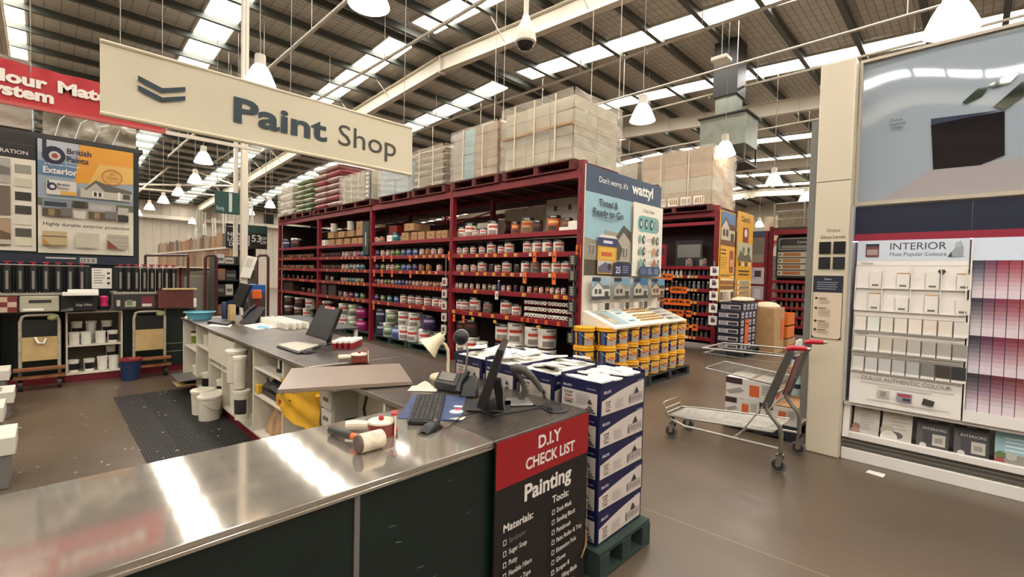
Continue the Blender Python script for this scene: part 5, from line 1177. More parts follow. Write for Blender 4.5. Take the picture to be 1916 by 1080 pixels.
# sloping sample tray at its foot
t = thing('sample_tray', 'white sloping display tray with rows of tan chip samples below the house poster', 'display tray', (6.35, 3.55, .9))
ya, yb = YE-.013, 3.3
a0, a1 = 5.28, 7.45
TW = M('tray_white', '#d9d0c0', .45)
mb = MB(); mb.extr([(a0, ya, .9), (a0, ya, 1.12), (a0, yb, .93), (a0, yb, .9)], (a1-a0, 0, 0), TW); obj('tray_body', mb, t, bev=.004)
mb = MB(); sl = (Vector((0, ya, 1.12))-Vector((0, yb, .93))); pn = Panel(mb, (a0, yb, .93), (1, 0, 0), sl, .001, .0008); ln = sl.length
pn.rect(.12, .06, .5, ln-.06, '#8fa3a6').rect(.14, .1, .3, ln-.12, '#8a7a64').rect(.16, .12, .28, .26, '#b3a084').rect(.55, .08, .8, .22, '#a9c6d0').rect(.55, .28, .8, ln-.08, '#b9ccd2').rect(.58, .12, .74, .15, '#4a4640').rect(.58, .36, .74, .4, '#4a4640').rect(1.62, .04, 2.12, ln-.05, '#b3aa9f')
for j in range(4): pn.rect(1.66, .06+.11*j, 1.85, .12+.11*j, ['#3a3a34', '#5a4a4a', '#6f6358', '#55504a'][j]).rect(1.88, .06+.11*j, 2.08, .12+.11*j, '#8f867c')
obj('tray_print', mb, t)
CHIP = M('tan_chip', '#b08a4a', .5)
mb = MB(); mb.box(-.028, -.012, 0, .028, .012, .03, CHIP); cme = mb.mesh('chip_sample'); mb = MB(); mb.ball((0, 0, .014), .02, CHIP, 8, 5, (1.3, .7, .8)); cme = mb.mesh('chip_sample')
for r_ in range(5):
    for i in range(11):
        f = .1+.078*r_+(.04 if r_ > 2 else 0); p = Vector((a0+.88+.066*i+.012*r_, yb, .93))+sl.normalized()*f
        o = obj('chip_sample', cme, t, loc=(p.x, p.y, p.z+.002)); o.matrix_parent_inverse = local_world(t).inverted()
# yellow buckets
YB = M('bucket_yellow', '#d99a12', .38); NB = M('bucket_navy_wrap', '#1f2444', .4); YL = M('bucket_label_yellow', '#d8a436', .4); LW_ = M('bucket_label_grey', '#a59d96', .45); OR_ = M('bucket_label_orange', '#b8551f', .4)
bt = thing('yellow_bucket', '', 'bucket')
BR, BH = .14, .262
def bf(k, a):
    if k == 0: return YB
    f = (a % 360)
    if k in (1, 2, 3):
        if 214 < f < 290:
            return {1: LW_, 2: YL, 3: YL}[k] if not (k == 2 and 228 < f < 276) else OR_
        if 184 < f < 208: return M('bucket_house_blue', '#48557a', .4)
        if 160 < f < 174 or 300 < f < 318: return YL
        return NB
    return YB if k > 4 else NB
mb = MB(); mb.lathe([(BR*.9, 0), (BR*.91, .02), (BR*.94, .085), (BR*.955, .125), (BR*.97, .185), (BR*.975, .205)], bf, seg=30); obj('body', mb, bt)
mb = MB(); mb.lathe([(BR*.99, .2), (BR*1.03, .205), (BR*1.03, .22), (BR*1.0, .224), (BR*1.02, .23), (BR*1.02, .252), (BR*.98, .258), (BR*.9, .258), (BR*.88, .25), (.001, .25)], YB, seg=26); obj('lid', mb, bt, 'yellow lid')
mb = MB(); mb.tube([(-BR*math.cos(q), -BR*1.0*math.sin(q)-.006, .19-.1*math.sin(q)) for q in [PI*i/10 for i in range(11)]], .003, ZINC, 5); obj('bail_handle', mb, bt)
bs = Stock(bt)
BX = [5.33, 5.63, 5.93, 6.26, 6.56, 6.87, 7.18, 7.48]
for i, x in enumerate(BX):
    for j, y in enumerate((3.46, 3.76)):
        if j == 1 and i == 0: x = 5.1; y = 3.66
        for k in range(3):
            if j == 1 and y > 3.7 and k == 2 and 0 < i < 7: continue
            if j == 1 and 1 < i < 7 and k == 0: continue
            nm = ['lowest', 'middle', 'top'][k]
            bs.place((x+random.uniform(-.006, .006), y+random.uniform(-.01, .01), .15+.2585*k), random.uniform(-.12, .2), '%s yellow lidded bucket, %s stack from the counter side, %s row below the poster' % (nm, ORD[i+1], 'back' if j else 'front'), 'yellow buckets below the poster')
pallet(4.94, 3.3, 6.22, 3.84-.0, .0005, M('black_pallet', '#17191c', .7, var=.2, scale=6), 'near black pallet under the yellow buckets', 'x', 'black pallets under the buckets', 5)
pallet(6.25, 3.3, 7.66, 3.92, .0005, M('black_pallet'), 'far black pallet under the yellow buckets by the aisle', 'x', 'black pallets under the buckets', 5)

# ================================================================== second and third rack runs
R2 = 10.3
S_2 = [2.88, 1.89, 1.68, 1.38, 1.1, .85, .55, .3]
tk2 = []
for z, ys_ in ((1.68, (5.25, 5.12, 4.98)), (1.38, (4.9, 4.76, 4.62)), (1.1, (5.05, 4.92, 4.79, 4.66, 4.53)), (.85, (4.95, 4.82, 4.69, 4.5)), (.55, (4.95, 4.75, 4.55, 4.35)), (.3, (5.0, 4.86, 4.72))):
    tk2 += [(y, z+.03, 'o', .13, .15) for y in ys_]
for z in S_2[2:]:
    tk2 += [(5.55-.085*i, z-.005, 'y' if i % 3 else 'w', .06, .055) for i in range(0, 15, 1) if i % 4 != 3]
rack_bay(R2, 3.95, 6.85, S_2, 'red rack bay of the second run, past the yellow buckets', .5, (.1, 3.0), (1, 1), tickets=tk2)  # dark back raised to shut out the lit far wall
tk2 = []
rack_bay(R2, 6.85, 9.75, S_2, 'second bay of the far red rack run, mostly hidden behind the poster', .5, (.1, 3.0), (0, 1))
SMALL = []
BOTM = {}
def bottle_mesh(c, cap):
    k = (c, cap)
    if k not in BOTM:
        mb = MB(); mb.lathe([(.034, 0), (.035, .09), (.02, .12), (.02, .13)], ink(c), seg=10); mb.lathe([(.024, .13), (.024, .165), (.001, .167)], ink(cap), seg=10, cap=False); BOTM[k] = mb.mesh('small_bottle')
    return BOTM[k]
bc = ['#2e2e34', '#54483c', '#23233a', '#3a2e26', '#6b6a6a', '#1e2a30']
rr = random.Random(11)
for s_, z in enumerate(S_2[2:]):
    for i in range(15):
        y = 5.6-.105*i
        if y < 4.03: continue
        wl = s_ == 0 and i < 9
        o = obj('small_bottle', bottle_mesh('#b9b4ae' if wl else rr.choice(bc), rr.choice(['#c9c2b8', '#8a8580', '#24222a'])), loc=(R2+.1, y, z+.001), label='small dark bottle, %s from the far end, %s row down on the second rack run' % (ORD[i+1], ORD[s_+1]) if not wl else 'small pale bottle, %s from the far end, first row down on the second rack run' % ORD[i+1], cat='bottle', group='small bottles on row %s of the second rack run' % ['one', 'two', 'three', 'four', 'five', 'six'][s_])
for i, (y, s_) in enumerate(((4.62, 'grey'), (4.3, 'grey'))):
    tin('M', s_, (R2+.2, y, 1.891), 'grey tin with dark lid, %s on the upper shelf of the second rack run' % ('farther one' if i == 0 else 'nearer one'), 'grey tins on the second rack run')
obj('display_card', MB().box(R2+.28, 4.35, 1.895, R2+.3, 5.0, 2.5, DGREY).box(R2+.277, 4.4, 2.1, R2+.28, 4.95, 2.4, GREY), label='dark printed display card behind the grey tins, second rack run', cat='display card')
obj('display_card', MB().box(R2+.02, 5.1, 1.895, R2+.04, 6.0, 2.4, RED).box(R2+.015, 5.15, 2.15, R2+.02, 5.95, 2.32, DGREY).box(R2+.013, 5.35, 2.22, R2+.015, 5.75, 2.26, WHITE), label='red framed black display card on the second rack run', cat='display card')
t = thing('clip_strip', 'strip of white cards hanging on the corner upright of the second rack run', 'clip strip', (R2-.05, 3.96, .6))
obj('strip', MB().box(R2-.014, 3.94, .55, R2-.01, 3.98, 2.0, GREY), t)
for k in range(5):
    mb = MB(); z = .6+.27*k; mb.box(R2-.04, 3.86, z, R2-.015, 4.04, z+.2, WHITE); pn = Panel(mb, (R2-.04, 4.04, z), (0, -1, 0), UP); pn.rect(.05, .06, .14, .14, '#5a3a4a').rect(.05, .15, .12, .17, '#3a3432'); obj('card', mb, t)
# yellow posters on its end
t = thing('poster_board', 'yellow deck oil poster board with house picture on the second rack run end', 'poster', (11.2, 3.88, 1.1))
ye = 3.88; YP = M('poster_yellow', '#c9932a', .5)
mb = MB(); mb.box(10.3, ye-.01, 1.1, 11.2, ye+.01, 3.12, YP); obj('board', mb, t)
mb = MB(); pn = Panel(mb, (10.3, ye-.01, 0), (1, 0, 0), UP, .002, .0012)
pn.house(.02, 2.36, .86, .74, '#4f6f8f', '#b9a98f', '#5a3a34', '#6a4434').rect(.02, 1.72, .88, 2.34, '#cf9a34').lines(.06, .42, 2.24, 2, .08, .03, '#3a2a18', .2, 2).lines(.06, .46, 2.08, 5, .055, .014, '#8a5a24', .3, 3).rrect(.56, 1.76, .8, 2.26, .03, '#8f4a34').rect(.58, 1.9, .78, 2.06, '#c9866a')
pn.rect(.02, 1.1+.56-.04, .88, 1.7, '#d8a040').lines(.05, .6, 1.67, 1, .05, .02, '#4a2f1a', .1, 3)
for k, c in enumerate(('#d3c3a0', '#8a5a34', '#b07a44', '#6a4a34', '#c9a77c')): pn.rect(.05, 1.58-.06*k, .86, 1.62-.06*k, c)
pn.rect(.02, 1.12, .86, 1.36, '#d6cbb8')
for k, c in enumerate(('#7a4a3c', '#8f867a', '#b3a28a', '#cdbb9f', '#3a3634')): pn.rect(.04+.16*k, 1.15, .19+.16*k, 1.33, c)
obj('printed_poster', mb, t)
t = thing('poster_board', 'tall bright yellow poster board, right of the deck oil poster, facing the aisle', 'poster', (11.8, 3.8, 1.0)); t['label'] = 'tall plain yellow poster board standing past the house picture poster'
mb = MB(); mb.box(11.25, ye-.05, .005, 12.3, ye-.03, 3.2, YP); obj('board', mb, t)
mb = MB(); pn = Panel(mb, (11.25, ye-.05, 0), (1, 0, 0), UP, .002, .0012)
pn.text("Cabot's", .5, 2.98, .13, '#5a2a1c', .03, 'C', width=.62).rrect(.34, 2.5, .72, 2.85, .03, '#7a3026').circ(.53, 2.72, .1, '#c9c2b8').rect(.02, 2.05, 1.02, 2.48, '#a8a48a').poly([(.02, 2.05), (1.02, 2.05), (.8, 2.25), (.5, 2.18), (.2, 2.3)], '#5a5644').circ(.4, 2.3, .09, '#6f7050').circ(.75, 2.32, .08, '#4a4a3a')
for k in range(4): pn.rect(.12+.22*k, 1.93, .22+.22*k, 2.03, '#2a2420' if k % 2 == 0 else '#d3c9b5')
pn.lines(.1, .9, 1.8, 2, .08, .03, '#3a2a18', .1, 2)
for k in range(4): pn.rect(.05, 1.5-.12*k, .95, 1.59-.12*k, '#d3c6aa').rect(.16, 1.51-.12*k, .88, 1.58-.12*k, ['#8f8468', '#7a6a50', '#8a7450', '#6f5c44'][k])
for k in range(3): pn.rect(.1+.3*k, 1.02, .32+.3*k, 1.1, '#4a3a26')
obj('printed_poster', mb, t)
# dark printed cartons on a pallet by the aisle
c2 = thing('printed_carton', '', 'carton'); CHH = .162; c2m = MB(); c2m.box(-.48, -.23, 0, .48, .23, CHH-.002, M('carton_near_black', '#191a26', .5)); pn = Panel(c2m, (-.48, .23, 0), (0, -1, 0), UP); pn.rect(.03, .025, .42, .115, '#b5aeb0').rect(.22, .035, .4, .095, '#3a3436').lines(.05, .2, .095, 3, .028, .011, '#4a4446', .2, 3); pn = Panel(c2m, (-.48, -.23, 0), (1, 0, 0), UP)
for k in range(4): pn.rect(.05+.23*k, .02, .19+.23*k, .135, '#aaa6b3').rect(.08+.23*k, .05, .16+.23*k, .09, '#4a4870')
obj('box_body', c2m, c2); obj('tape_strip', MB().box(-.482, -.03, CHH-.0018, .482, .03, CHH-.0005, M('packing_tape_clear', '#4a4660', .25)), c2)
s2 = Stock(c2)
pallet(9.9, 3.2, 11.0, 3.8, 0.0005, M('black_pallet'), 'dark pallet under the printed cartons by the second rack run', 'x', nb=5)
for i in range(5): s2.place((10.43, 3.5, .147+CHH*i), 0, '%s dark printed carton beside the second rack run end' % lv[i], 'dark printed cartons by the second rack run')
s2.place((10.62, 3.53, .147+CHH*5), 0, 'extra dark printed carton set back on the stack by the second rack run', 'dark printed cartons by the second rack run')
ORG = M('orange_banner', '#c25a22', .5)
obj('orange_banner', MB().box(10.2, 3.258, .25, 10.42, 3.264, .78, ORG).box(10.22, 3.255, .68, 10.4, 3.258, .71, DRED), label='orange sale banner hanging on the dark printed cartons', cat='banner')
obj('sack_pile', MB().ball((10.75, 3.5, .147+CHH*6+.05), .3, M('pale_sack', '#b8a98c', .8, bump=.4, bscale=10), 16, 10, (1.5, .7, .22)), label='pale sacks slumped over the printed cartons', cat='sack')
t = thing('cardboard_bin', 'tall brown cardboard bin past the printed cartons', 'bin', (11.5, 3.2, 0))
obj('bin_body', MB().box(11.1, 2.95, .0, 11.85, 3.5, 1.0, KRAFT), t, bev=.01); obj('bin_liner', MB().ball((11.45, 3.22, 1.02), .36, M('pale_sack'), 14, 8, (1, .75, .3)), t)
obj('price_card', MB().box(11.6, 2.94, .3, 11.8, 2.946, .75, ORG), t)
for k in range(2):
    z = .26+.3*k
    t = thing('orange_crate', ['lower orange crate beside the brown cardboard bin', 'upper orange crate beside the brown cardboard bin'][k], 'crate', (12.5, 2.9, z))
    OC = M('crate_orange', '#c8671f', .45); xa, xb, ya, yb = 12.0, 12.6, 2.92, 3.34
    mb = MB(); mb.box(xa, ya, z, xb, ya+.02, z+.29, OC).box(xa, yb-.02, z, xb, yb, z+.29, OC).box(xa, ya+.02, z, xa+.02, yb-.02, z+.29, OC).box(xb-.02, ya+.02, z, xb, yb-.02, z+.29, OC).box(xa, ya, z, xb, yb, z+.02, OC); obj('crate_body', mb, t)
    if k: obj('dark_opening', MB().box(xa-.008, ya+.08, z+.1, xa, yb-.1, z+.23, DGREY), t)
pallet(11.95, 2.88, 12.65, 3.4, .0005, KRAFT, 'pale pallet and board under the orange crates', 'x', nb=5)
obj('plain_carton', MB().box(11.97, 2.9, .147, 12.63, 3.38, .258, KRAFT), label='flat brown carton under the orange crates', cat='carton')
# third run
R3 = 14.3
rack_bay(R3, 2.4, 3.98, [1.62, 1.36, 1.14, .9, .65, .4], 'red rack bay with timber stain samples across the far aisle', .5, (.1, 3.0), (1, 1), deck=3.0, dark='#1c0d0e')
t = thing('sample_panel', 'board of brown timber stain swatches in the far red rack', 'sample board', (R3+.1, 3.2, 1.7))
mb = MB(); mb.box(R3+.06, 2.5, 1.7, R3+.08, 3.85, 2.8, DGREY); pn = Panel(mb, (R3+.06, 3.85, 1.7), (0, -1, 0), UP, .002, .0012)
pn.rrect(.06, .76, 1.25, 1.08, .04, '#8f8a82').rrect(.08, .78, 1.23, 1.06, .04, '#241c1a').text('Cabots', .62, .94, .06, '#a8a098', .01, 'C').rect(.12, .8, 1.2, .88, '#6f6a62')
for k in range(4): 
    v = .56-.17*k; pn.rect(.05, v, 1.26, v+.14, '#a89e8a').rect(.18, v+.03, .6, v+.12, ['#8f6034', '#9a6a3c', '#8a5c38', '#9c5c34'][k]).rect(.72, v+.03, 1.2, v+.12, ['#a06a3c', '#a87444', '#7f5a3a', '#a0623c'][k]).circ(.1, v+.07, .025, '#2a2420')
obj('board', mb, t)
for s_, z in enumerate((1.36, 1.14, .9, .65, .4)):
    for i in range(10):
        sch = rr.choice(['#7a2f2a', '#5a5450', '#8a4a3a', '#3c3634', '#6b6660'])
        obj('small_tin', bottle_mesh(sch, rr.choice(['#2a2424', '#8a8078'])), loc=(R3+.12, 3.82-.13*i, z+.001), label='small stain tin, %s from the far post, %s row down in the far stain rack' % (ORD[i+1], ORD[s_+1]), cat='tin', group='stain tins in the far rack, row %s' % ['one', 'two', 'three', 'four', 'five'][s_])
t = thing('display_wall', 'grey picture display panels beside the far stain rack', 'display', (R3, 4.6, 0))
mb = MB(); mb.box(R3-.05, 4.05, .3, R3+.1, 5.6, 3.0, DRED); pn = Panel(mb, (R3-.05, 5.6, 0), (0, -1, 0), UP, .002, .0012)
pn.rect(.0, 2.85, 1.5, 3.0, '#3a4452').rect(.65, 2.1, 1.48, 2.82, '#6f665c').poly([(.7, 2.82), (1.05, 2.82), (1.0, 2.5), (.72, 2.4)], '#2e2a22').rect(.66, 2.12, 1.46, 2.34, '#8a7c70').rect(.0, 2.1, .62, 2.82, '#4a3c36').rect(0, 1.98, .62, 2.09, '#3a3560').rect(.65, 1.98, 1.48, 2.09, '#9a2a2c').rect(0, 1.5, 1.5, 1.97, '#b9aeae').lines(.7, 1.3, 1.9, 6, .06, .02, '#8a7f86', .5, 4).rect(1.25, 1.7, 1.42, 1.88, '#3a3436')
pn.rect(0, 1.05, 1.5, 1.44, '#a89ca0')
for k in range(6): pn.rect(.05+.24*k, 1.08, .22+.24*k, 1.36, ['#7a6a6e', '#c9c2c0', '#8f4a52', '#d3cbc6', '#6a5f5f', '#c2b9b6'][k])
pn.rect(0, .98, 1.5, 1.04, '#7a1626').rect(0, .4, 1.5, .97, '#241a1e')
for k in range(6): pn.rect(.1+.22*k, .55, .26+.22*k, .62, '#2f4a3a').rect(.1+.22*k, .75, .28+.22*k, .8, '#6f7a70')
obj('panel_front', mb, t)
# lattice bundles and long goods on top of the third run
t = thing('wire_stillage', 'wire sided stillage on top of the far stain rack', 'stillage', (R3+.6, 3.2, 3.0))
obj('floor', MB().box(R3, 2.45, 3.001, R3+1.1, 3.95, 3.08, PALW), t)
obj('load', MB().box(R3+.1, 2.55, 3.081, R3+1.0, 3.85, 3.5, M('dull_brown_load', '#8a7c66', .8, var=.3, scale=6)), t)
mb = MB()
for y in (2.48, 3.2, 3.92): mb.cyl((R3+.02, y, 3.08), (R3+.02, y, 3.75), .02, GREY, 6)
for z in (3.3, 3.52, 3.74): mb.cyl((R3+.02, 2.48, z), (R3+.02, 3.92, z), .012, GREY, 6)
obj('side_frame', mb, t)
# ================================================================== colour display wall
DX = 5.1
OFF = M('display_off_white', '#dcd6d0', .35, var=.03, scale=3); CRM = M('column_cream', '#cbbfa8', .4, var=.03, scale=2)
# column
t = thing('display_column', 'tall cream display column with gloss level samples at the aisle end', 'column', (5.25, .9, 0))
mb = MB(); mb.box(DX-.05, .775, .0, DX+.3, 1.045, 3.6, CRM); obj('column_body', mb, t, bev=.012)
mb = MB(); mb.box(DX-.0515, .78, 2.52, DX-.05, 1.04, 2.525, DGREY); obj('panel_joint', mb, t)
mb = MB(); mb.box(DX-.04, 1.046, .3, DX+.05, 1.1, 3.1, M('side_frame_grey', '#6d6a64', .5)); obj('side_frame', mb, t, 'grey frame on its far side')
mb = MB(); pn = Panel(mb, (DX-.05, 1.045, 0), (0, -1, 0), UP, .0012, .0006)
pn.text('Dulux', .155, 2.06, .03, '#4a4034', .004, 'C').text('Gloss Levels', .15, 2.0, .03, '#4a4034', .004, 'C', width=.19)
obj('column_lettering', mb, t)
for i, (u, v) in enumerate(((.05, 1.86), (.16, 1.86), (.05, 1.72), (.16, 1.72))):
    mb = MB(); y1_ = 1.045-u; mb.box(DX-.062, y1_-.09, v, DX-.05, y1_, v+.11, M('gloss_black', '#12141a', (.1, .25, .4, .6)[i])) if 0 else mb.box(DX-.062, y1_-.09, v, DX-.05, y1_, v+.11, M('gloss_black_%s' % 'abcd'[i], '#12141a', (.1, .25, .4, .6)[i]))
    obj('gloss_sample', mb, t, bev=.002)
mb = MB(); mb.box(DX-.056, .80, 1.08, DX-.05, 1.03, 1.66, DGREY); pn = Panel(mb, (DX-.056, 1.03, 1.08), (0, -1, 0), UP, .001, .0005)
pn.rrect(.004, .004, .226, .576, .03, '#cdbba3').rrect(.003, .43, .227, .577, .03, '#1c2130').rect(.004, .41, .226, .46, '#1c2130').rect(.004, .40, .226, .425, '#cdbba3').text('Dulux', .115, .54, .016, '#c9c9d0', .005, 'C').lines(.03, .2, .515, 4, .02, .006, '#8f93a0', .2, 3)
for v, n_ in ((.37, 3), (.28, 5), (.16, 4), (.08, 2)): pn.circ(.03, v, .011, '#2a2626').rect(.05, v-.004, .11, v+.004, '#5a5046').lines(.05, .15, v-.018, n_, .014, .004, '#8a7e70', .3, int(v*100))
obj('instruction_card', mb, t, 'rounded instruction card with dark header')
# lower body
t = thing('colour_display', 'long white interior paint colour display wall with swatch racks and brochure bin', 'display', (5.2, -.6, 0))
YA, YB2 = .77, -3.2
obj('plinth', MB().box(DX, YB2, 0, DX+.5, YA, .1, OFF), t, bev=.003)
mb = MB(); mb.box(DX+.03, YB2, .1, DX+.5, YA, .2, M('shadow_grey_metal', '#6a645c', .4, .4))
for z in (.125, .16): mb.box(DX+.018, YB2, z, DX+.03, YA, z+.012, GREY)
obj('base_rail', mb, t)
obj('back_panel', MB().box(DX+.34, YB2, .2, DX+.5, YA, 2.3, OFF), t)
# brochure bin
mb = MB(); mb.extr([(DX+.0, YA, .2), (DX+.34, YA, .2), (DX+.34, YA, .5), (DX+.06, YA, .5)], (0, -.05, 0), OFF); obj('bin_end', mb, t, bev=.003)
mb = MB(); mb.box(DX-.005, YB2, .2, DX+.04, YA-.05, .255, OFF); obj('bin_lip', mb, t, bev=.004)
mb = MB(); mb.box(DX+.03, YB2, .49, DX+.34, YA, .52, OFF); obj('bin_header', mb, t, bev=.004)
obj('bin_floor', MB().box(DX+.04, YB2, .2, DX+.34, YA-.05, .215, GREY), t)
# leaning brochures
def brochure(y0, w_, label, fn, h_=.27):
    b = thing('brochure', label, 'brochure', (DX+.12, y0-w_/2, .216))
    xa, xb = DX+.055, DX+.16
    mb = MB(); mb.hexa([(xa, y0, .2165), (xa, y0-w_, .2165), (xa+.02, y0-w_, .2165), (xa+.02, y0, .2165)], [(xb, y0, .216+h_), (xb, y0-w_, .216+h_), (xb+.02, y0-w_, .216+h_), (xb+.02, y0, .216+h_)], WHITE)
    obj('pages', mb, b)
    V = Vector((xb-xa, 0, h_)); mb = MB(); pn = Panel(mb, (xa, y0, .2165), (0, -1, 0), V, .001, .0006); fn(pn, w_, V.length); obj('cover', mb, b)
def cov_white(pn, w_, h_): pn.rect(0, 0, w_, h_, '#bdb5ab').text('DULUX', w_*.5, h_*.86, .016, '#4a4640', .004, 'C').lines(w_*.25, w_*.8, h_*.7, 7, .022, .006, '#9a9288', .4, 2).circ(w_*.12, h_*.3, .03, '#8f6a5c').circ(w_*.1, h_*.15, .035, '#a07a6a')
def cov_cake(pn, w_, h_): pn.rect(0, 0, w_, h_, '#c2b9af').text('DULUX', w_*.5, h_*.88, .016, '#4a4640', .004, 'C').lines(w_*.3, w_*.85, h_*.74, 4, .03, .01, '#a89a92', .3, 4).circ(w_*.2, h_*.35, .05, '#a8a08a').circ(w_*.5, h_*.25, .045, '#5a4c46', .03).circ(w_*.25, h_*.15, .06, '#cfc8bc')
def cov_int(pn, w_, h_): pn.rect(0, 0, w_, h_, '#2e2a2a').poly([(0, 0), (w_*.2, 0), (w_*.2, h_*.5), (0, h_*.8)], '#4a4442').text('INTERIORS', w_*.55, h_*.6, .022, '#c9c4be', .004, 'C').text('DULUX', w_*.5, h_*.86, .012, '#a8a39d', .003, 'C').rect(w_*.5, h_*.18, w_*.9, h_*.5, '#b9b3a6').rect(w_*.58, h_*.26, w_*.82, h_*.4, '#8f887c').rect(w_*.1, h_*.03, w_*.95, h_*.1, '#6a625e').circ(w_*.22, h_*.14, .022, '#c2bbb4')
def cov_blue(pn, w_, h_): pn.rect(0, 0, w_, h_, '#8fb3bb').rect(0, 0, w_, h_*.35, '#8a8378').text('DULUX', w_*.5, h_*.9, .016, '#3a3a3a', .004, 'C').lines(w_*.25, w_*.85, h_*.75, 4, .03, .01, '#d3dfe0', .3, 4).circ(w_*.15, h_*.3, .03, '#5a6a34').circ(w_*.12, h_*.14, .028, '#8f3a34').circ(w_*.4, h_*.3, .03, '#b0a9a0')
for y0, w_, lab, fn in ((.70, .185, 'white brochure at the end of the bin beside the cream column', cov_white), (.495, .2, 'white brochure with food picture, second from the cream column', cov_cake), (.265, .2, 'dark interiors brochure, third from the cream column', cov_int), (.035, .2, 'dark interiors brochure, fourth from the cream column', cov_int), (-.195, .22, 'pale blue brochure, fifth from the cream column', cov_blue), (-.44, .2, 'white brochure, sixth from the cream column', cov_white)):
    brochure(y0, w_, lab, fn)
# swatch panel (leans back)
xa, za, xb, zb_ = DX+.0, .525, DX+.1, 1.98
Vd = Vector((xb-xa, 0, zb_-za)); Ln = Vd.length; Vn = Vd.normalized(); Nn = Vector((0, -1, 0)).cross(Vn)
def SP(v, y, o=0.0): return Vector((xa, y, za))+Vn*v+Nn*o
def leanbox(mb, y0, y1, v0, v1, o0, o1, m):
    ya, yb = max(y0, y1), min(y0, y1)
    return mb.hexa([SP(v0, ya, o0), SP(v0, yb, o0), SP(v0, yb, o1), SP(v0, ya, o1)][::-1], [SP(v1, ya, o0), SP(v1, yb, o0), SP(v1, yb, o1), SP(v1, ya, o1)][::-1], m)
W2 = .725; YS = .728
SWW = M('swatch_board_white', '#e0d9d2', .4)
mb = MB(); leanbox(mb, YS, YS-W2, 0, Ln, -.03, 0, SWW); obj('popular_colours_board', mb, t)
mb = MB(); pn = Panel(mb, SP(0, YS), (0, -1, 0), Vn, .0012, .0007)
hb = Ln-.175
pn.rect(0, Ln-.18, W2, Ln, '#c4cbd6').text('INTERIOR', .41, Ln-.085, .062, '#3a3c46', .002, 'C', width=.36).text('Most Popular Colours', .41, Ln-.14, .034, '#5a5c66', .001, 'C', width=.36)
pn.rrect(.06, Ln-.15, .155, Ln-.03, .01, '#6a3a3a').rect(.06, Ln-.055, .155, Ln-.03, '#20222e').rect(.07, Ln-.13, .145, Ln-.08, '#9a8a82').poly([(.6, Ln-.15), (.69, Ln-.15), (.69, Ln-.08), (.675, Ln-.02), (.65, Ln-.035), (.64, Ln-.08), (.61, Ln-.12)], '#8f9498').circ(.66, Ln-.05, .022, '#a3a8aa').poly([(.6, Ln-.15), (.625, Ln-.15), (.62, Ln-.11)], '#3a3c40')
pn.text('Whites', .03, Ln-.215, .022, '#6a6660', .004).rect(0, Ln-.225, W2, Ln-.222, '#a39c96')
pn.text('Neutrals', .03, .62, .018, '#6a6660', .004).rect(0, .595, W2, .61, '#b3aaa2').text('Greys', .03, .455, .018, '#5a5650', .004).rect(0, .435, W2, .45, '#a39a92')
pn.text('DULUX AUTHENTIC COLOUR', .375, .225, .034, '#7a7066', .002, 'C', width=.58).lines(.08, .68, .195, 1, .02, .006, '#a39a90', .0, 3).lines(.2, .55, .175, 1, .02, .006, '#a39a90', .0, 3)
pn.rect(.2, .085, .28, .15, '#b3aba1').rect(.22, .095, .26, .14, '#8a827a').rect(.33, .075, .43, .15, '#8a8490').rect(.34, .12, .42, .14, '#a33a44').rect(.37, .085, .42, .11, '#3a3640').poly([(.49, .08), (.56, .075), (.57, .12), (.5, .135)], '#3a3634').lines(.12, .66, .05, 1, .02, .006, '#a39a90', .0, 3)
pn.poly([(.545, Ln-.275), (.57, Ln-.25), (.595, Ln-.275), (.57, Ln-.305)], '#3a3c40').poly([(.545, Ln-.272), (.555, Ln-.255), (.57, Ln-.27), (.585, Ln-.255), (.595, Ln-.272)], '#3a3c40')
obj('board_lettering', mb, t)
# shelf rails and swatch pockets
mb = MB()
for v in (Ln-.42, Ln-.62, .65, .47, .29): leanbox(mb, YS, YS-W2, v-.008, v, .0, .02, OFF)
for u in (0, .19, .38, .565, W2-.012): leanbox(mb, YS-u, YS-u-.006, Ln-.62, Ln-.24, 0, .03, OFF)
obj('pocket_rail', mb, t)
for r_, (v0, hgt) in enumerate(((Ln-.418, .14), (Ln-.618, .14))):
    for i in range(4):
        u = .1+.187*i; mb = MB(); leanbox(mb, YS-u, YS-u-.085, v0, v0+hgt-.02*(i % 2), .004, .016, M('swatch_card_white', '#dcd5cc', .4))
        if (i+r_) % 2: leanbox(mb, YS-u, YS-u-.085, v0+hgt-.02*(i % 2), v0+hgt+.012-.02*(i % 2), .002, .008, M('kraft_card', '#b08a5c', .6))
        leanbox(mb, YS-u-.02, YS-u-.065, v0+.012, v0+.028, .016, .0175, M('swatch_code_grey', '#6a6560', .5))
        obj('colour_card_stack', mb, t)
GBK = M('card_shadow_grey', '#847e79', .6)  # grey painted behind the cards as their recess and border shadows
mb = MB()
for v in (.655, .475, .295): leanbox(mb, YS-.006, YS-W2+.008, v-.004, v+.13, .0015, .004, GBK)
for v0, hgt in ((Ln-.418, .14), (Ln-.618, .14)):
    for i in range(4):
        u = .1+.187*i; leanbox(mb, YS-u+.003, YS-u-.089, v0-.004, v0+hgt-.02*(i % 2)-.006, .0012, .0035, GBK)
obj('card_shadows', mb, t)
rows = (('#d8cec0', '#cfd0c6', '#cfc6b8', '#d3c9ba', '#d8cfc0', '#d6c6b9', '#d3c6b9', '#cfc6bd'), ('#c9c3b8', '#d6d0c8', '#b9b0a0', '#b3aa9e', '#aba399', '#a39b92', '#9f988f', '#8f8983'), ('#c6c0b9', '#b9b5b0', '#b3afab', '#aaa6a2', '#a29e9c', '#74726c', '#3a302a', '#26262a'))
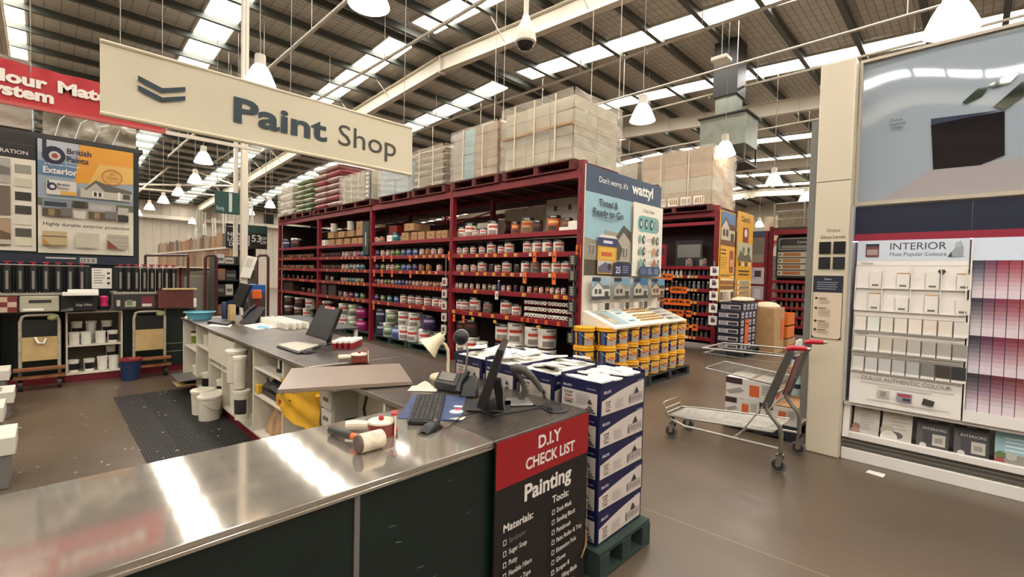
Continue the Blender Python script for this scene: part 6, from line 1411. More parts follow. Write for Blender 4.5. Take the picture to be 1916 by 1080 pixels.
for r_, v0 in enumerate((.655, .475, .295)):
    for i, c in enumerate(rows[r_]):
        u = .012+.0925*i; mb = MB(); leanbox(mb, YS-u, YS-u-.082, v0, v0+.125, .005, .02, ink(c)); leanbox(mb, YS-u+.001, YS-u-.083, v0-.001, v0+.02, .018, .032, OFF)
        obj('colour_card_stack', mb, t, bev=.0)
# stepped colour chip rack
YR0 = YS-W2-.01
mb = MB(); leanbox(mb, YR0, YB2, Ln-.18, Ln, -.03, .0, M('header_pale_blue', '#c9d2e0', .3)); leanbox(mb, YR0, YB2, 0, .09, -.03, .004, OFF); leanbox(mb, YR0, YB2,    .09, Ln-.18, -.1, -.03, M('chip_backing', '#857f82', .6)); leanbox(mb, YR0, YR0-.01, 0, Ln, -.09, .01, OFF); obj('chip_rack_frame', mb, t)
HUES = ['#3a3c48', '#6a3a52', '#8a3048', '#943a48', '#a03c3c', '#98383a', '#a24a3a', '#a8563a', '#b0683a', '#b98a3c', '#b59a48', '#8a8f4a', '#5f7f52', '#4a7a6a', '#3f7280', '#41658c', '#4a5590', '#5f4f88']
def mixh(a, b, f):
    a = a.lstrip('#'); b = b.lstrip('#'); return '#%02x%02x%02x' % tuple(int(int(a[i:i+2], 16)*(1-f)+int(b[i:i+2], 16)*f) for i in (0, 2, 4))
CWD = .066; nrow = 4; rh = (Ln-.18-.09)/nrow
for r_ in range(nrow):
    dk = .12*r_
    for i in range(16):
        base_c = mixh(HUES[i % len(HUES)], '#2a1620', .02+.15*r_)
        y0 = YR0-.014-CWD*i; mb = MB()
        vtop = Ln-.18-rh*r_
        for k in range(9):
            f = k/8; c = mixh(base_c, '#d8ccd0', min(.95, f*1.15)); c = '#'+''.join('%02x' % (int(c[j:j+2], 16)//8*8) for j in (1, 3, 5))
            v1 = vtop-k*rh/9; v0 = v1-rh/9-.003; o = -.01-.0003*k
            leanbox(mb, y0, y0-CWD+.004, v0, v1, o, o+.006, ink(c))
        obj('colour_strip_stack', mb, t)
# navy band and red strip
mb = MB(); NV = M('display_navy', '#121a33', .4); xw = DX+.12
mb.box(xw, YA, 2.042, xw+.02, .0, 2.29, NV); mb.box(xw, -.003, 2.042, xw+.02, -1.0, 2.29, NV); mb.box(xw, -1.003, 2.042, xw+.02, YB2, 2.29, NV); obj('navy_band', mb, t, 'dark navy fascia')
mb = MB(); mb.box(xw-.02, YA, 1.978, xw+.03, YB2, 2.042, M('display_red', '#8e1f36', .4)); obj('red_strip', mb, t, 'red strip light cover')
obj('light_strip', MB().box(xw-.012, YA-.01, 1.974, xw+.004, YB2, 1.978, M('display_light_strip', '#dfe8ff', .4, emit=7)), t, 'cool white light strip')
obj('side_panel', MB().box(DX+.02, .758, .52, DX+.34, .774, 2.3, M('side_silver', '#b3b3b8', .35)), t)
# big glossy picture above
t = thing('glossy_picture', 'large glossy interior room picture above the navy band of the colour display', 'picture', (5.25, -.6, 2.3))
px_ = DX+.1
mb = MB(); mb.box(px_, YB2, 2.3, px_+.05, YA, 2.335, M('frame_pale', '#b5aa98', .35)).box(px_, YB2, 3.585, px_+.05, YA, 3.61, M('frame_pale')).box(px_, YA-.02, 2.335, px_+.05, YA, 3.585, M('frame_pale')); obj('picture_frame', mb, t)
PG = lambda n_, h: M('picture_gloss_'+n_, h, .04, spec=.9, coat=1.0)
mb = MB()
wallc = PG('wall', '#9aa4ae')
def wave(u, v):
    y = YA-.02-(YA-.02-YB2)*u; z = 2.335+1.25*v
    return (px_+.03+.004*math.sin(7*u*3+2.2*v)+.006*math.sin(3.1*v+5*u), y, z)
mb.grid(wave, 60, 20, wallc)
obj('picture_sheet', mb, t)
def pic(pts, h, k, nm):
    mb = MB(); q = []
    for y, z in pts: 
        u = (YA-.02-y)/(YA-.02-YB2); v = (z-2.335)/1.25; w_ = wave(u, v); q.append((w_[0]-.004-.0015*k, y, z))
    mb.poly(q, PG(nm, h)); return mb
def pp(x, y): p = at(x, y, x=px_+.02); return (p.y, p.z)
obj('picture_floor', pic([(YA-.03, 2.34), pp(1650, 372), pp(1745, 315), pp(1880, 300), (-.35, 2.6), (YB2+.01, 2.6), (YB2+.01, 2.34)][::-1][::-1], '#a39d9e', 0, 'floor'), t)
obj('picture_cabinet', pic([pp(1742, 232), pp(1880, 207), pp(1880, 290), pp(1835, 308), pp(1746, 317)], '#1d1b20', 1, 'cabinet'), t)
obj('picture_bench_top', pic([pp(1742, 222), pp(1878, 205), pp(1742, 234)][::1], '#3c4254', 2, 'benchtop'), t)
mb = MB()
for (xs, ys_, c) in (([1800, 1830, 1852, 1838, 1808], [192, 165, 160, 180, 195], '#2a3a30'), ([1848, 1885, 1910, 1890, 1858], [160, 140, 133, 155, 165], '#33433a'), ([1858, 1916, 1916, 1880], [200, 150, 180, 205], '#222c22')):
    for q in [[pp(a, b) for a, b in zip(xs, ys_)]]:
        mb.poly([(px_+.02, y, z) for y, z in q], PG('leaf'+c[1:3], c))
obj('picture_plant', mb, t)
mb = MB(); pn = Panel(mb, (px_+.018, pp(1665, 245)[0], pp(1665, 245)[1]), (0, -1, 0), UP, .001, .0005); pn.text('Dulux', .0, .075, .025, '#3a3e46', .003).text('Natural', .0, .04, .025, '#3a3e46', .003).text('White', 0, .005, .025, '#3a3e46', .003); obj('picture_caption', mb, t)
# label on the floor
a, b, c, d = [at(*q, z=.001) for q in ((1622, 880), (1653, 895), (1658, 888), (1628, 880))]
a = at(1620, 884, z=.0015); b = at(1652, 894, z=.0015); c = at(1657, 888, z=.0015); d = at(1626, 880, z=.0015)
obj('price_label', MB().poly([a, b, c, d], WHITE).extr([a, b, c, d], (0, 0, .002), WHITE), label='white price label lying on the floor before the colour display', cat='label')
# ================================================================== flatbed wire trolley
t = thing('shopping_trolley', 'grey wire flatbed trolley with red hand grips standing in the aisle', 'trolley', (4.6, 1.55, 0))
XN, XR = 4.3, 4.89
TS = M('trolley_chrome', '#9a958c', .3, .9); TG = M('trolley_grey_post', '#5f5a55', .4, .5); GR = M('grip_red', '#b0182c', .35)
def leg(x, nm):
    mb = MB(); mb.tube([(x, 1.06, .17), (x, 1.06, .33), (x, 1.075, .39), (x, 1.13, .45), (x, 1.175, .51), (x, 1.18, .57)], .018, TS, 10); obj('leg', mb, t)
    mb = MB(); mb.hexa([(x-.012, 1.145, .53), (x+.012, 1.145, .53), (x+.012, 1.215, .53), (x-.012, 1.215, .53)], [(x-.012, .985, 1.03), (x+.012, .985, 1.03), (x+.012, 1.045, 1.03), (x-.012, 1.045, 1.03)], TG); obj('handle_post', mb, t, bev=.006)
    mb = MB(); mb.tube([(x, 1.045, 1.04), (x, 1.0, 1.055), (x, .9, 1.06)], [.02, .024, .02], GR, 12); o = obj('hand_grip', mb, t, 'red hand grip'); obj('grip_end', MB().tube([(x, .9, 1.06), (x, .875, 1.06)], .012, ZINC, 10), o)
leg(XN, 'n'); leg(XR, 'r')
obj('cross_bar', MB().tube([(XN, 1.18, .6), (XR, 1.18, .6)], .014, TS, 8).tube([(XN, 1.0, 1.0), (XR, 1.0, 1.0)], .012, TS, 8), t)
obj('red_panel', MB().hexa([(XN+.2, 1.1, .62), (XR-.2, 1.1, .62), (XR-.2, 1.11, .62), (XN+.2, 1.11, .62)], [(XN+.2, 1.01, .96), (XR-.2, 1.01, .96), (XR-.2, 1.02, .96), (XN+.2, 1.02, .96)], M('child_seat_dark_red', '#5f1c22', .45)), t, bev=.004)
# deck
dn = [(4.37, 2.08, .235), (4.80, 2.08, .235), (XR-.03, 1.13, .32), (XN+.03, 1.13, .32)]
mb = MB(); mb.tube([dn[3], (4.345, 1.9, .25), dn[0], (4.42, 2.13, .233), (4.76, 2.13, .233), dn[1], (4.83, 1.9, .25), dn[2]], .011, TS, 8); obj('deck_frame', mb, t)
mb = MB()
def dk(u, v): 
    a = Vector(dn[3])*(1-u)+Vector(dn[2])*u; b = Vector(dn[0])*(1-u)+Vector(dn[1])*u; return a*(1-v)+b*v
for i in range(1, 18): mb.tube([dk(i/18, 0), dk(i/18, 1)], .0028, ZINC, 5)
for i in range(0, 12): mb.tube([dk(0, i/11)-UP*.004, dk(1, i/11)-UP*.004], .0035, ZINC, 5)
obj('deck_wires', mb, t)
mb = MB(); mb.tube([(XN, 1.07, .2), (4.35, 1.9, .17), (4.37, 2.06, .2), (4.37, 2.08, .235)], .012, TS, 8); mb.tube([(XR, 1.07, .2), (4.84, 1.9, .17), (4.8, 2.08, .235)], .012, TS, 8); mb.tube([(XN, 1.06, .21), (XR, 1.06, .21)], .01, TS, 8) if 0 else None
mb.tube([(4.33, 1.45, .185), (4.86, 1.45, .185)], .009, TS, 8); obj('lower_rail', mb, t)
obj('brace', MB().tube([(XN, 1.16, .6), (4.33, 1.42, .19)], .006, ZINC, 6).tube([(XR, 1.16, .6), (4.86, 1.42, .19)], .006, ZINC, 6), t)
obj('nose_loop', MB().tube([(4.42, 2.12, .236), (4.42, 2.16, .32), (4.44, 2.165, .335), (4.74, 2.165, .335), (4.76, 2.16, .32), (4.76, 2.12, .236)], .007, ZINC, 8).tube([(4.42, 2.14, .28), (4.76, 2.14, .28)], .005, ZINC, 6), t)
# wheels
for x, y, l in ((4.43, 2.06, .235), (4.80, 2.05, .235), (XN, 1.06, .2), (XR, 1.05, .2)):
    yy = y+.012
    w_ = obj('castor', MB().cyl((x, y, .15), (x, y, l-.005), .016, BLACK, 10).hexa([(x-.03, y-.012, .06), (x-.022, y-.012, .06), (x-.022, y+.028, .06), (x-.03, y+.028, .06)], [(x-.03, y-.025, .155), (x-.022, y-.025, .155), (x-.022, y+.025, .155), (x-.03, y+.025, .155)], ZINC).hexa([(x+.022, y-.012, .06), (x+.03, y-.012, .06), (x+.03, y+.028, .06), (x+.022, y+.028, .06)], [(x+.022, y-.025, .155), (x+.03, y-.025, .155), (x+.03, y+.025, .155), (x+.022, y+.025, .155)], ZINC).box(x-.03, y-.025, .15, x+.03, y+.025, .158, ZINC), t)
    mb = MB(); sg = 22
    vs_ = [(x+dx, yy+r*math.cos(2*PI*i/sg), .0605+r*math.sin(2*PI*i/sg)) for dx, r in ((-.016, .045), (-.016, .056), (-.01, .06), (.01, .06), (.016, .056), (.016, .045)) for i in range(sg)]
    mb.add(vs_, [(k*sg+i, k*sg+(i+1) % sg, (k+1)*sg+(i+1) % sg, (k+1)*sg+i) for k in range(5) for i in range(sg)], M('castor_rubber', '#5d5a56', .6)); mb.cyl((x-.012, yy, .0605), (x+.012, yy, .0605), .0455, M('castor_hub', '#2f2d2b', .5), 20); mb.cyl((x-.034, yy, .0605), (x+.034, yy, .0605), .009, ZINC, 10)
    obj('wheel', mb, w_)
# upper wire basket
b0 = [(XN+.02, 1.1, .72), (XR-.02, 1.1, .72), (XR-.04, 1.72, .77), (XN+.04, 1.72, .77)]
b1 = [(XN+.0, 1.02, .975), (XR-.0, 1.02, .975), (XR-.03, 1.75, .955), (XN+.03, 1.75, .955)]
mb = MB(); mb.tube(b1[1:]+[b1[3]], .008, TS, 8) if 0 else mb.tube([b1[0], b1[3], b1[2], b1[1]], .008, TS, 8); mb.tube(b0, .006, TS, 8, True); mb.tube([(Vector(b0[0])+Vector(b1[0]))/2+Vector((0, 0, .06)), (Vector(b0[3])+Vector(b1[3]))/2+Vector((0, 0, .05)), (Vector(b0[2])+Vector(b1[2]))/2+Vector((0, 0, .05)), (Vector(b0[1])+Vector(b1[1]))/2+Vector((0, 0, .06))], .005, TS, 6); obj('basket_rim', mb, t)
mb = MB()
def bl(q, u, v): return (Vector(q[0])*(1-u)+Vector(q[1])*u)*(1-v)+(Vector(q[3])*(1-u)+Vector(q[2])*u)*v
for i in range(1, 22): mb.tube([bl(b0, i/22, 0), bl(b0, i/22, 1)], .002, ZINC, 4)
for i in range(1, 16): mb.tube([bl(b0, 0, i/16), bl(b0, 1, i/16)], .002, ZINC, 4)
for i in range(0, 15):
    u = i/14; mb.tube([bl(b0, u, 1), bl(b1, u, 1)], .0018, ZINC, 4)
obj('basket_wires', mb, t)
# boxes behind the trolley
GB = M('gloss_white_box', '#c9c2b8', .5)
def wbox(x0, y0, z0, x1, y1, z1, label):
    t = thing('white_carton', label, 'box', ((x0+x1)/2, (y0+y1)/2, z0), 0, 'white printed cartons behind the trolley')
    mb = MB(); mb.box(x0, y0, z0, x1, y1, z1, GB); pn = Panel(mb, (x0, y1, z0), (0, -1, 0), UP); L = y1-y0; h_ = z1-z0
    pn.rect(L*.5, h_*.2, L*.7, h_*.75, '#c25a2c').rect(0, h_*.7, L*.35, h_, '#3a2428').poly([(0, h_*.3), (L*.3, h_*.55), (L*.4, h_*.4), (L*.1, h_*.15)], '#8f8782').lines(L*.75, L*.97, h_*.8, 5, h_*.1, h_*.03, '#6a625c', .4, 3)
    pn = Panel(mb, (x0, y0, z0), (1, 0, 0), UP); pn.rect(.05, h_*.2, .2, h_*.7, '#c25a2c')
    obj('box_body', mb, t, bev=.003); obj('tape', MB().box(x0, (y0+y1)/2-.02, z1-.0005, x1, (y0+y1)/2+.02, z1+.0008, KRAFT), t)
pallet(5.2, 1.14, 6.0, 1.85, .0005, M('black_pallet'), 'dark pallet under the white printed cartons behind the trolley', 'x', nb=5)
wbox(5.22, 1.5, .15, 5.6, 1.84, .33, 'lower white printed carton behind the trolley, farther from the column')
wbox(5.22, 1.15, .15, 5.6, 1.49, .33, 'lower white printed carton behind the trolley, beside the column')
wbox(5.22, 1.36, .3325, 5.6, 1.84, .55, 'upper white printed carton with orange label behind the trolley')
obj('carton_lid', MB().box(5.22, 1.15, .3325, 5.85, 1.355, .345, KRAFT), label='flat brown board beside the upper white carton near the column', cat='board')
WB = M('pale_blue_bottle', '#9fb0ba', .4)
for i, (x, y) in enumerate(((5.72, 1.17), (5.84, 1.17), (5.72, 1.285), (5.84, 1.285))):
    for k in range(2):
        t = thing('cleaner_bottle', 'pale navy banded bottle, %s on the %s level behind the column' % (['front near', 'rear near', 'front far', 'rear far'][i], ['lower', 'upper'][k]), 'bottle', (x, y, .36+.3*k), 0, 'pale bottles behind the column, %s level' % ['lower', 'upper'][k])
        z = .365+.31*k
        obj('bottle_body', MB().lathe([(.05, z), (.052, z+.2), (.025, z+.25)], lambda kk, a: WB, (x, y, 0), 14).lathe([(.0525, z+.08), (.0525, z+.13)], ink('#24284a'), (x, y, 0), 14, False), t); obj('cap', MB().cyl((x, y, z+.25), (x, y, z+.29), .022, WHITE, 10), t)
obj('bottle_stand', MB().box(5.65, 1.11, .146, 5.91, 1.35, .364, KRAFT).box(5.65, 1.11, .657, 5.91, 1.35, .674, KRAFT).box(5.645, 1.1, .146, 5.915, 1.11, 1.0, KRAFT), label='brown cardboard stand holding pale bottles behind the column', cat='stand')
# ================================================================== tinting station along the back
TY = 8.62
t = thing('tinting_bench', 'dark green tinting bench with white shelf unit at the back of the paint shop', 'bench', (.5, 8.9, 0))
obj('bench_top', MB().box(-1.6, TY-.02, .955, 1.66, 9.3, .985, M('bench_top_grey', '#6f675d', .4, var=.1)), t, bev=.003)
for a, b in ((-1.6, -.42), (-.42, .16), (.78, 1.26), (1.27, 1.66)): obj('door', MB().box(a+.006, TY+.3 if b < 1.2 and a > -.5 else TY, .1, b-.006, TY+.315 if b < 1.2 and a > -.5 else TY+.015, .95, GREEN), t)
obj('carcass', MB().box(-1.6, 9.0, .0, 1.66, 9.3, .955, M('dark_carcass', '#15110f', .6)), t)
for z in (.3, .42): obj('bar', MB().box(1.28, TY-.012, z, 1.65, TY, z+.012, GREY), t)
obj('kick_board', MB().box(-1.6, TY+.02, 0, 1.66, TY+.035, .1, DRED), t, 'dark red kick board')
obj('side_post', MB().box(1.255, TY-.01, 0, 1.275, TY+.3, .955, CREAMW), t)
t2 = thing('shelf_unit', 'white open shelf unit holding paint pails under the tinting bench', 'shelf unit', (.47, 8.7, 0))
xa, xb, yf, yk = .185, .77, 8.55, 8.95
for x in (xa, xb-.018): obj('side_panel', MB().box(x, yf, .1, x+.018, yk, .95, CREAMW), t2, bev=.002)
for z in (.1, .48, .935): obj('shelf', MB().box(xa+.018, yf, z, xb-.018, yk, z+.018, CREAMW), t2, bev=.002)
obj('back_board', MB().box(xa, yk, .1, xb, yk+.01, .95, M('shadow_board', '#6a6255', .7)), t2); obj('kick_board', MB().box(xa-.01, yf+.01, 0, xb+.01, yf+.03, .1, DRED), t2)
# pails on it
def spail(x, y, z, r, h, lab, dark): pail((x, y, z), r, h, lab, WHITE, WHITE, False, 'white_pail', 1.2, 'white pails in the shelf unit', 'pail', BLACK if dark else None)
for i, (x, dk_) in enumerate(((.27, 0), (.39, 0), (.54, 0), (.67, 1))): spail(x, 8.68, .499, .06, .17, 'white pail, %s along the upper shelf of the white shelf unit' % ORD[i+1], dk_)
for i, (x, dk_) in enumerate(((.26, 1), (.42, 1), (.56, 0), (.68, 0))): spail(x, 8.68, .119, .06, .19 if i > 1 else .17, 'white pail, %s along the bottom shelf of the white shelf unit' % ORD[i+1], dk_)
spail(.66, 8.83, .119, .055, .32, 'tall white pail at the back of the white shelf unit bottom', 1)
for i, x in enumerate((.3, .45, .62)): spail(x, 8.86, .499, .06, .3, 'dim tall pail, %s along the back of the white shelf unit' % ORD[i+1], i != 1)
# canister carousels
def carousel(x0, x1, n, label, labels2):
    t = thing('tint_dispenser', label, 'paint tinting machine', ((x0+x1)/2, 8.62, .985))
    xc = (x0+x1)/2
    obj('base_plate', MB().box(x0-.04, 8.46, 1.185, x1+.04, 8.95, 1.22, M('machine_grey', '#8f887c', .45)), t, bev=.006)
    obj('machine_body', MB().box(x0-.02, 8.62, .986, x1+.02, 8.98, 1.185, M('machine_pale', '#a39b8a', .5)), t, bev=.006)
    for i in range(n):
        u = (i+.5)/n; x = x0+(x1-x0)*u; y = 8.56-.05*math.sin(PI*u)
        mb = MB(); w_ = (x1-x0)/n*.47
        mb.lathe([(w_, 1.222), (w_, 1.54), (w_*.95, 1.56), (.001, 1.56)], BLACK, (x, y, 0), 16); mb.box(x-.012, y-w_-.006, 1.27, x+.012, y-w_, 1.5, GREY)
        if labels2 and i < 3: mb.box(x-.03, y-w_-.009, 1.44, x+.03, y-w_-.006, 1.475, WHITE)
        c = obj('colourant_canister', mb, t)
        mb = MB(); mb.cyl((x, y, 1.56), (x, y, 1.6), .014, M('tap_red', '#8f2a34', .4), 8); mb.box(x-.03, y-.01, 1.6, x+.03, y+.01, 1.62, M('tap_red')); obj('stirrer_tap', mb, c)
    obj('nozzle_ring', MB().tube([(x0-.02, 8.5, 1.575), (xc, 8.44, 1.575), (x1+.02, 8.5, 1.575)], .008, GREY, 6), t)
carousel(-.85, .4, 11, 'tinting machine with black canisters below the colour boards', True)
carousel(.70, 1.40, 8, 'second tinting machine of black canisters nearer the counter', False)
def pb(name, x0, y0, z0, x1, y1, z1, m, label, cat, bev=.004): return obj(name, MB().box(x0, y0, z0, x1, y1, z1, m), label=label, cat=cat, bev=bev)
t = thing('tint_cabinet', 'beige machine cabinet with dark slot below the left canisters', 'cabinet', (-.05, 8.4, .986)); obj('case', MB().box(-.23, 8.35, .986, .12, 8.455, 1.18, M('machine_beige', '#a8a18a', .5)), t, bev=.006); obj('slot', MB().box(-.15, 8.345, 1.1, .05, 8.35, 1.135, DGREY), t); obj('label_strip', MB().box(-.2, 8.345, 1.0, -.02, 8.35, 1.03, WHITE), t)
mb = MB(); mb.box(-.8, 8.35, .986, -.25, 8.455, 1.18, M('check_red', '#6f231f', .6))
for i in range(7):
    for j in range(3):
        if (i+j) % 2: mb.box(-.8+.078*i, 8.346, .99+.062*j, -.8+.078*(i+1), 8.35, .99+.062*(j+1), ink('#b9a08c'))
obj('checked_box', mb, label='red and cream checked box at the left end of the bench', cat='box')
pb('paper_pad', .15, 8.3, 1.186, .5, 8.45, 1.23, WHITE, 'thick white paper pad at the edge between the two tinting machines', 'paper'); pb('paper_pad', .2, 8.33, 1.2305, .5, 8.45, 1.265, WHITE, 'upper white paper pad on the thick pad', 'paper')
pb('side_box', .135, 8.47, .986, .5, 8.6, 1.186, DGREY, 'dark shelf box under the white paper pads', 'box')
t = thing('notice_sheet', 'printed notice sheet fixed between the two tinting machines', 'notice', (.55, 8.66, 1.3)); mb = MB(); mb.box(.45, 8.655, 1.266, .66, 8.66, 1.55, WHITE); pn = Panel(mb, (.45, 8.655, 1.266), (1, 0, 0), UP); pn.lines(.02, .14, .25, 6, .035, .01, '#6a655c', .3, 2).rect(.16, .2, .19, .23, '#3a3a38').rect(.16, .13, .19, .16, '#3a3a38').rect(.16, .06, .19, .09, '#3a3a38'); obj('sheet', mb, t)
MG = M('magenta_plastic', '#b01c56', .3); 
t = thing('magenta_jug', 'bright magenta jug on a black dish on the tinting bench', 'jug', (.56, 8.4, .986)); obj('dish', MB().lathe([(.06, 0), (.07, .05), (.001, .05)], BLACK, (.56, 8.5-.08, .986), 16), t); obj('jug_body', MB().lathe([(.05, .051), (.04, .1), (.05, .17), (.03, .19), (.001, .19)], MG, (.56, 8.42, .986), 14), t)
t = thing('filler_box', 'black filler box on the tinting bench under the paper pads', 'box', (.35, 8.4, .986)); mb = MB(); mb.box(.26, 8.37, .986, .49, 8.455, 1.1, BLACK); pn = Panel(mb, (.26, 8.37, .986), (1, 0, 0), UP); pn.text('Gap Filler', .02, .06, .03, '#cfc9bf', .006); obj('box_body', mb, t)
obj('magazine', MB().hexa([(.13, 8.3, .986), (.25, 8.32, .986), (.25, 8.45, .986), (.13, 8.45, .986)], [(.15, 8.3, .992), (.25, 8.32, 1.03), (.25, 8.45, 1.03), (.13, 8.45, .992)], GREY), label='curled grey magazine before the black filler box', cat='magazine')
t = thing('paint_shaker', 'dark cabinet with red and white stickers under the second tinting machine', 'machine', (1.0, 8.5, .986)); mb = MB(); mb.box(.66, 8.40, .986, 1.12, 8.46, 1.18, DGREY); pn = Panel(mb, (.66, 8.40, .986), (1, 0, 0), UP); pn.rect(.3, .02, .44, .17, '#6f1f2c').rect(.31, .03, .42, .07, '#c9c2b5').rect(.12, .03, .24, .11, '#a8a690').rect(.14, .05, .2, .13, '#6f7558').rrect(.03, .04, .07, .13, .015, '#b9a9a0'); obj('case', mb, t)
pb('metal_cabinet', 1.15, 8.36, .986, 1.58, 8.455, 1.25, M('dull_red_metal', '#5a2420', .5, var=.2), 'dull red open cabinet under the end board', 'cabinet'); pb('board', 1.2, 8.34, 1.251, 1.62, 8.456, 1.275, WOODP, 'pale plywood board on top of the dull red cabinet', 'board')
for i, (x, c, r) in enumerate(((1.52, DGREY, .05), (1.61, WHITE, .045))): obj('paint_can', MB().lathe([(r, 0), (r, .12), (r*.95, .13), (.001, .13)], c, (x-.02, 8.45, .986), 14), label=['dark paint can at the end of the tinting bench', 'white paint can at the very end of the tinting bench'][i], cat='can')
obj('mixing_stick', MB().hexa([(1.22, 8.36, .986), (1.45, 8.42, .986), (1.45, 8.44, .986), (1.22, 8.38, .986)], [(1.22, 8.36, .99), (1.45, 8.42, 1.01), (1.45, 8.44, 1.01), (1.22, 8.38, .99)], M('orange_wood', '#a8622c', .6)), label='orange timber sticks before the dull red cabinet', cat='stick')
# back wall boards
BY = 8.99
def wb(x0, x1): 
    pass
t = thing('colour_board', 'dark headed exterior colour board at the left end of the tinting wall', 'display board', (-.45, BY, 1.7))
mb = MB(); mb.box(-1.5, BY-.015, 1.76, -.09, BY, 3.3, M('board_white', '#d9d1be', .5)); obj('board', mb, t)
mb = MB(); pn = Panel(mb, (-1.5, BY-.015, 1.76), (1, 0, 0), UP, .002, .0012); H_ = 1.54
pn.rect(0, H_-.32, 1.41, H_, '#211e1c').rect(0, H_-.14, 1.41, H_-.13, '#37332f').text('INSPIRATION', 1.34, H_-.265, .05, '#c9c2b8', .012, 'R')
for v, c in ((.98, '#8f8c7c'), (.62, '#2e2b24'), (.44, '#3a362c'), (.14, '#4c4a3c'), (.8, '#c2bba3'), (.3, '#cfc7b3'), (.02, '#c9c2a3')): pn.rect(1.22, v+.05, 1.37, v+.16, c)
pn.rect(.62, .88, 1.18, 1.2, '#a39d92').poly([(.62, 1.05), (.9, 1.15), (1.18, 1.08), (1.18, .98), (.62, .98)], '#6f6a64').rect(.62, .46, 1.18, .84, '#6a5c50').rect(.8, .5, 1.02, .74, '#2f2b27').rect(.83, .5, .99, .72, '#8f8a84').rect(.62, .06, 1.18, .42, '#a3876a').poly([(.62, .2), (1.0, .3), (1.18, .22), (1.18, .06), (.62, .06)], '#5f4a38').rect(.62, .08, 1.18, .14, '#b3aa9a')
obj('printed_face', mb, t)
t = thing('colour_board', 'exterior paint colour board with orange sky house picture above the tinting machines', 'display board', (.4, BY, 1.7))
mb = MB(); mb.box(-.07, BY-.03, 1.745, .93, BY-.015, 3.28, M('board_white')); obj('board', mb, t)
mb = MB(); O = Vector((-.07, BY-.03, 1.745)); pn = Panel(mb, O, (1, 0, 0), UP, .002, .001)
def B(px, py): p = at(px, py, y=BY-.03); return (p.x-O.x, p.z-O.z)
pn.rect(0, B(100, 375)[1], 1.0, 1.535, '#8f9aa3').rect(0, B(100, 330)[1], 1.0, B(100, 303)[1], '#5c7a94').poly([(.36, B(160, 345)[1]), (1.0, B(240, 345)[1]), (1.0, 1.535), (.42, 1.535)], '#cf8f2c').poly([(.5, B(160, 345)[1]), (1.0, B(240, 345)[1]), (1.0, 1.3), (.62, 1.3)], '#cfa75a').rect(.0, 1.36, .4, 1.535, '#a9abb0')
pn.rect(.0, B(100, 385)[1], 1.0, B(100, 372)[1], '#5d6446')
# emblem: ring with a stem, and dot
pn.circ(.155, 1.335, .115, '#1c2438', .125).circ(.165, 1.33, .058, '#b9b3a8', .062).circ(.165, 1.33, .032, '#8f3a2c', .034).rect(.045, 1.33, .085, 1.535, '#1c2438')
pn.text('British', .285, 1.385, .075, '#23283a', .02, width=.25).text('Paints', .285, 1.275, .075, '#23283a', .02, width=.22).text('A Passionate Protection', .06, 1.2, .028, '#c9ccd0', .01, width=.36).text('Exterior', .05, 1.09, .085, '#d6d3cb', .028, width=.34)
pn.ring(.76, 1.13, .115, .012, '#b3672a').text('25', .76, 1.16, .04, '#b3672a', .012, 'C').text('YEAR', .76, 1.1, .04, '#b3672a', .012, 'C').text('GUARANTEE', .76, 1.06, .018, '#b3672a', .004, 'C')
pn.rrect(.08, .8, .38, 1.0, .02, '#c9c4ba').circ(.135, .91, .05, '#3a3050', .055).circ(.14, .908, .024, '#c9c4ba').rect(.09, .9, .107, .99, '#3a3050').text('British', .19, .93, .035, '#3a3440', .01).text('Paints', .19, .88, .035, '#3a3440', .01).rect(.22, .81, .38, .86, '#c99a3c')
pn.poly([(.42, .8), (.98, .8), (.98, .93), (.42, .93)], '#b3ada0').poly([(.46, .92), (.58, 1.06), (.68, 1.02), (.98, .95), (.98, .91), (.46, .91)], '#5a534c').poly([(.48, .91), (.58, 1.02), (.68, .91)], '#a8a294').rect(.54, .82, .66, .9, '#d8d2c6').rect(.56, .83, .59, .89, '#2f2d2a').rect(.61, .83, .64, .89, '#2f2d2a').rect(.82, .8, .85, .92, '#d8d2c6').rect(.88, .83, .96, .9, '#4a463f')
for a, b, c in ((.04, .33, 0), (.5, .8, 1)):
    pn.rect(a, .5, b, .735, '#7a7f86' if c == 0 else '#9a9690').rect(a, .5, b, .61, '#4f4434').rect(a+.02, .64, b-.05, .7, '#2c3340' if c == 0 else '#a8a49e').rect(a+.18, .52, b, .63, '#6a655e').rect(a+.06, .51, a+.12, .6, '#8a744f')
for a, v, c in ((.35, .64, '#2f2b22'), (.35, .5, '#bfb9a9'), (.82, .6, '#aaa59b'), (.82, .49, '#2c2824')): pn.rect(a, v, a+.12, v+.1, c)
pn.text('Highly durable exterior protection', .5, .375, .045, '#35322e', .014, 'C', width=.9)
for a, c in ((.04, '#b39f74'), (.37, '#b5ad9a'), (.7, '#a8a08f')): pn.rect(a, .09, a+.24, .3, c)
pn.rect(.04, .225, .28, .235, '#4a4438').rect(.04, .1, .28, .11, '#4a4438').poly([(.04, .11), (.12, .11), (.04, .21)], '#b07a34').poly([(.7, .09), (.83, .09), (.7, .22)], '#7f3a2a')
for v in (.13, .19, .25): pn.rect(.7 if v > .2 else .78, v, .94, v+.005, '#6f6a60')
obj('printed_face', mb, t)
t = thing('wall_frame', 'dark green steel backing of the tinting wall carrying the colour boards', 'rack', (.0, 9.2, 0))
obj('back_sheet', MB().box(-1.6, BY+.002, .99, 1.0, BY+.03, 3.3, M('backing_dark', '#15201d', .6)), t)
for x in (-1.6, -.11, .96): obj('post', MB().box(x, 9.31, 0, x+.07, 9.4, 3.45, M('backing_green', '#2c3833', .5)), t)
obj('deck', MB().box(-1.6, 9.0, 3.301, 1.05, 10.2, 3.36, DGREY), t)
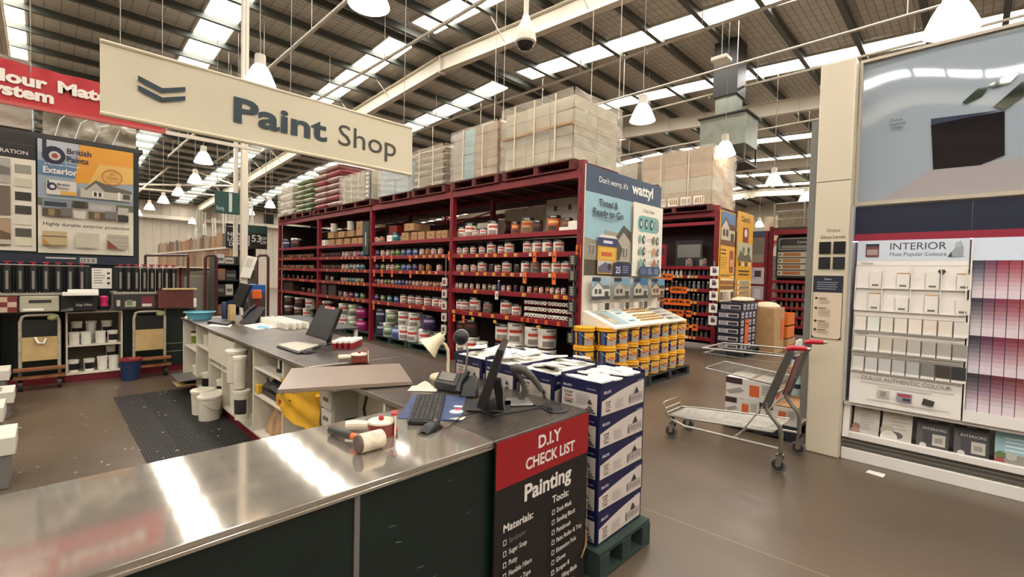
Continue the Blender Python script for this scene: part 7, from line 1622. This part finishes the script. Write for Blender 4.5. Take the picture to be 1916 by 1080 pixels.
mb = MB(); mb.box(-1.5, BY-.035, 1.6, .96, BY-.002, 1.72, M('strip_navy', '#1c2333', .5)); pn = Panel(mb, (-1.5, BY-.035, 1.6), (1, 0, 0), UP); pn.rect(1.5, .07, 1.8, .09, '#b9b6ae').rrect(1.84, .015, 2.02, .095, .01, '#a8a69e').text('12.5 K', 1.93, .035, .045, '#2a2a2c', .015, 'C'); obj('lower_strip', mb, t, 'navy strip below the boards')
# film wrapped stock over the boards
t = thing('wrapped_stock', 'brown film wrapped pallet stock above the left colour board', 'pallet load', (-.7, 9.5, 3.36)); obj('load', MB().box(-1.5, 9.02, 3.361, -.12, 10.1, 4.3, M('brown_film', '#5a4638', .25, var=.3, scale=4, bump=.8, bscale=6)), t, bev=.03); obj('film_wrap', MB().grid(lambda u, v: (-1.5+1.38*u, 9.0+.012*math.sin(30*v+6*u), 3.38+.9*v), 20, 16, M('clear_stretch_film', '#d8cdb9', .18, bump=.7, bscale=7, alpha=.28)), t)
t = thing('wrapped_stock', 'clear film bundle slumped above the orange sky colour board', 'pallet load', (.4, 9.5, 3.36)); obj('load', MB().grid(lambda u, v: (-.02+1.0*u, 9.1+.05*math.sin(9*u)*math.sin(7*v), 3.362+(.62-.25*u+.06*math.sin(12*u))*v), 18, 14, M('cloudy_film', '#8f8676', .22, var=.35, scale=5, bump=.9, bscale=6)).box(0, 9.15, 3.361, .95, 10.0, 3.62, M('brown_film')), t)
mb = MB(); 
for i in range(4): mb.tube([(.1+.2*i, 9.06, 3.37), (.15+.21*i, 9.03, 3.6), (.3+.18*i, 9.06, 3.8-.08*i)], .006, WHITE, 5)
obj('strap', mb, t)
# hand trolleys
def hand_trolley(x0, x1, y, label, bz0, bz1, dark):
    t = thing('hand_trolley', label, 'hand trolley', ((x0+x1)/2, y, 0))
    xc0, xc1 = x0, x1; OW = M('scuffed_orange_timber', '#7f4f2c', .7, var=.3, scale=9); PT = M('paint_splashed_tube', '#a39a86', .5, var=.2, scale=20)
    obj('frame', MB().tube([(xc0, y, .12), (xc0, y, .85), (xc0+.02, y, .925), (xc0+.06, y, .94), (xc1-.06, y, .94), (xc1-.02, y, .925), (xc1, y, .85), (xc1, y, .12)], .017, PT, 10), t)
    obj('panel', MB().box(xc0+.015, y-.012, bz0, xc1-.015, y+.004, bz1, WOODP), t)
    obj('dark_sheet', MB().box(xc0+.02, y+.004, bz1, xc1-.02, y+.014, .88, BLACK), t)
    for z in (.2, .3): obj('platform_board', MB().box(xc0-.06, y-.14, z-.05, xc1+.06, y-.02, z-.02, OW), t)
    for x in (xc0, xc1): obj('wheel', MB().cyl((x-.02, y-.06, .07), (x+.02, y-.06, .07), .07, DGREY, 16), t)
    obj('rag', MB().ball((xc1-.06, y-.02, .9), .05, M('green_stained_rag', '#8a8a5a', .8, bump=.5), 10, 7, (1, .6, .7)), t)
    return t
hand_trolley(-.23, .12, 8.4, 'paint splashed hand trolley with plywood panel at the left end of the bench', .36, .66, 0)
hand_trolley(.88, 1.235, 8.42, 'paint splashed hand trolley with plywood panel behind the blue bin', .38, .68, 0)
obj('cloth_tangle', MB().tube([(-.1, 8.38, .66), (-.07, 8.36, .59), (-.02, 8.36, .58), (.0, 8.37, .64)], .012, WHITE, 7), label='white cloth loop hanging on the plywood panel of the end trolley', cat='cloth')
obj('black_bags', MB().ball((-.05, 8.44, .8), .12, BLACK, 12, 8, (1.1, .25, .5)), label='crumpled black bag strapped in the end hand trolley', cat='bag')
t = thing('mop_bucket', 'blue plastic bin with red rim on the floor before the shelf unit', 'bin', (.83, 8.3, 0))
BB = M('bin_blue', '#1c2f52', .45); cx, cy = .83, 8.3
obj('bin_body', MB().lathe([(.1, 0), (.12, .27), (.112, .27), (.095, .012), (.001, .012)], BB, (cx, cy, .0005), 22, True), t); obj('rim', MB().lathe([(.12, .27), (.13, .275), (.13, .3), (.118, .3), (.112, .272)], M('rim_red', '#8f2a30', .4), (cx, cy, 0), 22, False), t)
# white cartons at the left edge
PCW = M('parcel_white', '#c9c2b4', .5)
for i, (y, z0, z1, xe) in enumerate(((4.95, .245, .37, -.155), (6.3, .17, .3, -.27), (7.1, .165, .28, -.235), (7.75, .29, .4, -.29))):
    t = thing('parcel', ['white labelled parcel nearest the counter on the low stand at the left edge', 'plain white parcel second along the left edge', 'white labelled parcel third along the left edge', 'white labelled parcel farthest along the left edge'][i], 'parcel', (xe-.2, y, z0))
    obj('box_body', MB().box(xe-.45, y-.2, z0, xe, y+.2, z1, PCW), t, bev=.004)
    if i != 1: obj('label', MB().box(xe-.3, y-.12, z1, xe-.09, y+.12, z1+.001, M('label_grey', '#8a8378', .6)), t)
    obj('low_stand', MB().box(xe-.5, y-.18, 0, xe-.03, y+.18, z0-.0005, GREY), label=['grey stand under the parcel nearest the counter', 'grey stand under the plain parcel', 'grey stand under the third parcel', 'grey stand under the farthest parcel'][i], cat='stand', bev=.006)
# ================================================================== hanging signs
SY = 4.0
CRB = M('banner_cream', '#cfc3a8', .6, var=.04, scale=2, bump=.1, bscale=3); SLATE = ink('#22333a')
t = thing('hanging_banner', 'long cream fabric banner reading Paint Shop hung over the counter', 'banner', (1.4, SY, 2.55))
xa, xb, z0, z1 = .25, 2.58, 2.575, 3.035
def bw(u, v): return (xa+(xb-xa)*u, SY+.003*math.sin(5*u+2*v)+.0015*math.sin(17*u), z0+(z1-z0)*v-.006*math.sin(PI*u)*(1-v))
mb = MB(); mb.grid(bw, 40, 8, CRB); obj('fabric', mb, t)
mb = MB(); mb.tube([(xa, SY+.005, z1), (xb, SY+.005, z1)], .014, CRB, 8); mb.tube([(xa, SY+.005, z0), (xb, SY+.005, z0-.0)], .016, CRB, 8); obj('hem_rod', mb, t)
mb = MB()
for x in (xa+.1, (xa+xb)/2, xb-.1): mb.tube([(x, SY, z1), (x+.01, SY, zroof(SY)-.2)], .003, GREY, 5)
obj('suspension_wire', mb, t)
mb = MB(); pn = Panel(mb, (xa, SY-.0065, z0), (1, 0, 0), UP, .0, .0004)
def S(px, py): p = at(px, py, y=SY-.0065); return (p.x-xa, p.z-z0)
a, b = S(437, 225), S(612, 262); capP = S(438, 178)[1]-S(438, 225)[1]
pn.text('Paint', S(437, 226)[0], S(437, 226)[1], capP, SLATE, .028, width=S(612, 262)[0]-S(437, 226)[0])
pn.text('Shop', S(633, 270)[0], S(437, 226)[1], capP, ink('#3a342c'), .0, width=S(741, 290)[0]-S(633, 270)[0])
for dv in (0, S(258, 141)[1]-S(258, 159)[1]):
    q = [S(258, 141), S(304, 165), S(347, 163), S(347, 171), S(302, 174), S(258, 151)]
    pn.poly([(u, v-dv) for u, v in q][::-1], SLATE)
obj('lettering', mb, t, 'dark slate lettering and arrow mark')
# red banner
RY = 7.0; RB = M('banner_red', '#b5242a', .55, var=.08, scale=3, bump=.2, bscale=5)
t = thing('hanging_banner', 'red banner with white colour matching lettering hung before the tinting station', 'banner', (-.1, RY, 3.2))
xa, xb, z0, z1 = -1.5, 1.03, 3.235, 3.66
mb = MB(); mb.grid(lambda u, v: (xa+(xb-xa)*u, RY+.006*math.sin(9*u+v)+.012*(v > .8)*math.sin(60*u), z0+(z1-z0)*v-.02*(v > .9)*abs(math.sin(7*u))), 60, 10, RB); obj('fabric', mb, t)
obj('hem_rod', MB().box(xa, RY-.03, z0-.035, xb, RY+.0, z0+.004, M('rail_red', '#b8504a', .4)), t); obj('carrier_rail', MB().box(xb, RY-.03, z0-.035, 2.1, RY, z0+.01, BEAMW), t)
mb = MB()
for x in (xa+.1, -.1, 1.0, 1.9): mb.tube([(x, RY, z0), (x, RY, zroof(RY)-.2)], .004, GREY, 5)
obj('suspension_wire', mb, t)
mb = MB(); pn = Panel(mb, (0, RY-.02, 0), (1, 0, 0), UP, 0, .0004)
def Q(px, py): p = at(px, py, y=RY-.02); return (p.x, p.z)
W1 = ink('#e6dccf'); h_ = Q(112, 152)[1]-Q(112, 173)[1]
m0 = Q(108, 172); 
pn.text('Matching', m0[0], m0[1], h_, W1, .045, sx=1.25); pn.text('Colour', Q(89, 163)[0], m0[1], h_, W1, .045, 'R', sx=1.2)
s0 = Q(101, 194); pn.text('System', s0[0], s0[1]+.0, h_, W1, .045, 'R', sx=1.15)
obj('lettering', mb, t, 'white bold lettering')
# paper notice on the column
t = thing('notice_sheet', 'white notice sheet tilted on the pale steel column', 'notice', (2.45, 8.8, 1.6))
pq = [at(*p, y=8.8) for p in ((449, 518), (468, 521), (482, 482), (462, 478))]
mb = MB(); mb.hexa([p+Vector((0, .004, 0)) for p in pq], pq, WHITE); obj('sheet', mb, t)
mb = MB(); o_ = pq[0]; pn = Panel(mb, o_, pq[1]-pq[0], pq[3]-pq[0], .002, .0004); Lx = (pq[1]-pq[0]).length; Ly = (pq[3]-pq[0]).length
pn.lines(Lx*.12, Lx*.9, Ly*.85, 6, Ly*.07, Ly*.02, '#7a746a', .3, 5); obj('print', mb, t)

# ================================================================== high bay lamps
LMP = M('lamp_shade_glow', '#fff2dd', .4, emit=LAMP_L*.55); LBULB = M('lamp_bulb_glow', '#fff6e6', .4, emit=LAMP_L*2)
lp = thing('high_bay_lamp', '', 'lamp')
mb = MB(); mb.lathe([(.055, .46), (.075, .45), (.08, .3), (.085, .29)], M('lamp_housing', '#b5ac9c', .45), seg=18); obj('housing', mb, lp)
mb = MB(); mb.lathe([(.085, .29), (.115, .25), (.16, .16), (.2, .06), (.225, .0), (.22, .0), (.195, .06), (.155, .16), (.11, .245)], LMP, seg=24, cap=False); lsd = obj('lamp_shade', mb, lp, 'glowing white bell shade')
obj('bulb', MB().ball((0, 0, .16), .06, LBULB, 12, 8), lsd)
def cable_to(z, zr): return MB().tube([(0, 0, .46), (.004, 0, .62), (-.004, 0, .7), (0, 0, zr-z)], .006, GREY, 6)
wire = obj('cable', MB().tube([(0, 0, .3), (.004, 0, .62), (-.004, 0, .7), (0, 0, 3.1)], .006, GREY, 6), lp)
ls = Stock(lp)
lam = [(2.35, 7.92, 4.45, 'behind the cream banner, near the pale column'), (2.54, 4.85, 4.55, 'at the top edge above the cream banner'), (7.51, 4.25, 4.4, 'over the gap past the big pale load'), (10.8, 4.02, 4.42, 'before the galvanised duct box'), (14.9, 4.13, 4.42, 'over the third rack run'), (18.65, 4.14, 4.42, 'far beyond the cream column'), (6.35, .22, 4.13, 'high above the glossy picture'),
       (3.05, 15.0, 4.45, 'nearest in the row over the flooring aisle'), (3.55, 18.6, 4.42, 'second lamp of the row over the flooring aisle'), (3.72, 22.4, 4.42, 'third lamp of the row over the flooring aisle'), (3.7, 25.6, 4.42, 'fourth lamp of the row over the flooring aisle'), (3.66, 29.2, 4.42, 'fifth lamp of the row over the flooring aisle'), (3.6, 33.0, 4.42, 'sixth and last lamp of the row over the flooring aisle'),
       (6.7, 35.9, 4.42, 'far back near the end wall by the leaning ladders'), (7.22, 22.8, 4.4, 'just past the dark sign over the far rack end'), (7.55, 26.9, 4.42, 'behind the one past the dark sign'), (26.3, 7.9, 4.42, 'tiny over the far stain rack'),
       (2.5, -2.0, 4.5, ''), (7.5, -4.0, 4.5, ''), (-2.5, 1.5, 4.5, ''), (-1.5, -5, 4.5, '')]
for x, y, z, w_ in lam:
    if w_:
        l_ = ls.place((x, y, z), 0, 'bell shaped high bay lamp '+w_, 'high bay lamps')
        for c in l_.children:
            if c.name.startswith('cable'): c.scale.z = (zroof(y)-.004-z)/3.1
# dome camera on its pole
t = thing('dome_camera', 'white dome security camera on a pole hanging from the roof', 'security camera', (4.0, 3.83, 4.3))
p = at(983, 84, z=4.3); DW = M('camera_white', '#d3cbbb', .35)
obj('drop_pole', MB().cyl((p.x, p.y, 4.62), (p.x, p.y, zroof(p.y)-.1), .03, DW, 12), t)
obj('housing', MB().lathe([(.035, .36), (.055, .3), (.1, .2), (.125, .1), (.125, .045), (.11, .03)], DW, (p.x, p.y, 4.28), 24), t)
obj('dome', MB().lathe([(.105, .03), (.085, -.015), (.05, -.04), (.001, -.045)], M('dome_dark', '#1d1a19', .12), (p.x, p.y, 4.28), 24), t)
# flat box fitting on a rod
p = at(1350, 112, z=5.0); t = thing('hanging_antenna', 'small flat pale box hanging on rods under the roof', 'antenna', tuple(p)); obj('box', MB().box(p.x-.12, p.y-.12, p.z-.03, p.x+.12, p.y+.12, p.z+.03, DW), t, bev=.01); obj('rod', MB().cyl((p.x, p.y, p.z+.03), (p.x, p.y, zroof(p.y)-.1), .006, GREY, 6), t)
# thin hanging rods
for px, py, z in ((927, 140, 5.2), (1107, 150, 5.2), (1160, 130, 5.3), (942, 200, 5.0)):
    p = at(px, py, z=z); obj('hanging_rod', MB().cyl((p.x, p.y, 4.4), (p.x, p.y, zroof(p.y)-.1), .006, BEAMW, 6), kind='structure')
# duct
t = thing('roof_duct', 'galvanised air duct box hanging from the roof above the second rack run', 'duct', (12.3, 4.55, 4.5))
obj('plenum', MB().box(12.0, 4.0, 4.95, 12.9, 5.12, 5.72, GALV), t, bev=.01); obj('top_flange', MB().box(11.95, 3.95, 5.722, 12.95, 5.17, 5.76, DGREY), t); obj('neck', MB().box(12.25, 4.35, 5.76, 12.75, 4.85, 6.3, GALV), t); obj('shaft', MB().box(12.2, 4.3, 6.3, 12.8, 4.9, zroof(4.6)-.05, DGREY), t)
mb = MB(); 
for x, y in ((12.0, 4.0), (12.86, 4.0), (12.0, 5.08), (12.86, 5.08)): mb.box(x, y, 4.5, x+.04, y+.04, 4.95, DGREY)
mb.box(11.98, 3.98, 4.48, 12.92, 5.14, 4.53, DGREY); obj('grille_frame', mb, t); obj('damper_flap', MB().hexa([(12.05, 4.1, 4.55), (12.85, 4.1, 4.55), (12.85, 4.12, 4.55), (12.05, 4.12, 4.55)], [(12.05, 4.6, 4.9), (12.85, 4.6, 4.9), (12.85, 4.62, 4.9), (12.05, 4.62, 4.9)], DGREY), t)
# ================================================================== down the hall, beyond the counter
PX = 4.0
t = thing('plank_rack', 'long rack standing timber flooring planks in two tiers, far beyond the counter', 'rack', (PX+.3, 22, 0))
for z in (.35, 1.6, 2.24): obj('shelf', MB().box(PX, 15.5, z-.04, PX+.5, 31, z, BEAMW), t)
obj('tag_rail', MB().box(PX-.01, 15.5, 2.2, PX, 31, 2.26, BEAMW), t); obj('back_board', MB().box(PX+.5, 15.5, 0, PX+.52, 31, 2.6, M('rack_back', '#4a423a', .7)), t)
for y in (20.6, 25.8, 31.0): obj('post', MB().box(PX+.3, y-.04, 0, PX+.4, y+.04, 2.75, RED), t)
pc_ = ['#7f5a38', '#94704a', '#5a5048', '#a3855c', '#6a4a30', '#857562', '#8f5c34', '#4a3e34', '#a07a50', '#74523a', '#805f40', '#968470']
rr = random.Random(8); y = 15.6; k = 0
while y < 30.8:
    w_ = rr.uniform(.24, .46)
    for tier, (za, zb_) in enumerate(((2.242, 2.7), (1.602, 2.2))):
        zb2 = zb_+rr.uniform(-.06, .06)*(tier == 0); c = rr.choice(pc_)
        obj('floor_plank', MB().hexa([(PX+.02, y, za), (PX+.06, y, za), (PX+.06, y+w_-.02, za), (PX+.02, y+w_-.02, za)], [(PX+.03, y, zb2), (PX+.07, y, zb2), (PX+.07, y+w_-.02, zb2), (PX+.03, y+w_-.02, zb2)], M('plank_'+c[1:], c, .5, var=.15, scale=3, stretch=(1, 4, .4))), label='timber flooring plank standing in the %s tier, %s from the near end' % (['upper', 'lower'][tier], ORD[k+1] if k+1 < 27 else 'far side'), cat='plank', group='flooring planks in the far rack, %s tier' % ['upper', 'lower'][tier]) if k < 40 else None
    y += w_; k += 1
for i in range(7):
    y = 17+1.6*i; t = thing('ladder_bundle', 'aluminium ladder leaning over the plank rack, %s from the near end' % ORD[i+1], 'ladder', (PX+.8, y, 2.3), 0, 'ladders leaning over the plank rack')
    for s in (-.2, .2): obj('rail', MB().cyl((PX+.9, y+s, .0), (PX+.9, y+s+.5, 4.0-.12*i), .03, M('aluminium', '#a8a398', .35, .8), 6), t)
    mb = MB()
    for q in range(10): mb.cyl((PX+.9, y-.2+.05*q, .6+.33*q), (PX+.9, y+.2+.05*q, .6+.33*q), .012, M('aluminium'), 5)
    obj('rung', mb, t)
for i, (px, top) in enumerate(((363, 392), (368, 392), (373, 396), (378, 398))):
    a = at(px, 445, y=27); b = at(px+6, top, y=27); obj('metal_tube', MB().cyl((a.x, 27, 0.0), b, .05, M('aluminium'), 8), label='long metal tube standing upright past the plank rack, %s of four' % ORD[i+1], cat='tube', group='upright metal tubes past the plank rack')
# aisle signs
def aisle(px0, py0, px1, py1, y, m, label, fn, name='aisle_sign'):
    a = at(px0, py1, y=y); b = at(px1, py0, y=y); t = thing(name, label, 'sign', ((a.x+b.x)/2, y, a.z)); mb = MB(); mb.box(a.x, y, a.z, b.x, y+.04, b.z, m); pn = Panel(mb, (a.x, y, a.z), (1, 0, 0), UP, .002, .001); fn(pn, b.x-a.x, b.z-a.z); obj('panel', mb, t); mb = MB()
    for x in (a.x+.05, b.x-.05): mb.cyl((x, y+.02, b.z), (x, y+.02, zroof(y)-.004), .006, GREY, 5)
    obj('hanger', mb, t)
SB = M('sign_black', '#16130f', .6)
aisle(423, 420, 451, 464, 15.2, SB, 'black aisle sign with white script lettering left of the pale column', lambda pn, w_, h_: pn.text('NEW', w_*.1, h_*.5, h_*.16, CK, .02).text('LOOK', w_*.1, h_*.3, h_*.16, CK, .02).text('DEPT', w_*.2, h_*.1, h_*.16, CK, .02).rect(w_*.1, h_*.86, w_*.8, h_*.9, '#a8a196'))
aisle(463, 424, 500, 465, 15.2, SB, 'black aisle sign numbered 53 right of the pale column', lambda pn, w_, h_: pn.rect(0, h_*.68, w_, h_, '#1c3a30').text('53', w_*.2, h_*.3, h_*.3, CK, .01).rect(w_*.05, h_*.1, w_*.1, h_*.55, CK).text('NOW', w_*.66, h_*.4, h_*.14, CK, .02, width=w_*.3).text('LOW', w_*.66, h_*.22, h_*.14, CK, .02, width=w_*.3))
aisle(402, 362, 449, 398, 14.0, M('sign_green', '#20443c', .55), 'green hanging department sign beside the pale column', lambda pn, w_, h_: pn.text('Flooring', w_*.06, h_*.15, h_*.18, '#a9bdb4', .01, width=w_*.3).rect(w_*.55, h_*.1, w_*.68, h_*.95, '#c2c9c2'))
aisle(494, 402, 512, 418, 15.9, SB, 'small dark sign on the end of the far rack', lambda pn, w_, h_: None)
# trolley with hoops and goods near the aisle end
t = thing('platform_trolley', 'maroon tube framed platform trolley loaded with goods beyond the far monitor', 'platform trolley', (3.5, 11.5, 0))
for px, yy in ((384, 11.2), (481, 11.2)):
    a = at(px, 478, y=yy); b = at(px+21, 478, y=yy); obj('hoop', MB().tube([(a.x, yy, .2), (a.x, yy, a.z-.05), (a.x+.04, yy, a.z), (b.x-.04, yy, b.z), (b.x, yy, b.z-.05), (b.x, yy, .2)], .03, M('maroon_tube', '#4a2624', .4), 8), t)
a = at(384, 590, y=11.2); b = at(502, 590, y=11.2); obj('platform', MB().box(a.x, 10.9, .2, b.x, 12.0, .27, M('platform_ply', '#6a4f38', .7)), t)
for x in (a.x+.2, b.x-.2): obj('wheel', MB().cyl((x-.03, 11.0, .1), (x+.03, 11.0, .1), .1, DGREY, 12), t)
def gbox(px0, py0, px1, py1, y, m, label, name='carton', cat='box', d_=.3):
    a = at(px0, py1, y=y); b = at(px1, py0, y=y); return obj(name, MB().box(a.x, y, a.z, b.x, y+d_, b.z, m), label=label, cat=cat, bev=.006)
t = thing('tool_shelf', 'dark shelf of boxed tools behind the far end of the counter', 'shelving', (3.1, 12.4, 0))
a = at(402, 600, y=12.5); b = at(452, 480, y=12.5)
obj('back_board', MB().box(a.x, 12.9, 0, b.x, 12.95, b.z, M('rack_back')), t)
for z in (.5, .95, 1.32, 1.7): obj('shelf', MB().box(a.x, 12.45, z-.03, b.x, 12.9, z, DGREY), t)
for x in (a.x, b.x): obj('post', MB().box(x-.02, 12.45, 0, x+.02, 12.95, b.z, DGREY), t)
rr = random.Random(4); k = 0
for z, h_ in ((1.7, .25), (1.32, .28), (.95, .28), (.5, .35)):
    x = a.x+.04
    while x < b.x-.2:
        w_ = rr.uniform(.12, .24); c = rr.choice(['#b9b2a6', '#2e2a28', '#8a5a3a', '#c9c2b6', '#4a4644', '#1f3a6a']); hh_ = h_*rr.uniform(.55, 1); k += 1
        obj('tool_box', MB().box(x, 12.5, z+.001, x+w_, 12.75, z+hh_, ink(c)).box(x+.02, 12.497, z+hh_*.3, x+w_-.02, 12.5, z+hh_*.6, ink('#6a645c')), label='boxed tool, number %s along the dark shelf behind the counter end' % ORD[k], cat='box', group='boxed tools on the dark shelf')
        x += w_+.015
gbox(468, 533, 497, 548, 11.0, M('bright_blue_box', '#24569a', .4), 'bright blue crate on the maroon platform trolley', 'blue_crate', 'crate', .5)
a = at(468, 548, y=11.0); b = at(497, 548, y=11.0)
obj('trestle', MB().box(a.x, 11.0, .271, b.x, 11.5, a.z-.001, M('dark_trestle', '#4a3a30', .7)), label='dark box under the bright blue crate on the trolley', cat='box')
gbox(475, 543, 490, 559, 10.7, M('orange_clamp', '#d9641e', .4), 'orange clamp head standing before the blue crate', 'orange_clamp', 'clamp', .12)
a = at(475, 559, y=10.7); b = at(490, 559, y=10.7); xm = (a.x+b.x)/2
obj('clamp_stand', MB().cyl((xm, 10.76, a.z), (xm, 10.76, .3), .03, DRED, 8).cyl((xm, 10.76, .32), (xm-.3, 10.8, 0), .025, DRED, 8).cyl((xm, 10.76, .32), (xm+.3, 10.8, 0), .025, DRED, 8), label='maroon stand leg under the orange clamp head', cat='stand')
# sheet racks behind the second tinting machine
t = thing('sheet_rack', 'rack of clear and timber sheets behind the second tinting machine', 'rack', (2.3, 13.5, 0))
for i in range(9):
    px = 345+6.2*i; a = at(px, 508+rr.uniform(-6, 10), y=13.5); obj('sheet', MB().box(a.x, 13.5+.04*i, .1, a.x+.42, 13.52+.04*i, a.z, M('sheet_%d' % (i % 4), ['#8a8378', '#a3998a', '#7a6a58', '#98938a'][i % 4], .3)), t)
a = at(272, 478, y=13.2); b = at(352, 478, y=13.2); obj('top_bar', MB().tube([(a.x, 13.2, a.z), (b.x, 13.2, b.z)], .025, M('maroon_tube'), 8), t); 
for x in (a.x, b.x): obj('post', MB().cyl((x, 13.2, 0), (x, 13.2, a.z), .025, M('maroon_tube'), 8), t)
obj('base', MB().box(a.x, 13.1, .0, b.x+.6, 14.0, .1, DGREY), t)
# hall clutter right of the paint shop: long low racks closing the view beyond the third run
t = thing('pallet_rack', 'distant red racking at the far side of the hall', 'rack', (20, 10, 0))
for k in range(5):
    obj('bay_block', MB().box(20.5, 3.5+3*k, .1, 22.0, 6.3+3*k, 2.6, M('distant_goods', '#5a4a40', .7, var=.4, scale=5)), t); obj('upright', MB().box(20.4, 3.35+3*k, 0, 20.5, 3.45+3*k, 3.2, RED), t); obj('load', MB().box(20.6, 3.7+3*k, 3.2, 21.8, 6.0+3*k, 4.2, M('distant_load', '#a08c72', .7, var=.3, scale=3)), t)
obj('deck_beam', MB().box(20.4, 3.4, 3.05, 20.5, 18.4, 3.2, RED), t)
